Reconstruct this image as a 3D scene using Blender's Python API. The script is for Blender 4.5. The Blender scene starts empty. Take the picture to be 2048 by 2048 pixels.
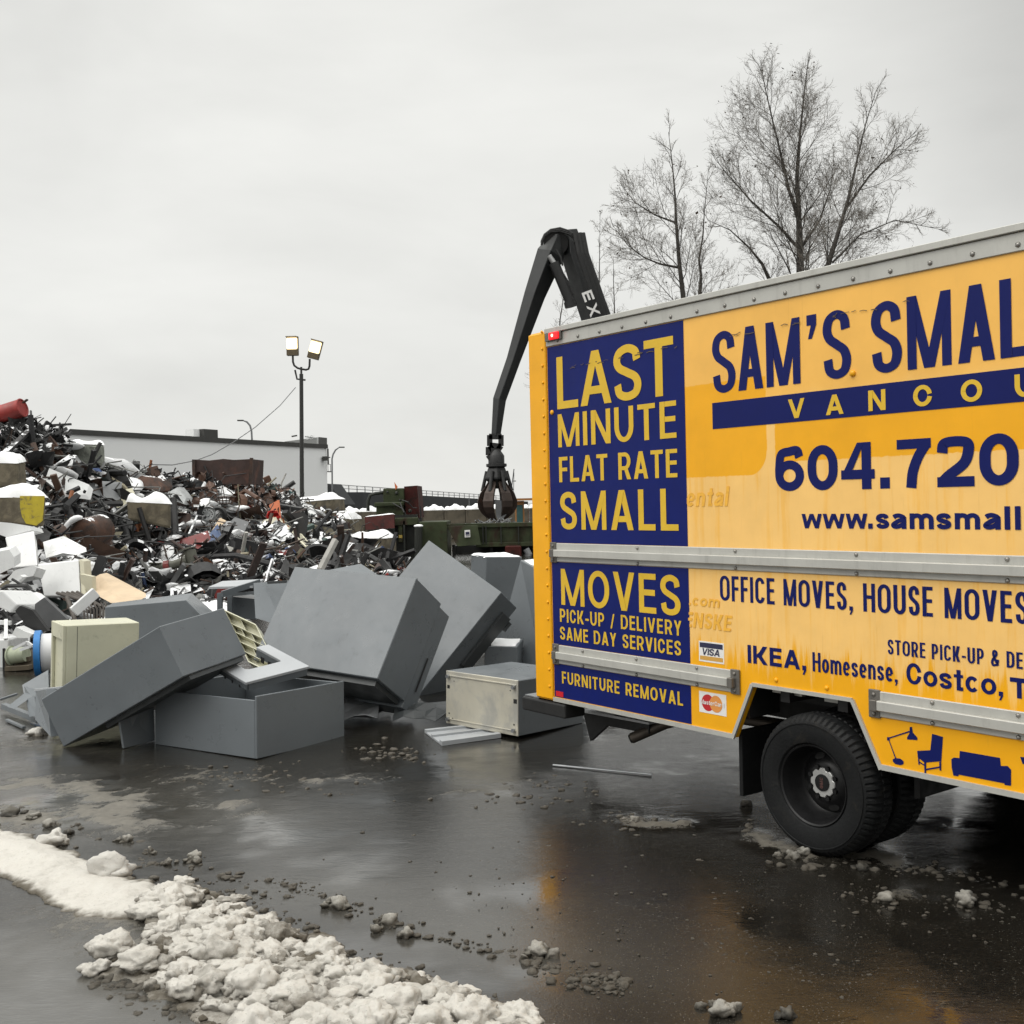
import bpy, bmesh, math, random
import numpy as np
from mathutils import Matrix, Vector

scene = bpy.context.scene
COL = scene.collection
# ------------------------------------------------------------------ camera
F, H = 2209.0, 1.85
_u = np.array([-.0225, 1, .0095]); _u /= np.linalg.norm(_u)
_f = np.array([0, 0, -1.]); _f = _f - _u * _f.dot(_u); _f /= np.linalg.norm(_f)
_r = np.cross(_f, _u)
R3 = np.array([_r, _f, _u])
CAM = np.array([0, 0, H])
cam = bpy.data.cameras.new('camera')
cam.sensor_width = 36; cam.lens = 36 * F / 2048; cam.clip_start = .05; cam.clip_end = 3000
camo = bpy.data.objects.new('camera', cam); COL.objects.link(camo)
m4 = Matrix([list(R3[0]) + [0], list(R3[1]) + [0], list(R3[2]) + [H], [0, 0, 0, 1]])
camo.matrix_world = m4
scene.camera = camo
scene.view_settings.view_transform = 'Standard'
scene.view_settings.look = 'None'
scene.view_settings.exposure = 0.0
scene.view_settings.gamma = 1

# ------------------------------------------------------------------ node helper
class NT:
    def __init__(s, tree):
        s.t = tree
    def n(s, typ, **kw):
        x = s.t.nodes.new(typ)
        for k, v in kw.items(): setattr(x, k, v)
        return x
    def put(s, sock, v):
        if isinstance(v, bpy.types.NodeSocket): s.t.links.new(v, sock)
        elif isinstance(v, (tuple, list)) and len(v) == 3 and sock.type == 'RGBA': sock.default_value = (*v, 1)
        else: sock.default_value = v
    def m(s, op, a, b=0.0, c=None, clamp=False):
        x = s.n('ShaderNodeMath', operation=op, use_clamp=clamp)
        s.put(x.inputs[0], a); s.put(x.inputs[1], b)
        if c is not None: s.put(x.inputs[2], c)
        return x.outputs[0]
    def sstep(s, v, lo, hi):
        x = s.n('ShaderNodeMapRange', interpolation_type='SMOOTHSTEP')
        s.put(x.inputs[0], v); s.put(x.inputs[1], lo); s.put(x.inputs[2], hi)
        return x.outputs[0]
    def maprange(s, v, a, b, c, d):
        x = s.n('ShaderNodeMapRange')
        for i, q in enumerate((v, a, b, c, d)): s.put(x.inputs[i], q)
        return x.outputs[0]
    def mix(s, f, a, b, blend='MIX'):
        x = s.n('ShaderNodeMix', data_type='RGBA', blend_type=blend)
        s.put(x.inputs[0], f); s.put(x.inputs[6], a); s.put(x.inputs[7], b)
        return x.outputs[2]
    def fmix(s, f, a, b):
        x = s.n('ShaderNodeMix', data_type='FLOAT')
        s.put(x.inputs[0], f); s.put(x.inputs[2], a); s.put(x.inputs[3], b)
        return x.outputs[0]
    def noise(s, vec, scale, detail=4, rough=.55, dist=0):
        x = s.n('ShaderNodeTexNoise')
        if vec is not None: s.put(x.inputs['Vector'], vec)
        x.inputs['Scale'].default_value = scale; x.inputs['Detail'].default_value = detail
        x.inputs['Roughness'].default_value = rough; x.inputs['Distortion'].default_value = dist
        return x.outputs['Fac']
    def vscale(s, vec, sc, rot=0):
        x = s.n('ShaderNodeMapping'); s.put(x.inputs[0], vec)
        x.inputs['Scale'].default_value = sc; x.inputs['Rotation'].default_value = (0, 0, rot)
        return x.outputs[0]
    def obj(s):
        return s.n('ShaderNodeTexCoord').outputs['Object']
    def sep(s, vec):
        x = s.n('ShaderNodeSeparateXYZ'); s.put(x.inputs[0], vec)
        return x.outputs
    def bump(s, h, strength, dist, normal=None):
        x = s.n('ShaderNodeBump'); s.put(x.inputs['Height'], h)
        x.inputs['Strength'].default_value = strength; x.inputs['Distance'].default_value = dist
        if normal is not None: s.put(x.inputs['Normal'], normal)
        return x.outputs[0]

# ------------------------------------------------------------------ sky and sun
SUN_ELEV, SUN_AZ = math.radians(50), math.radians(-116)   # azimuth from +Y, clockwise: behind the camera, to its left
world = bpy.data.worlds.new('World'); scene.world = world; world.use_nodes = True
w = NT(world.node_tree)
bg = world.node_tree.nodes['Background']
sky = w.n('ShaderNodeTexSky', sky_type='NISHITA', sun_disc=False, sun_elevation=SUN_ELEV, sun_rotation=SUN_AZ)
gen = w.n('ShaderNodeTexCoord').outputs['Generated']
gx, gy, gz = w.sep(gen)
cl = w.noise(w.vscale(gen, (1.0, 1.0, 2.2)), 2.1, 5, .5, .4)
cl2 = w.noise(w.vscale(gen, (1, 1, 3)), 5.0, 4, .55, .3)
hi = w.sstep(gz, .42, .95)
base = w.fmix(hi, 8.25, 24.0)
base = w.m('MULTIPLY', base, w.m('ADD', .67, w.m('ADD', w.m('MULTIPLY', cl, .50), w.m('MULTIPLY', cl2, .16))))
# a heavier cloud towards the upper right
dk = w.m('MULTIPLY', w.sstep(w.m('ADD', gx, w.m('MULTIPLY', gz, .55)), .40, .72), w.sstep(gy, .2, .6))
base = w.m('MULTIPLY', base, w.m('SUBTRACT', 1.0, w.m('MULTIPLY', dk, .38)))
grey = w.n('ShaderNodeCombineColor')
w.put(grey.inputs[0], base); w.put(grey.inputs[1], w.m('MULTIPLY', base, 1.0)); w.put(grey.inputs[2], w.m('MULTIPLY', base, .962))
skycol = w.mix(.97, sky.outputs[0], grey.outputs[0])
w.t.links.new(skycol, bg.inputs[0]); bg.inputs[1].default_value = .1
sun = bpy.data.lights.new('sun', 'SUN'); sun.energy = 1.35; sun.angle = math.radians(45); sun.color = (1, .97, .92)
suno = bpy.data.objects.new('sun', sun); COL.objects.link(suno)
sd = Vector((math.sin(SUN_AZ) * math.cos(SUN_ELEV), math.cos(SUN_AZ) * math.cos(SUN_ELEV), math.sin(SUN_ELEV)))
suno.rotation_euler = sd.to_track_quat('Z', 'Y').to_euler(); suno.location = (0, 0, 40)

# ------------------------------------------------------------------ measuring helpers
def ray(px, py):
    return R3 @ np.array([(px - 1024) / F, -(py - 1024) / F, -1.])
def at(px, py, Y):
    d = ray(px, py); return CAM + d * (Y / d[1])
def gnd(px, py, z=0.0):
    d = ray(px, py); return CAM + d * ((z - H) / d[2])
_vp = ray(-614, 1040); _vp[2] = 0
AX = -_vp / np.linalg.norm(_vp)                    # along the truck, rear to front
NR = np.array([-AX[1], AX[0], 0])                  # into the truck
W0 = gnd(1680, 1719)
def side(px, py, off=0.0):
    d = ray(px, py); t = (W0 + NR * off - CAM).dot(NR) / d.dot(NR); P = CAM + t * d
    return float((P - W0).dot(AX)), float(P[2])

# ------------------------------------------------------------------ mesh builder
PM = {}
def _link(o): COL.objects.link(o); return o
def tag(o, label=None, cat=None, group=None, kind=None):
    for k, v in (('label', label), ('category', cat), ('group', group), ('kind', kind)):
        if v: o[k] = v
    if cat and not kind and 'kind' not in o: o['kind'] = 'thing'
    return o
def thing(name, label, cat, loc=(0, 0, 0), rz=0, group=None, rot=None):
    o = bpy.data.objects.new(name, None); _link(o)
    o.empty_display_size = .2
    mw = Matrix.Translation(Vector(loc)) @ (rot.to_4x4() if rot is not None else Matrix.Rotation(rz, 4, 'Z'))
    o.matrix_world = mw; PM[o.name] = mw
    return tag(o, label, cat, group, 'thing')
def frame(d, up=(0, 0, 1)):
    d = np.asarray(d, float); d = d / (np.linalg.norm(d) + 1e-12)
    up = np.asarray(up, float)
    if abs(d.dot(up)) > .97: up = np.array([1., 0, 0])
    a = np.cross(up, d); a /= np.linalg.norm(a); b = np.cross(d, a)
    return a, b, d
class MB:
    def __init__(s): s.v = []; s.f = []
    def add(s, vs, fs):
        k = len(s.v); s.v += [tuple(map(float, q)) for q in vs]; s.f += [tuple(i + k for i in f) for f in fs]; return s
    def hexa(s, a):   # a[0..3] one face, a[4..7] the opposite
        return s.add(a, [(0, 3, 2, 1), (4, 5, 6, 7), (0, 1, 5, 4), (1, 2, 6, 5), (2, 3, 7, 6), (3, 0, 4, 7)])
    def box(s, c, size, rot=None):
        c = np.asarray(c, float); h = np.asarray(size, float) / 2
        p = np.array([(-1, -1, -1), (1, -1, -1), (1, 1, -1), (-1, 1, -1), (-1, -1, 1), (1, -1, 1), (1, 1, 1), (-1, 1, 1)]) * h
        if rot is not None: p = p @ np.asarray(rot).T
        return s.hexa(p + c)
    def bx(s, x0, x1, y0, y1, z0, z1):
        return s.box(((x0 + x1) / 2, (y0 + y1) / 2, (z0 + z1) / 2), (x1 - x0, y1 - y0, z1 - z0))
    def bar(s, p, q, w, h, up=(0, 0, 1)):
        p = np.asarray(p, float); q = np.asarray(q, float); a, b, d = frame(q - p, up)
        r = [p - a * w / 2 - b * h / 2, p + a * w / 2 - b * h / 2, p + a * w / 2 + b * h / 2, p - a * w / 2 + b * h / 2]
        return s.hexa(r + [x + (q - p) for x in r])
    def tube(s, pts, rad, n=8, cap=True):
        pts = [np.asarray(p, float) for p in pts]; m = len(pts)
        if np.isscalar(rad): rad = [rad] * m
        k = len(s.v); pa = None
        for i in range(m):
            d = pts[min(i + 1, m - 1)] - pts[max(i - 1, 0)]
            if pa is None: a, b, _ = frame(d)
            else:
                d = d / (np.linalg.norm(d) + 1e-12); a = pa - d * pa.dot(d); a /= (np.linalg.norm(a) + 1e-12); b = np.cross(d, a)
            pa = a
            for j in range(n):
                t = 2 * math.pi * j / n
                s.v.append(tuple(pts[i] + rad[i] * (math.cos(t) * a + math.sin(t) * b)))
        for i in range(m - 1):
            for j in range(n):
                j2 = (j + 1) % n
                s.f.append((k + i * n + j, k + i * n + j2, k + (i + 1) * n + j2, k + (i + 1) * n + j))
        if cap:
            s.f.append(tuple(k + j for j in reversed(range(n)))); s.f.append(tuple(k + (m - 1) * n + j for j in range(n)))
        return s
    def lathe(s, prof, n, o, axis, up=(0, 0, 1), mod=None, close=False):
        o = np.asarray(o, float); a, b, d = frame(axis, up); k = len(s.v); m = len(prof)
        for j in range(n):
            t = 2 * math.pi * j / n
            for i, (r, y) in enumerate(prof):
                rr = r + (mod(i, j) if mod else 0)
                s.v.append(tuple(o + d * y + rr * (math.cos(t) * a + math.sin(t) * b)))
        for j in range(n):
            j2 = (j + 1) % n
            for i in range(m - 1 + (1 if close else 0)):
                i2 = (i + 1) % m
                s.f.append((k + j * m + i, k + j2 * m + i, k + j2 * m + i2, k + j * m + i2))
        return s
    def prism(s, poly, vec):
        poly = [np.asarray(p, float) for p in poly]; n = len(poly); vec = np.asarray(vec, float)
        return s.add(poly + [p + vec for p in poly], [tuple(range(n)), tuple(reversed(range(n, 2 * n)))] +
                     [((i + 1) % n, i, n + i, n + (i + 1) % n) for i in range(n)])
    def sheet(s, poly):
        return s.add(poly, [tuple(range(len(poly)))])
    def ball(s, c, r, sub=2, sq=(1, 1, 1), jit=0, rng=None):
        bm = bmesh.new(); bmesh.ops.create_icosphere(bm, subdivisions=sub, radius=1)
        vs = np.array([v.co[:] for v in bm.verts]); fs = [tuple(v.index for v in f.verts) for f in bm.faces]; bm.free()
        if jit: vs = vs * (1 + vnoise(vs * 1.6 + (rng or random).random() * 50)[:, None] * jit)
        return s.add(vs * r * np.asarray(sq) + np.asarray(c), fs)
    def build(s, name, mat, parent=None, smooth=False, bevel=0, local=False, at=None, seg=1, recalc=True):
        me = bpy.data.meshes.new(name)
        vs = np.array(s.v, float).reshape(-1, 3)
        if parent is not None:
            if not local:
                mi = np.array(PM[parent.name].inverted()); vs = vs @ mi[:3, :3].T + mi[:3, 3]
        else:
            if at is None:
                at = np.array([(vs[:, 0].min() + vs[:, 0].max()) / 2, (vs[:, 1].min() + vs[:, 1].max()) / 2, vs[:, 2].min()])
            vs = vs - np.asarray(at)
        me.from_pydata(vs.tolist(), [], s.f)
        if recalc and len(s.f) < 40000:
            bm = bmesh.new(); bm.from_mesh(me); bmesh.ops.recalc_face_normals(bm, faces=bm.faces); bm.to_mesh(me); bm.free()
        me.materials.append(mat)
        o = bpy.data.objects.new(name, me); _link(o)
        if parent is not None: o.parent = parent; PM[o.name] = PM[parent.name]
        else: o.location = at; PM[o.name] = Matrix.Translation(Vector(at))
        if smooth:
            me.polygons.foreach_set('use_smooth', [True] * len(me.polygons))
            if smooth != 2:
                try: me.set_sharp_from_angle(angle=math.radians(40))
                except Exception: pass
        if bevel:
            b = o.modifiers.new('bevel', 'BEVEL'); b.width = bevel; b.segments = seg; b.limit_method = 'ANGLE'
        return o

# value noise in numpy
_rs = np.random.RandomState(5); _perm = _rs.rand(64, 64, 64)
def vnoise(p):
    p = np.asarray(p, float); i = np.floor(p).astype(int); f = p - i; f = f * f * (3 - 2 * f); i %= 64; j = (i + 1) % 64
    def g(a, b, c): return _perm[a, b, c]
    x0, y0, z0 = i[..., 0], i[..., 1], i[..., 2]; x1, y1, z1 = j[..., 0], j[..., 1], j[..., 2]; u, v, w_ = f[..., 0], f[..., 1], f[..., 2]
    return (((g(x0, y0, z0) * (1 - u) + g(x1, y0, z0) * u) * (1 - v) + (g(x0, y1, z0) * (1 - u) + g(x1, y1, z0) * u) * v) * (1 - w_) +
            ((g(x0, y0, z1) * (1 - u) + g(x1, y0, z1) * u) * (1 - v) + (g(x0, y1, z1) * (1 - u) + g(x1, y1, z1) * u) * v) * w_) * 2 - 1
def fbm(p, o=4, g=.5):
    r = 0; a = 1
    for k in range(o): r = r + a * vnoise(p * 2 ** k + 17.3 * k); a *= g
    return r
def n2(x, y, s, o=4, g=.5): return fbm(np.stack([x * s, y * s, np.zeros_like(x) + s], -1), o, g)

# ------------------------------------------------------------------ materials
def mat(name, col, rough=.5, metal=0, var=.12, scale=6, bump=0, bscale=40, snow=0, col2=None, col2amt=.5, c2scale=3, spec=.5, coat=0, attr=None, dirt=0, snowlo=.35):
    m = bpy.data.materials.new(name); m.use_nodes = True; t = NT(m.node_tree)
    bs = m.node_tree.nodes['Principled BSDF']; v = t.obj()
    c = col
    if attr: c = t.n('ShaderNodeAttribute', attribute_name=attr).outputs['Color']
    if col2 is not None:
        f = t.sstep(t.noise(v, c2scale, 6, .65, .6), 1 - col2amt - .08, 1 - col2amt + .1); c = t.mix(f, c, col2)
    nz = t.noise(v, scale, 5, .6)
    k = t.maprange(nz, .25, .75, 1 - var, 1 + var)
    c = t.mix(1, c, k, 'MULTIPLY')
    if dirt:
        f = t.m('MULTIPLY', t.sstep(t.noise(t.vscale(v, (3, 3, .5)), 5, 6, .7), .5, .8), dirt); c = t.mix(f, c, (.05, .045, .035))
    r = t.maprange(t.noise(v, scale * 2.3, 4), .3, .7, max(rough - .08, .02), min(rough + .08, 1))
    if snow:
        N = t.sep(t.n('ShaderNodeNewGeometry').outputs['Normal'])[2]
        q = t.m('ADD', N, t.m('MULTIPLY', t.m('SUBTRACT', t.noise(v, 4.5, 5, .65), .5), 1.5 ))
        f = t.m('MULTIPLY', t.sstep(q, 1.35 - snow, 1.42 - snow), t.sstep(N, snowlo, snowlo + .15))
        if attr: f = t.m('MULTIPLY', t.m('MULTIPLY', f, t.n('ShaderNodeAttribute', attribute_name=attr).outputs['Alpha']), t.sstep(t.noise(v, .9, 5, .65), .44, .54))
        c = t.mix(f, c, (.80, .81, .82)); r = t.fmix(f, r, .8)
        bs.inputs['Metallic'].default_value = 0
        if metal: t.put(bs.inputs['Metallic'], t.m('MULTIPLY', t.m('SUBTRACT', 1, f), metal))
    elif metal: bs.inputs['Metallic'].default_value = metal
    t.put(bs.inputs['Base Color'], c); t.put(bs.inputs['Roughness'], r)
    bs.inputs['Specular IOR Level'].default_value = spec
    if coat: bs.inputs['Coat Weight'].default_value = coat; bs.inputs['Coat Roughness'].default_value = .12
    if bump: t.put(bs.inputs['Normal'], t.bump(t.noise(v, bscale, 5, .6), bump, .02))
    return m
def emit(name, col, s):
    m = bpy.data.materials.new(name); m.use_nodes = True; b = m.node_tree.nodes['Principled BSDF']
    b.inputs['Base Color'].default_value = (*col, 1); b.inputs['Emission Color'].default_value = (*col, 1); b.inputs['Emission Strength'].default_value = s
    return m
K = {}
def cabinet_paint(name, col, wear=(.20, .215, .22)):
    m = bpy.data.materials.new(name); m.use_nodes = True; t = NT(m.node_tree); b = m.node_tree.nodes['Principled BSDF']; v = t.obj()
    c = t.mix(1, col, t.maprange(t.noise(v, 1.7, 5, .6), .3, .7, .88, 1.1), 'MULTIPLY')
    s1 = t.sstep(t.noise(t.vscale(v, (3, 40, 40), .5), 3.0, 3, .6), .70, .74); s2 = t.sstep(t.noise(t.vscale(v, (45, 4, 45), -.4), 2.2, 3, .6), .71, .75)
    gate = t.sstep(t.noise(v, 2.4, 4, .6), .52, .68)
    c = t.mix(t.m('MULTIPLY', t.m('MULTIPLY', t.m('MAXIMUM', s1, s2), gate), .55), c, wear)
    c = t.mix(t.m('MULTIPLY', t.sstep(t.noise(v, 7, 7, .75, .3), .56, .74), .35), c, (.045, .045, .04))
    c = t.mix(t.m('MULTIPLY', t.sstep(t.noise(v, 130, 2, .5), .74, .78), .5), c, (.30, .31, .31))
    t.put(b.inputs['Base Color'], c)
    t.put(b.inputs['Roughness'], t.maprange(t.noise(v, 3.5, 6, .7), .3, .7, .22, .46)); b.inputs['Specular IOR Level'].default_value = .45
    t.put(b.inputs['Normal'], t.bump(t.noise(v, 95, 3, .6), .06, .004, t.bump(t.noise(v, 1.9, 2, .4), .22, .05)))
    return m
K['cab'] = cabinet_paint('grey_cabinet_paint', (.122, .136, .147))
K['cab_light'] = mat('pale_grey_laminate', (.36, .375, .39), .38, 0, .05, 3)
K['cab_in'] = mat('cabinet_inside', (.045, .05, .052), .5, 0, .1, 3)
K['beige'] = cabinet_paint('beige_cabinet_paint', (.54, .53, .40), (.6, .59, .5))
K['plate'] = mat('galvanised_plate', (.56, .53, .44), .36, .25, .10, 3, col2=(.42, .41, .37), col2amt=.5, c2scale=2.5)
K['steel'] = mat('dull_steel', (.30, .31, .32), .38, .7, .15, 6)
K['white'] = mat('white_enamel', (.70, .705, .70), .32, 0, .05, 3, snow=.30, dirt=.1)
K['black'] = mat('black_scrap', (.018, .018, .018), .5, 0, .3, 6, .2, 30, snow=.42)
K['rust'] = mat('rusty_steel', (.075, .036, .022), .8, 0, .35, 5, .3, 30, snow=.42, col2=(.03, .02, .016), col2amt=.5)
K['concrete'] = mat('weathered_concrete', (.15, .128, .088), .9, 0, .25, 4, .3, 30, col2=(.085, .072, .05), col2amt=.48)
K['snow'] = mat('snow', (.86, .865, .87), .75, 0, .03, 6, .25, 18, spec=.3)
K['red'] = mat('faded_red_paint', (.15, .018, .015), .5, 0, .25, 5, snow=.3)
K['blue'] = mat('blue_plastic', (.02, .05, .13), .4, 0, .2, 5, snow=.3)
K['spool_blue'] = mat('blue_spool_flange', (.02, .16, .42), .5, 0, .3, 8)
K['orange'] = mat('orange_plastic', (.52, .12, .03), .5, 0, .2, 6, snow=.2)
K['teal'] = mat('teal_casting', (.03, .09, .09), .5, 0, .2, 6, snow=.3)
K['wood'] = mat('raw_plywood', (.52, .40, .27), .7, 0, .15, 4)
K['cream'] = mat('cream_enamel', (.56, .53, .40), .4, 0, .08, 4, snow=.22)
K['dgrey'] = mat('dark_grey_sheet', (.10, .102, .105), .45, 0, .2, 4, snow=.26)
K['mgrey'] = mat('mid_grey_sheet', (.19, .195, .2), .45, 0, .15, 4, snow=.3)
K['zinc'] = mat('zinc_scrap', (.33, .34, .34), .4, .5, .25, 8, snow=.35)
# ------------------------------------------------------------------ ground
def edges(lo, hi, d, far, g=1.22):
    a = list(np.arange(lo, hi + d / 2, d)); st = d; x = a[-1]; up = []
    while x < far: st *= g; x += st; up.append(x)
    st = d; x = a[0]; dn = []
    while x > -far: st *= g; x -= st; dn.append(x)
    return np.array(dn[::-1] + a + up)
gxs = edges(-4.6, 4.2, .04, 900); gys = edges(3.2, 13.5, .045, 900)
GX, GY = np.meshgrid(gxs, gys, indexing='ij')
def rot2(x, y, a): return x * math.cos(a) + y * math.sin(a), -x * math.sin(a) + y * math.cos(a)
def slush_field(X, Y):
    u, v = rot2(X, Y, math.radians(-50))             # along the wheel tracks
    t = n2(u * .35, v * 1.5, 1.1, 5, .55) * .75 + n2(X, Y, 5.0, 4, .6) * .35
    s = np.clip((t - .42) * 3.2, 0, 1)
    def blob(px, py, rx, ry, k, a=0):
        p = gnd(px, py); dx, dy = rot2(X - p[0], Y - p[1], a)
        return k * np.exp(-((dx / rx) ** 2 + (dy / ry) ** 2))
    add = (blob(60, 1600, 1.3, .7, 1.0, math.radians(-20)) + blob(330, 1620, .7, .35, .5) + blob(640, 1560, .6, .18, .75) + blob(420, 1540, .6, .2, .6)
           + blob(120, 1480, .8, .5, .6) + blob(1230, 1640, .35, .16, .9) + blob(1560, 1690, .35, .12, 1.0, math.radians(-50)) + blob(1330, 1650, .2, .1, .8)
           + blob(1780, 1720, .5, .14, .8, math.radians(-50)) + blob(1830, 1790, .25, .12, .6) + blob(1150, 1945, .7, .07, .5, math.radians(-35)) + blob(800, 1960, .5, .08, .35, math.radians(-35)) + blob(940, 1585, .3, .12, .6)
           + blob(1060, 1560, .3, .1, .7) + blob(200, 1860, .8, .35, .55, math.radians(-35)))
    gate = np.clip(.30 + 1.25 * n2(X, Y, 4.5, 6, .72), 0, 1)
    s = np.clip(s * .22 + np.clip(add * (.25 + gate) - .12, 0, 1), 0, 1)
    u_truck = (X - W0[0]) * NR[0] + (Y - W0[1]) * NR[1]
    return np.where((Y > 14) | (np.abs(X) > 9), s * .25, s)
SL = slush_field(GX, GY)
GZ = SL * (.010 + .010 * n2(GX, GY, 14, 3)) * (GY < 14) + .004 * n2(GX, GY, .8, 2) * (GY < 20)
GZ = np.where(GY > 25, 0, GZ)
nx, ny = GX.shape
idx = np.arange(nx * ny).reshape(nx, ny)
me = bpy.data.meshes.new('ground')
me.from_pydata(np.stack([GX, GY, GZ], -1).reshape(-1, 3).tolist(), [], np.stack([idx[:-1, :-1], idx[1:, :-1], idx[1:, 1:], idx[:-1, 1:]], -1).reshape(-1, 4).tolist())
me.polygons.foreach_set('use_smooth', [True] * len(me.polygons))
def silt_sheen_field(X, Y):  # silt film, with sky reflection painted in as paler asphalt
    r = 0
    for px, py, rx, ry, k in ((60, 2000, 1.0, .75, 1.0), (300, 1950, .8, .5, .6), (120, 1600, 1.6, .9, .9), (420, 1640, .9, .5, .55), (760, 1800, 1.0, .45, .55), (950, 1900, .8, .3, .45), (-100, 1450, 1.6, 1.2, .7)):
        p = gnd(px, py); dx, dy = rot2(X - p[0], Y - p[1], math.radians(-25)); r = r + k * np.exp(-((dx / rx) ** 2 + (dy / ry) ** 2))
    return np.clip(r * (.8 + .5 * n2(X, Y, 1.1, 4)), 0, 1)
cs = me.attributes.new('silt_sheen', 'FLOAT', 'POINT'); cs.data.foreach_set('value', silt_sheen_field(GX, GY).ravel().astype(np.float32))
ca = me.attributes.new('slush', 'FLOAT', 'POINT'); ca.data.foreach_set('value', SL.ravel().astype(np.float32))
gm = bpy.data.materials.new('wet_asphalt'); gm.use_nodes = True; t = NT(gm.node_tree); bs = gm.node_tree.nodes['Principled BSDF']
v = t.obj(); sl = t.n('ShaderNodeAttribute', attribute_name='slush').outputs['Fac']
big = t.noise(v, .9, 4, .55, .3); fine = t.noise(v, 95, 4, .75); mid = t.noise(v, 14, 5, .6)
rip = t.noise(t.vscale(v, (1.0, 2.2, 1), .2), 5.5, 4, .6, .8)
slm = t.sstep(t.m('ADD', sl, t.m('MULTIPLY', t.m('SUBTRACT', t.noise(v, 30, 6, .75), .5), 1.5)), .28, .85)
pud = t.m('MULTIPLY', t.sstep(big, .50, .64), t.m('SUBTRACT', 1, slm))
asp = t.mix(t.sstep(fine, .3, .7), (.003, .0028, .0023), (.022, .0197, .0155))
asp = t.mix(t.m('MULTIPLY', t.sstep(t.noise(v, 120, 2, .5), .66, .71), .8), asp, (.17, .16, .14))
asp = t.mix(t.m('MULTIPLY', t.sstep(mid, .4, .75), .4), asp, (.017, .015, .0115))
asp = t.mix(t.m('MULTIPLY', pud, .7), asp, (.010, .0092, .0078))
silt_sheen = t.n('ShaderNodeAttribute', attribute_name='silt_sheen').outputs['Fac']
asp = t.mix(t.m('MULTIPLY', silt_sheen, .9), asp, t.mix(mid, (.050, .048, .042), (.085, .081, .072)))
c = t.mix(slm, asp, t.mix(t.noise(v, 25, 4, .7), (.055, .049, .039), (.19, .175, .145)))
t.put(bs.inputs['Base Color'], c)
r = t.fmix(pud, t.maprange(mid, .3, .7, .08, .22), .03); r = t.fmix(slm, r, .5)
t.put(bs.inputs['Roughness'], r)
h = t.m('ADD', t.m('MULTIPLY', t.m('MULTIPLY', fine, t.m('SUBTRACT', 1, t.m('MULTIPLY', pud, .88))), .35), t.m('MULTIPLY', t.noise(v, 45, 4, .7), t.m('MULTIPLY', slm, 1.6)))
b1 = t.bump(h, .50, .006)
rip2 = t.noise(t.vscale(v, (1, 2.6, 1), .3), 26, 3, .6, .5)
b2 = t.bump(rip, .10, .02, t.bump(rip2, .10, .004, b1))
t.put(bs.inputs['Normal'], b2); t.put(bs.inputs['Coat Weight'], t.m('MULTIPLY', t.m('ADD', t.m('MULTIPLY', pud, .62), .05), t.m('SUBTRACT', 1, slm))); bs.inputs['Coat Roughness'].default_value = .05; bs.inputs['Coat IOR'].default_value = 1.5; t.put(bs.inputs['Coat Normal'], t.bump(rip, .09, .02, t.bump(rip2, .16, .004))); bs.inputs['IOR'].default_value = 1.6; bs.inputs['Specular IOR Level'].default_value = .45
me.materials.append(gm)
go = bpy.data.objects.new('ground', me); _link(go); tag(go, kind='structure')

# ------------------------------------------------------------------ snow ridge along the kerb side
def poly_dist(X, Y, P):
    P = np.asarray(P); n = len(P); inside = np.zeros(X.shape, bool); D = np.full(X.shape, 1e9)
    for i in range(n):
        a, b = P[i], P[(i + 1) % n]
        c = ((a[1] > Y) != (b[1] > Y)) & (X < (b[0] - a[0]) * (Y - a[1]) / (b[1] - a[1] + 1e-12) + a[0]); inside ^= c
        e = b - a; tt = np.clip(((X - a[0]) * e[0] + (Y - a[1]) * e[1]) / (e.dot(e) + 1e-12), 0, 1)
        D = np.minimum(D, np.hypot(X - a[0] - tt * e[0], Y - a[1] - tt * e[1]))
    return np.where(inside, D, -D)
smoothP = [gnd(*p)[:2] for p in [(-260, 1585), (-120, 1610), (0, 1650), (76, 1678), (159, 1708), (252, 1758), (331, 1775), (330, 1830), (261, 1840), (185, 1837), (99, 1807), (0, 1748), (-150, 1690), (-300, 1650)]]
lumpP = [gnd(*p)[:2] for p in [(255, 1830), (331, 1775), (365, 1765), (440, 1790), (506, 1815), (596, 1855), (660, 1888), (742, 1921), (862, 1964), (964, 2006), (1077, 2046), (1230, 2110), (1180, 2210), (700, 2210), (450, 2090), (407, 2040), (331, 2000), (281, 2002), (212, 1956), (199, 1930), (281, 1888), (291, 1860)]]
sx = np.arange(-5.2, 1.1, .011); sy = np.arange(3.1, 7.6, .011)
SX, SY = np.meshgrid(sx, sy, indexing='ij')
wob = n2(SX, SY, 6, 4) * .05 + n2(SX, SY, 25, 3) * .015
d1 = poly_dist(SX, SY, smoothP) + wob; d2 = poly_dist(SX, SY, lumpP) + wob * 1.3
h1 = np.clip(d1 / .22, 0, 1) ** .6 * (.055 + .02 * n2(SX, SY, 2.5, 3) + .006 * n2(SX, SY, 14, 3))
h1 = np.where(d1 > 0, h1, -.02)
env = np.clip(d2 / .16, 0, 1) ** .7
h2 = env * (.022 + .016 * n2(SX, SY, 4, 3)) + .010 * np.abs(n2(SX, SY, 22, 3)) * env
h2 = np.where(d2 > 0, h2, -.02)
SZ = np.maximum(h1, h2)
keep = SZ > -.015
near = keep.copy()
for ax_ in (0, 1):
    for s_ in (-1, 1): near |= np.roll(keep, s_, ax_)
vid = -np.ones(SX.shape, int); vid[near] = np.arange(near.sum())
q = np.stack([vid[:-1, :-1], vid[1:, :-1], vid[1:, 1:], vid[:-1, 1:]], -1).reshape(-1, 4); q = q[(q >= 0).all(1)]
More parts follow.
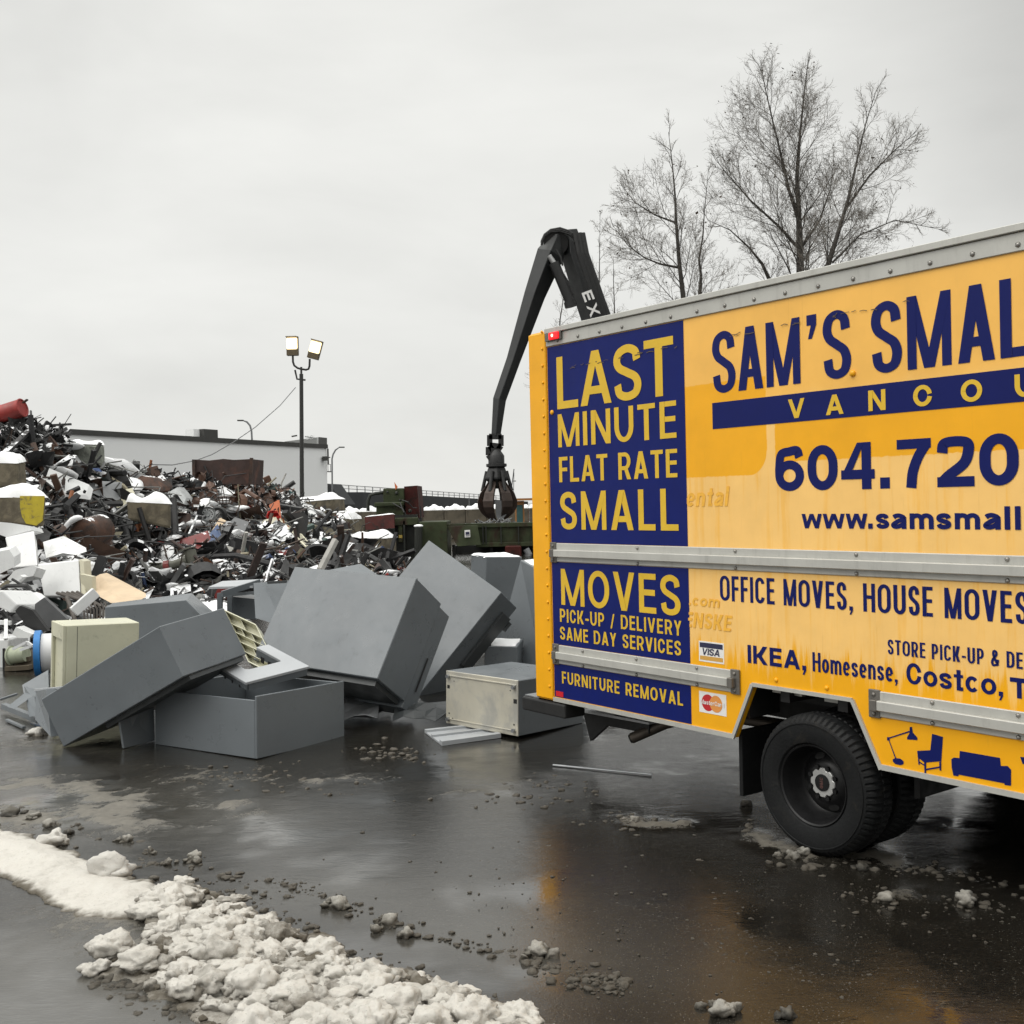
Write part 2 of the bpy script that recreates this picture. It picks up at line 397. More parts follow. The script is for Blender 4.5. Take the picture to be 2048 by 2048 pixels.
lum = np.where(h2 > h1, np.clip(.22 + .35 * n2(SX, SY, 3.5, 4), 0, .6), np.clip(d1 / .05 - .1, 0, 1))
bv = [np.stack([SX[near], SY[near], SZ[near]], -1)]; bf = [q]; bc = [lum[near]]
def ico(sub):
    bm = bmesh.new(); bmesh.ops.create_icosphere(bm, subdivisions=sub, radius=1); bm.verts.ensure_lookup_table()
    r = np.array([v.co[:] for v in bm.verts]), np.array([[v.index for v in f.verts] for f in bm.faces]); bm.free(); return r
ICO = {k: ico(k) for k in (2, 3, 4)}
rng = np.random.RandomState(11); off = len(bv[0]); tri = []
done = 0
while done < 1500:
    cx, cy = rng.uniform(-1.95, .75), rng.uniform(3.1, 5.6)
    i = int(round((cx + 5.2) / .011)); j = int(round((cy - 3.1) / .011))
    if not (0 <= i < SX.shape[0] and 0 <= j < SX.shape[1]): continue
    dd = d2[i, j]
    if dd < .012 or rng.rand() > .25 + dd * 4: continue
    # a trough of flatter slush runs through the ridge
    p_ = gnd(690, 1905); u_, v_ = rot2(cx - p_[0], cy - p_[1], math.radians(-35))
    if (u_ / .42) ** 2 + (v_ / .10) ** 2 < 1 and rng.rand() < .85: continue
    r = min(rng.gamma(1.7, .0125) + .007, .075) * (1 if dd > .06 else .6)
    U, T = ICO[4 if r > .04 else 3 if r > .014 else 2]
    sd_ = rng.rand() * 60; nzv = U * (1 + .36 * fbm(U * 1.4 + sd_, 2)[:, None] + .20 * fbm(U * 3.2 + sd_, 4, .6)[:, None])
    nzv = nzv * np.array([rng.uniform(.85, 1.45), rng.uniform(.75, 1.05), rng.uniform(.48, .85)]) * r
    a = rng.uniform(-.9, .6); ca_, sa_ = math.cos(a), math.sin(a); nzv = nzv @ np.array([[ca_, sa_, 0], [-sa_, ca_, 0], [0, 0, 1]])
    nzv = nzv + (fbm(nzv * 55 + sd_, 4, .7) * .0042)[:, None] * U
    z0 = max(SZ[i, j], 0) + r * rng.uniform(.05, .55)
    P_ = nzv + np.array([cx, cy, z0]); bv.append(P_); tri.append(T + off); off += len(P_)
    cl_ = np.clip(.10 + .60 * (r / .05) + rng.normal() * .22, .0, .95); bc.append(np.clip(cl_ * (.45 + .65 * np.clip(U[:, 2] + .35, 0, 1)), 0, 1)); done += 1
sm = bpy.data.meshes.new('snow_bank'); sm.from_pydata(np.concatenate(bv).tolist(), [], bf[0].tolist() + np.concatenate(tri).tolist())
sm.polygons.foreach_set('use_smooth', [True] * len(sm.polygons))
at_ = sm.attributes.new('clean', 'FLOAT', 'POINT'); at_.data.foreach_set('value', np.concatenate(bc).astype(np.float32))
def snow_mat(name, attr=True, clean=(.60, .575, .525), dirty=(.105, .09, .066)):
    m = bpy.data.materials.new(name); m.use_nodes = True; t = NT(m.node_tree); b = m.node_tree.nodes['Principled BSDF']; v = t.obj()
    if attr: a = t.n('ShaderNodeAttribute', attribute_name='clean').outputs['Fac']
    else: a = t.sstep(t.sep(v)[2], .0, .07)
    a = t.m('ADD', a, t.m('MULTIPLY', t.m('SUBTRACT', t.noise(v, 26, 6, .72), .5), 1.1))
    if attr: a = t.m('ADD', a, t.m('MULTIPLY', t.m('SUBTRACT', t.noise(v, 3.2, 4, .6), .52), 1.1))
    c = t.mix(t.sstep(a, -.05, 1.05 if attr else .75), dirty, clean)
    c = t.mix(t.m('MULTIPLY', t.sstep(t.noise(v, 110, 3, .65), .60, .72), .5), c, (.09, .075, .055))
    t.put(b.inputs['Base Color'], c); b.inputs['Roughness'].default_value = .55; b.inputs['Specular IOR Level'].default_value = .35
    t.put(b.inputs['Normal'], t.bump(t.noise(v, 60, 6, .8), .75, .016))
    return m
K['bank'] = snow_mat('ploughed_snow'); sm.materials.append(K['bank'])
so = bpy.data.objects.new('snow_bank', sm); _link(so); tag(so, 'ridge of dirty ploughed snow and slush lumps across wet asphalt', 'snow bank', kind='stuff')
K['clump'] = snow_mat('dirty_snow_clump', False, (.34, .325, .29), (.07, .062, .048))
K['clump_white'] = snow_mat('white_snow_clump', False, (.56, .54, .50), (.24, .215, .175))
K['clump_dark'] = snow_mat('dark_ice_clump', False, (.13, .12, .10), (.03, .027, .022))

def clump(px, py, wpx, hpx, label, m='clump', n=6, seed=0, group='clumps of snow lying on the wet asphalt'):
    p = gnd(px, py); Y = p[1]; k = Y / F; rg = random.Random(seed + int(px)); mb = MB()
    W_, H_ = wpx * k, hpx * k
    for i in range(n):
        r = (.32 if i == 0 else rg.uniform(.12, .26)) * max(H_, W_ * .45) * 1.15
        x = 0 if i == 0 else rg.uniform(-.5, .5) * W_ * .8
        c = (p[0] + x, p[1] + rg.uniform(-.25, .25) * W_, r * rg.uniform(.15, .7))
        mb.ball(c, r, 3, (rg.uniform(.85, 1.3), rg.uniform(.8, 1.2), rg.uniform(.65, 1.0)), .55, rg)
    o = mb.build('snow_clump', K[m], smooth=2, recalc=False, at=(p[0], p[1], 0))
    # rough the surface
    vs = np.array([v.co[:] for v in o.data.vertices]); d = fbm(vs * 34 + seed, 3)[:, None] * .012
    nr = vs / (np.linalg.norm(vs, axis=1)[:, None] + 1e-6); vs = vs + nr * d; vs[:, 2] = np.maximum(vs[:, 2], -.01)
    o.data.vertices.foreach_set('co', vs.ravel()); tag(o, label, 'snow clump', group)
    return o
for a in [
    (28, 1628, 60, 42, 'dark dirty ice clump at the far end of the snow ridge', 'clump_dark', 5),
    (62, 1640, 40, 26, 'small grey slush clump beside the dark dirty ice clump', 'clump', 6),
    (100, 1652, 44, 26, 'grey crumbly slush clump at the upper edge of the smooth snow', 'clump', 7),
    (138, 1668, 34, 20, 'dark slush clump touching the pointed white snow clump', 'clump_dark', 5),
    (108, 1688, 62, 52, 'pointed white snow clump on the edge of the smooth snow', 'clump_white', 5),
    (212, 1755, 88, 80, 'largest white snow clump standing upright on the smooth snow', 'clump_white', 9),
    (256, 1684, 56, 26, 'flat snow clump with a black underside on the wet asphalt', 'clump', 4),
    (300, 1706, 40, 18, 'low grey slush clump between two darker clumps on the asphalt', 'clump', 5),
    (338, 1726, 44, 22, 'grey low slush clump beside the cracked ice clump', 'clump', 5),
    (388, 1722, 44, 38, 'cracked ice clump with a dark underside behind the snow ridge', 'clump', 5),
    (678, 1810, 66, 48, 'rounded grey snow clump on the puddled asphalt', 'clump', 8),
    (778, 1842, 66, 40, 'square white-topped ice clump on the puddled asphalt', 'clump', 6),
    (812, 1872, 32, 32, 'small dark slush clump in front of the square ice clump', 'clump', 4),
    (750, 1862, 40, 24, 'small grey slush clump under the square ice clump', 'clump', 5),
    (1072, 1912, 92, 50, 'jagged snow clump with a wide dark shadow on the asphalt', 'clump', 9),
    (1440, 2022, 110, 48, 'low snow clump cut by the bottom edge of the photo', 'clump', 9),
    (1570, 2030, 44, 34, 'dark slush clump near the bottom edge beneath the rear wheel', 'clump_dark', 5),
    (1770, 1800, 44, 34, 'pale round slush clump on the asphalt in front of the rear wheel', 'clump', 4),
    (1930, 1806, 66, 40, 'crumbled slush clump under the sofa picture on the truck', 'clump', 8),
    (1492, 1612, 26, 26, 'small dark ice clump between mud flap and rear wheel', 'clump_dark', 3),
    (1582, 1712, 80, 34, 'brownish slush clump wedged against the rear tyre', 'clump', 9),
    (1720, 1738, 52, 22, 'grey slush clump squeezed under the inner rear tyre', 'clump_dark', 6),
    (80, 1470, 50, 36, 'dirty snow clump under the bent grey frame', 'clump_white', 7),
    (1270, 1645, 60, 16, 'thin slush clump in front of the exhaust pipe', 'clump', 7),
]:
    clump(*a[:5], m=a[5], n=a[6])

# crumbs of slush thrown about by the wheels
rg = np.random.RandomState(31); bv, bf, o_ = [], [], 0
def crumbs(n, P, spread, r0, r1):
    global o_
    P = [gnd(*p)[:2] for p in P]
    for k in range(n):
        i = rg.randint(len(P) - 1) if len(P) > 1 else 0; f = rg.rand(); c_ = P[i] * (1 - f) + P[min(i + 1, len(P) - 1)] * f + rg.normal(size=2) * spread
        r = r0 + (r1 - r0) * rg.rand() ** 3; U, T = ICO[2]
        q_ = U * (1 + .5 * fbm(U * 1.7 + rg.rand() * 50, 2)[:, None]) * r * np.array([rg.uniform(.8, 1.5), rg.uniform(.8, 1.3), rg.uniform(.35, .7)])
        bv.append(q_ + np.array([c_[0], c_[1], r * .12])); bf.append(T + o_); o_ += len(U)
crumbs(150, [(560, 1762), (640, 1790), (800, 1850), (980, 1900), (1240, 1968)], .035, .004, .020)
crumbs(90, [(1060, 1925), (1180, 1960), (1250, 1975)], .05, .004, .024)
crumbs(110, [(1480, 1640), (1570, 1700), (1640, 1735)], .06, .004, .028)
crumbs(100, [(1700, 1730), (1800, 1740), (1900, 1740), (2020, 1790)], .07, .004, .022)
crumbs(50, [(1720, 1790), (1800, 1810)], .07, .003, .016); crumbs(60, [(1900, 1790), (1990, 1830)], .07, .003, .018)
crumbs(120, [(1200, 1640), (1320, 1650)], .12, .003, .018); crumbs(110, [(950, 1610), (1080, 1570), (1160, 1585)], .16, .004, .022)
crumbs(90, [(740, 1500), (830, 1515)], .14, .004, .03); crumbs(120, [(430, 1540), (560, 1560), (700, 1580)], .16, .004, .022)
crumbs(160, [(0, 1620), (130, 1660), (300, 1730), (420, 1760), (560, 1800)], .10, .004, .022)
crumbs(260, [(215, 1950), (330, 2010), (430, 2048)], .05, .004, .02); crumbs(200, [(510, 1812), (660, 1895), (870, 1970), (1080, 2048)], .04, .004, .02)
crumbs(160, [(900, 1700), (1400, 1950)], .45, .002, .010); crumbs(120, [(1400, 1800), (1950, 1950)], .35, .002, .010)
sm = bpy.data.meshes.new('slush_crumbs'); sm.from_pydata(np.concatenate(bv).tolist(), [], np.concatenate(bf).tolist()); sm.polygons.foreach_set('use_smooth', [True] * len(sm.polygons))
K['crumb'] = snow_mat('slush_crumb', False, (.22, .205, .175), (.075, .066, .052)); sm.materials.append(K['crumb'])
so = bpy.data.objects.new('slush_crumbs', sm); _link(so); tag(so, 'small crumbs of grey slush scattered over the wet asphalt', 'slush', kind='stuff')
# ------------------------------------------------------------------ sign-writer's alphabet: bold strokes
def ell(cx, cy, rx, ry, a0, a1, n=16):
    return [(cx + rx * math.cos(math.radians(a0 + (a1 - a0) * i / n)), cy + ry * math.sin(math.radians(a0 + (a1 - a0) * i / n))) for i in range(n + 1)]
def spline(P, n=7):
    P = [np.array(p, float) for p in P]; Q = [2 * P[0] - P[1]] + P + [2 * P[-1] - P[-2]]; out = []
    for i in range(1, len(Q) - 2):
        for k in range(n):
            t_ = k / n; a, b, c, d = Q[i - 1:i + 3]
            out.append(tuple(.5 * ((2 * b) + (c - a) * t_ + (2 * a - 5 * b + 4 * c - d) * t_ ** 2 + (3 * b - a - 3 * c + d) * t_ ** 3)))
    return out + [tuple(P[-1])]
# widths relative to cap height for a normal bold face
WID = dict(A=.72, C=.66, D=.68, E=.54, F=.52, G=.72, H=.70, I=.24, K=.68, L=.52, M=.86, N=.72, O=.74, P=.62, R=.66, S=.60, T=.60, U=.68, V=.70, W=1.0, Y=.66, B=.64, X=.68)
WID.update({'0': .62, '2': .62, '4': .66, '6': .62, '7': .60, '.': .22, ',': .22, "'": .22, '-': .36, '/': .42, '&': .74, '!': .22, ' ': .30,
            'a': .58, 'c': .54, 'd': .60, 'e': .58, 'l': .22, 'm': .92, 'n': .58, 'o': .60, 'r': .40, 's': .52, 't': .38, 'w': .84})
def glyph(ch, w, h, a, b):
    """quads and stroked paths of one letter in a box w x h; a = stem width, b = bar width"""
    Q = []; P = []
    rect = lambda x0, x1, y0, y1: Q.append([(x0, y0), (x1, y0), (x1, y1), (x0, y1)])
    def leg(xb, xt, ww, y0=0, y1=None): Q.append([(xb, y0), (xb + ww, y0), (xt + ww, h if y1 is None else y1), (xt, h if y1 is None else y1)])
    x0, x1, y0, y1 = a / 2, w - a / 2, b / 2, h - b / 2; cx = w / 2; rx = (x1 - x0) / 2
    def ring(x0, x1, y0, y1, k=.95):
        rx = (x1 - x0) / 2; ry = min((y1 - y0) / 2, max(rx * k * 1.25, rx)); ry = min(ry, (y1 - y0) / 2); cx = (x0 + x1) / 2
        r_ = ell(cx, y1 - ry, rx, ry, 0, 180) + ell(cx, y0 + ry, rx, ry, 180, 360); return r_ + [r_[0]]
    xh = h * .72
    if ch == 'A':
        ww = a * 1.06; leg(0, cx - ww * .52, ww); leg(w - ww, cx - ww * .48, ww); rect(w * .2, w * .8, h * .20, h * .20 + b)
    elif ch == 'V': ww = a * 1.06; leg(cx - ww * .52, 0, ww); leg(cx - ww * .48, w - ww, ww)
    elif ch == 'W':
        ww = a * .95; q = w / 4; leg(q - ww / 2, 0, ww); leg(q - ww / 2, 2 * q - ww / 2, ww); leg(3 * q - ww / 2, 2 * q - ww / 2, ww); leg(3 * q - ww / 2, w - ww, ww)
    elif ch == 'X': leg(0, w - a * 1.15, a * 1.15); leg(w - a * 1.15, 0, a * 1.15)
    elif ch == 'Y': ww = a * 1.05; leg(cx - ww / 2, 0, ww, h * .42); leg(cx - ww / 2, w - ww, ww, h * .42); rect(cx - a / 2, cx + a / 2, 0, h * .45)
    elif ch == 'M':
        rect(0, a * .9, 0, h); rect(w - a * .9, w, 0, h); ww = a * .95; leg(cx - ww * .55, .0, ww, 0); leg(cx - ww * .45, w - ww, ww, 0)
    elif ch == 'N': rect(0, a, 0, h); rect(w - a, w, 0, h); leg(w - a * 1.1, 0, a * 1.1)
    elif ch == 'H': rect(0, a, 0, h); rect(w - a, w, 0, h); rect(a, w - a, h * .52 - b / 2, h * .52 + b / 2)
    elif ch == 'I' or ch == 'l': rect(0, a, 0, h)
    elif ch == 'L': rect(0, a, 0, h); rect(a, w, 0, b)
    elif ch == 'E': rect(0, a, 0, h); rect(a, w, 0, b); rect(a, w * .94, h * .52 - b / 2, h * .52 + b / 2); rect(a, w, h - b, h)
    elif ch == 'F': rect(0, a, 0, h); rect(a, w * .94, h * .50 - b / 2, h * .50 + b / 2); rect(a, w, h - b, h)
    elif ch == 'T': rect(cx - a / 2, cx + a / 2, 0, h - b); rect(0, w, h - b, h)
    elif ch == 'K': rect(0, a, 0, h); leg(a * .85, w - a * 1.3, a * 1.25, h * .36); Q.append([(w - a * 1.25, 0), (w, 0), (a * 1.75, h * .66), (a * .95, h * .50)])
    elif ch in 'O0': P.append(ring(x0, x1, y0, y1))
    elif ch in 'CG':
        ry = min((y1 - y0) / 2, rx * 1.3)
        P.append([(p[0], p[1]) for p in ell(cx, y1 - ry, rx, ry, 8, 180)] + [(p[0], p[1]) for p in ell(cx, y0 + ry, rx, ry, 180, 352)])
        if ch == 'G': rect(cx, w, h * .42, h * .42 + b); rect(w - a, w, h * .1, h * .45)
    elif ch == 'D':
        rect(0, a, 0, h); ry = min((y1 - y0) / 2, (w - a) * .75)
        P.append([(a * .6, y1)] + ell(w * .45, y1 - ry, x1 - w * .45, ry, 90, 0) + ell(w * .45, y0 + ry, x1 - w * .45, ry, 0, -90) + [(a * .6, y0)])
    elif ch in 'PRB':
        rect(0, a, 0, h); ym = h * (.42 if ch != 'B' else .51); ry = (y1 - ym) / 2; xe = x1 - (.02 * w if ch != 'P' else 0)
        P.append([(a * .6, y1)] + ell(w * .52, y1 - ry, xe - w * .52, ry, 90, -90, 14) + [(a * .6, ym)])
        if ch == 'R': Q.append([(w - a * 1.12, 0), (w + a * .02, 0), (w * .70, h * .46), (w * .70 - a * 1.05, h * .46)])
    elif ch == 'U':
        ry = min(rx * 1.25, h * .5); P.append([(x0, h), (x0, y0 + ry)] + ell(cx, y0 + ry, rx, ry, 180, 360)[1:-1] + [(x1, y0 + ry), (x1, h)])
    elif ch == 'S' or ch == 's':
        hh = h if ch == 'S' else xh; Y = lambda k: y0 + (hh - b) * k; X = lambda k: x0 + (x1 - x0) * k
        P.append(spline([(X(.97), Y(.74)), (X(.88), Y(.92)), (X(.52), Y(1)), (X(.13), Y(.93)), (X(0), Y(.76)), (X(.13), Y(.61)), (X(.5), Y(.50)), (X(.87), Y(.39)), (X(1), Y(.23)), (X(.87), Y(.06)), (X(.48), Y(0)), (X(.12), Y(.07)), (X(.02), Y(.26))]))
    elif ch == '2':
        P.append(spline([(x0, h * .68), (x0 + rx * .15, h * .86), (cx, y1), (x1 - rx * .12, h * .86), (x1, h * .70), (x1 - rx * .35, h * .46), (x0 + rx * .55, h * .24), (x0 + rx * .05, b * .6)])); rect(0, w, 0, b)
    elif ch == '4': rect(w * .62, w * .62 + a, 0, h); rect(0, w, h * .22, h * .22 + b); Q.append([(0, h * .22 + b * .3), (a * .95, h * .22 + b * .3), (w * .62 + a * .3, h), (w * .62 - a * .45, h)])
    elif ch == '6':
        ry = h * .31; P.append(ell(cx, y0 + ry - b * .3, rx, ry - b * .3, 0, 360, 28)); P.append(spline([(x1 - a * .05, h * .76), (x1 - rx * .25, h * .91), (cx + rx * .05, y1), (x0 + rx * .22, h * .84), (x0 + rx * .01, h * .55), (x0, h * .36)]))
    elif ch == '7': rect(0, w, h - b, h); P.append(spline([(x1 - a * .05, h - b * .7), (cx + rx * .35, h * .62), (cx - rx * .1, h * .32), (cx - rx * .25, 0)]))
    elif ch == '.': rect(0, a, 0, a)
    elif ch == '!': rect(0, a, 0, a * .8); rect(0, a, a * 1.3, h)
    elif ch == ',': rect(0, a, 0, a); Q.append([(a * .45, 0), (a, 0), (a * .5, -a * .95), (a * .05, -a * .95)])
    elif ch == "'": rect(0, a * 1.15, h - a, h); Q.append([(a * .5, h - a), (a * 1.15, h - a), (a * .6, h - a * 2.3), (a * .15, h - a * 2.3)])
    elif ch == '-': rect(0, w, h * .30, h * .30 + b)
    elif ch == '/': leg(0, w - a * .8, a * .8, -h * .05)
    elif ch == '&':
        P.append(spline([(x1, 0 + b * .3), (cx, h * .40), (x0 + rx * .45, h * .70), (x0 + rx * .55, h * .90), (cx, y1), (cx + rx * .45, h * .85), (cx + rx * .3, h * .66), (x0 + rx * .3, h * .42), (x0, h * .22), (x0 + rx * .3, h * .05), (cx - rx * .1, y0), (x1 - rx * .35, h * .12), (x1, h * .42)]))
    elif ch in 'oecad':
        P_ = ell(cx, xh / 2, rx, xh / 2 - b / 2, 0, 360, 26)
        if ch == 'o': P.append(P_)
        elif ch == 'c': P.append(ell(cx, xh / 2, rx, xh / 2 - b / 2, 38, 322, 22))
        elif ch == 'e': P.append(ell(cx, xh / 2, rx, xh / 2 - b / 2, 4, 318, 24)); rect(a * .6, w - a * .55, xh * .47 - b * .38, xh * .47 + b * .38)
        elif ch == 'd': P.append(P_); rect(w - a, w, 0, h)
        else:
            P.append(spline([(x0 + rx * .05, xh * .74), (x0 + rx * .4, xh - b * .6), (cx + rx * .1, xh - b / 2), (x1 - rx * .1, xh - b * .9), (x1, xh * .66), (x1, 0)])); P.append(spline([(x1, xh * .58), (cx, xh * .52), (x0, xh * .28), (x0 + rx * .25, b * .55), (cx, b * .6), (x1, xh * .34)]))
    elif ch in 'nmr':
        rect(0, a, 0, xh)
        if ch == 'r': P.append(spline([(a * .5, xh * .55), (w * .5, xh - b * .7), (w, xh - b * .5)]))
        else:
            k = 1 if ch == 'n' else 2; ww = (w - a) / k
            for i in range(k):
                xa, xb = a / 2 + i * ww, a / 2 + (i + 1) * ww
                P.append([(xa, xh * .55)] + ell((xa + xb) / 2, xh * .60, (xb - xa) / 2, xh * .40 - b / 2, 165, 0, 12) + [(xb, 0)])
    elif ch == 't': rect(w * .30, w * .30 + a, b * .5, h * .93); rect(0, w, xh - b * .85, xh); rect(w * .30, w, 0, b)
    elif ch == 'w':
        ww = a * .92; q = w / 4
        for xb, xt in ((q - ww / 2, 0), (q - ww / 2, 2 * q - ww / 2), (3 * q - ww / 2, 2 * q - ww / 2), (3 * q - ww / 2, w - ww)): leg(xb, xt, ww, 0, xh)
    return Q, P
class Letters:
    """lettering laid on a plane: to3(s, z, d) maps plane coordinates and a tiny stand-off to space"""
    def __init__(s, to3): s.mb = MB(); s.to3 = to3; s.k = 0
    def poly(s, pts):
        s.k = (s.k + 1) % 7; d = .0016 + .00025 * s.k; s.mb.sheet([s.to3(x, y, d) for x, y in pts])
    def path(s, pts, a, b, mp=lambda p: p):
        s.k = (s.k + 1) % 7; d = .0016 + .00025 * s.k; L = []; Rr = []; n = len(pts)
        closed = math.hypot(pts[0][0] - pts[-1][0], pts[0][1] - pts[-1][1]) < 1e-6
        for i in range(n):
            p0 = pts[i - 1] if i > 0 else (pts[-2] if closed else pts[0]); p1 = pts[i + 1] if i < n - 1 else (pts[1] if closed else pts[-1])
            dx, dy = p1[0] - p0[0], p1[1] - p0[1]; l = math.hypot(dx, dy) or 1e-9; nx_, ny_ = -dy / l, dx / l
            q = math.sqrt((nx_ * a / 2) ** 2 + (ny_ * b / 2) ** 2)
            L.append((pts[i][0] + nx_ * q, pts[i][1] + ny_ * q)); Rr.append((pts[i][0] - nx_ * q, pts[i][1] - ny_ * q))
        V = [s.to3(*mp(p), d) for p in L] + [s.to3(*mp(p), d) for p in Rr]
        s.mb.add(V, [(i, n + i, n + i + 1, i + 1) for i in range(n - 1)])
    def char(s, ch, x, z, w, h, a, b, shear=0, slope=0):
        Q, P = glyph(ch, w, h, a, b); mp = lambda p: (x + p[0] + shear * p[1], z + p[1] + slope * p[0])
        for q in Q: s.poly([mp(p) for p in q])
        for p in P: s.path(p, a, b, mp)
    def line(s, text, x0, z0, x1, h, a, b=None, gap=.13, shear=0):
        a *= h; b = a * .86 if b is None else b * h
        W = [WID[c] * h for c in text]; g = gap * h; tot = sum(W) + g * (len(text) - 1)
        narrow = [c in "I.,'!l" for c in text]
        fixed = sum(a if n else 0 for n in narrow); flex = sum(wd for wd, n in zip(W, narrow) if not n) + g * (len(text) - 1)
        k = (x1 - x0 - fixed) / flex; x = x0
        for c, wd, n in zip(text, W, narrow):
            ww = a if n else wd * k
            if c != ' ': s.char(c, x, z0, ww, h, a, b, shear)
            x += ww + g * k
    def boxes(s, text, X, z0, h, a, b=None, shear=0):
        a *= h; b = a * .86 if b is None else b * h
        for c, (xa, xb) in zip(text, X): s.char(c, xa, z0, xb - xa, h, min(a, (xb - xa)), b, shear)

# ------------------------------------------------------------------ the moving truck
RZ = math.atan2(AX[1], AX[0])
truck = thing('moving_truck', 'yellow box truck with blue lettered moving advertisements parked on wet asphalt', 'truck', tuple(W0), RZ)
S = lambda px, py: side(px, py)
ZB, ZT, SR, SF, WT = .505, 2.991, -2.46, 3.1, 2.2
# --- paint of the side, with the ghosts of old decals left on the peach skin
def truck_paint(name, ghosts=True):
    m = bpy.data.materials.new(name); m.use_nodes = True; t = NT(m.node_tree); b = m.node_tree.nodes['Principled BSDF']; v = t.obj()
    x, y, z = t.sep(v)
    org, pch = (.88, .41, .006), (.93, .57, .18)
    if ghosts:
        nz = t.m('MULTIPLY', t.m('SUBTRACT', t.noise(v, 30, 4, .6), .5), .02)
        def band(xa, xb, za, zb, soft=.006):
            f = t.m('MULTIPLY', t.sstep(t.m('ADD', x, nz), xa, xa + soft), t.m('SUBTRACT', 1, t.sstep(t.m('ADD', x, nz), xb, xb + soft)))
            return t.m('MULTIPLY', f, t.m('MULTIPLY', t.sstep(t.m('ADD', z, nz), za, za + soft), t.m('SUBTRACT', 1, t.sstep(t.m('ADD', z, nz), zb, zb + soft))))
        a0 = S(1368, 775); a1 = S(1534, 950); b0 = S(1548, 832); b1 = S(2040, 900); b2 = S(1560, 920)
        s1 = band(a0[0], a1[0], a1[1] - .0, a0[1]); s2 = band(b0[0], 9, b1[1], b0[1])
        # rounded lower corner of the first ghost
        ox = t.m('SUBTRACT', x, a1[0] - .13); oz = t.m('SUBTRACT', a1[1] + .13, z)
        out = t.m('MULTIPLY', t.m('MULTIPLY', t.m('GREATER_THAN', ox, 0), t.m('GREATER_THAN', oz, 0)), t.m('GREATER_THAN', t.m('ADD', t.m('POWER', ox, 2), t.m('POWER', oz, 2)), .0169))
        s1 = t.m('MULTIPLY', s1, t.m('SUBTRACT', 1, out))
        drip = t.noise(t.vscale(v, (11, 11, .55)), 1.6, 6, .68, .25)
        wide = t.noise(t.vscale(v, (3, 3, .5)), 1.0, 4, .6, .3)
        peach = t.sstep(t.m('ADD', z, t.m('MULTIPLY', t.m('SUBTRACT', drip, .5), .9)), .92, 1.04)  # peach above a ragged, dripping lower edge
        streak = t.m('MULTIPLY', t.sstep(drip, .50, .66), t.m('MULTIPLY', t.m('SUBTRACT', 1, t.sstep(z, 2.05, 2.35)), .42))
        up = t.sstep(t.m('ADD', z, t.m('MULTIPLY', wide, .2)), 2.36, 2.52)          # the strip over the letters is only a little paler
        f = t.m('MULTIPLY', t.m('MULTIPLY', peach, t.m('SUBTRACT', 1, streak)), t.m('SUBTRACT', 1, t.m('MAXIMUM', s1, s2)))
        f = t.m('MULTIPLY', f, t.m('SUBTRACT', 1, t.m('MULTIPLY', up, .45)))
        c = t.mix(f, org, pch)
        c = t.mix(t.m('MULTIPLY', t.sstep(t.noise(t.vscale(v, (26, 26, .5)), 1.3, 4, .7, .2), .63, .70), t.m('MULTIPLY', peach, .14)), c, (.45, .19, .02))
        rgh = t.fmix(f, .30, .42)
    else:
        c = org; rgh = .30
    c = t.mix(1, c, t.maprange(t.noise(v, 3, 5, .6), .3, .7, .92, 1.06), 'MULTIPLY')
    gr = t.m('MULTIPLY', t.sstep(t.noise(t.vscale(v, (8, 8, 1)), 3, 6, .7), .58, .8), t.m('SUBTRACT', .22, t.m('MULTIPLY', z, .05)))
    c = t.mix(gr, c, (.12, .075, .03))
    t.put(b.inputs['Base Color'], c); t.put(b.inputs['Roughness'], rgh); b.inputs['Specular IOR Level'].default_value = .4
    t.put(b.inputs['Normal'], t.bump(t.noise(v, 2.2, 3), .12, .03))
    return m
K['truck'] = truck_paint('truck_side_paint'); K['truck_plain'] = truck_paint('truck_yellow_paint', False)
K['sign'] = mat('blue_vinyl', (.003, .010, .118), .42, 0, .10, 6, spec=.2, dirt=.05)
K['ink'] = mat('navy_lettering', (.004, .009, .100), .44, 0, .06, 8, spec=.2)
K['gold'] = mat('yellow_lettering', (.70, .45, .035), .42, 0, .08, 8, spec=.35, dirt=.04)
K['ghost'] = mat('decal_ghost', (.86, .45, .05), .4, 0, .15, 30)
K['alu'] = mat('aluminium_extrusion', (.48, .475, .44), .42, .25, .08, 5, dirt=.22)
K['alu_dark'] = mat('stained_bracket', (.16, .15, .135), .5, .5, .2, 20)
K['rivet'] = mat('rivet_metal', (.28, .27, .25), .35, .6, .1, 20)
K['rubber'] = mat('tyre_rubber', (.0085, .009, .0095), .6, 0, .25, 9, .15, 60, spec=.22, col2=(.022, .020, .017), col2amt=.38, c2scale=7)
K['under'] = mat('underbody_black', (.012, .012, .012), .6, 0, .3, 8)
K['rim'] = mat('black_steel_rim', (.009, .009, .0095), .42, 0, .3, 9, col2=(.03, .027, .022), col2amt=.22, c2scale=12, spec=.3)
K['cap'] = mat('silver_hub_cap', (.50, .50, .49), .35, .5, .1, 12)
K['pipe'] = mat('exhaust_steel', (.10, .085, .07), .5, .6, .3, 12)
K['galv'] = mat('bright_metal', (.42, .42, .42), .32, .7, .15, 8)
K['plate_sheen'] = mat('painted_sheen_plate', (.45, .46, .47), .25, 0, .15, 12); K['redvinyl'] = mat('red_reflector', (.55, .01, .02), .3, 0, .05, 10)  # hitch plate: wet sky reflection painted in as pale grey
K['whitevinyl'] = mat('white_sticker', (.78, .77, .75), .4, 0, .03, 10)
K['tan'] = mat('tan_print', (.60, .33, .07), .4, 0, .03, 10)
K['visa_blue'] = mat('dark_blue_print', (.02, .022, .06), .4, 0, .03, 10)
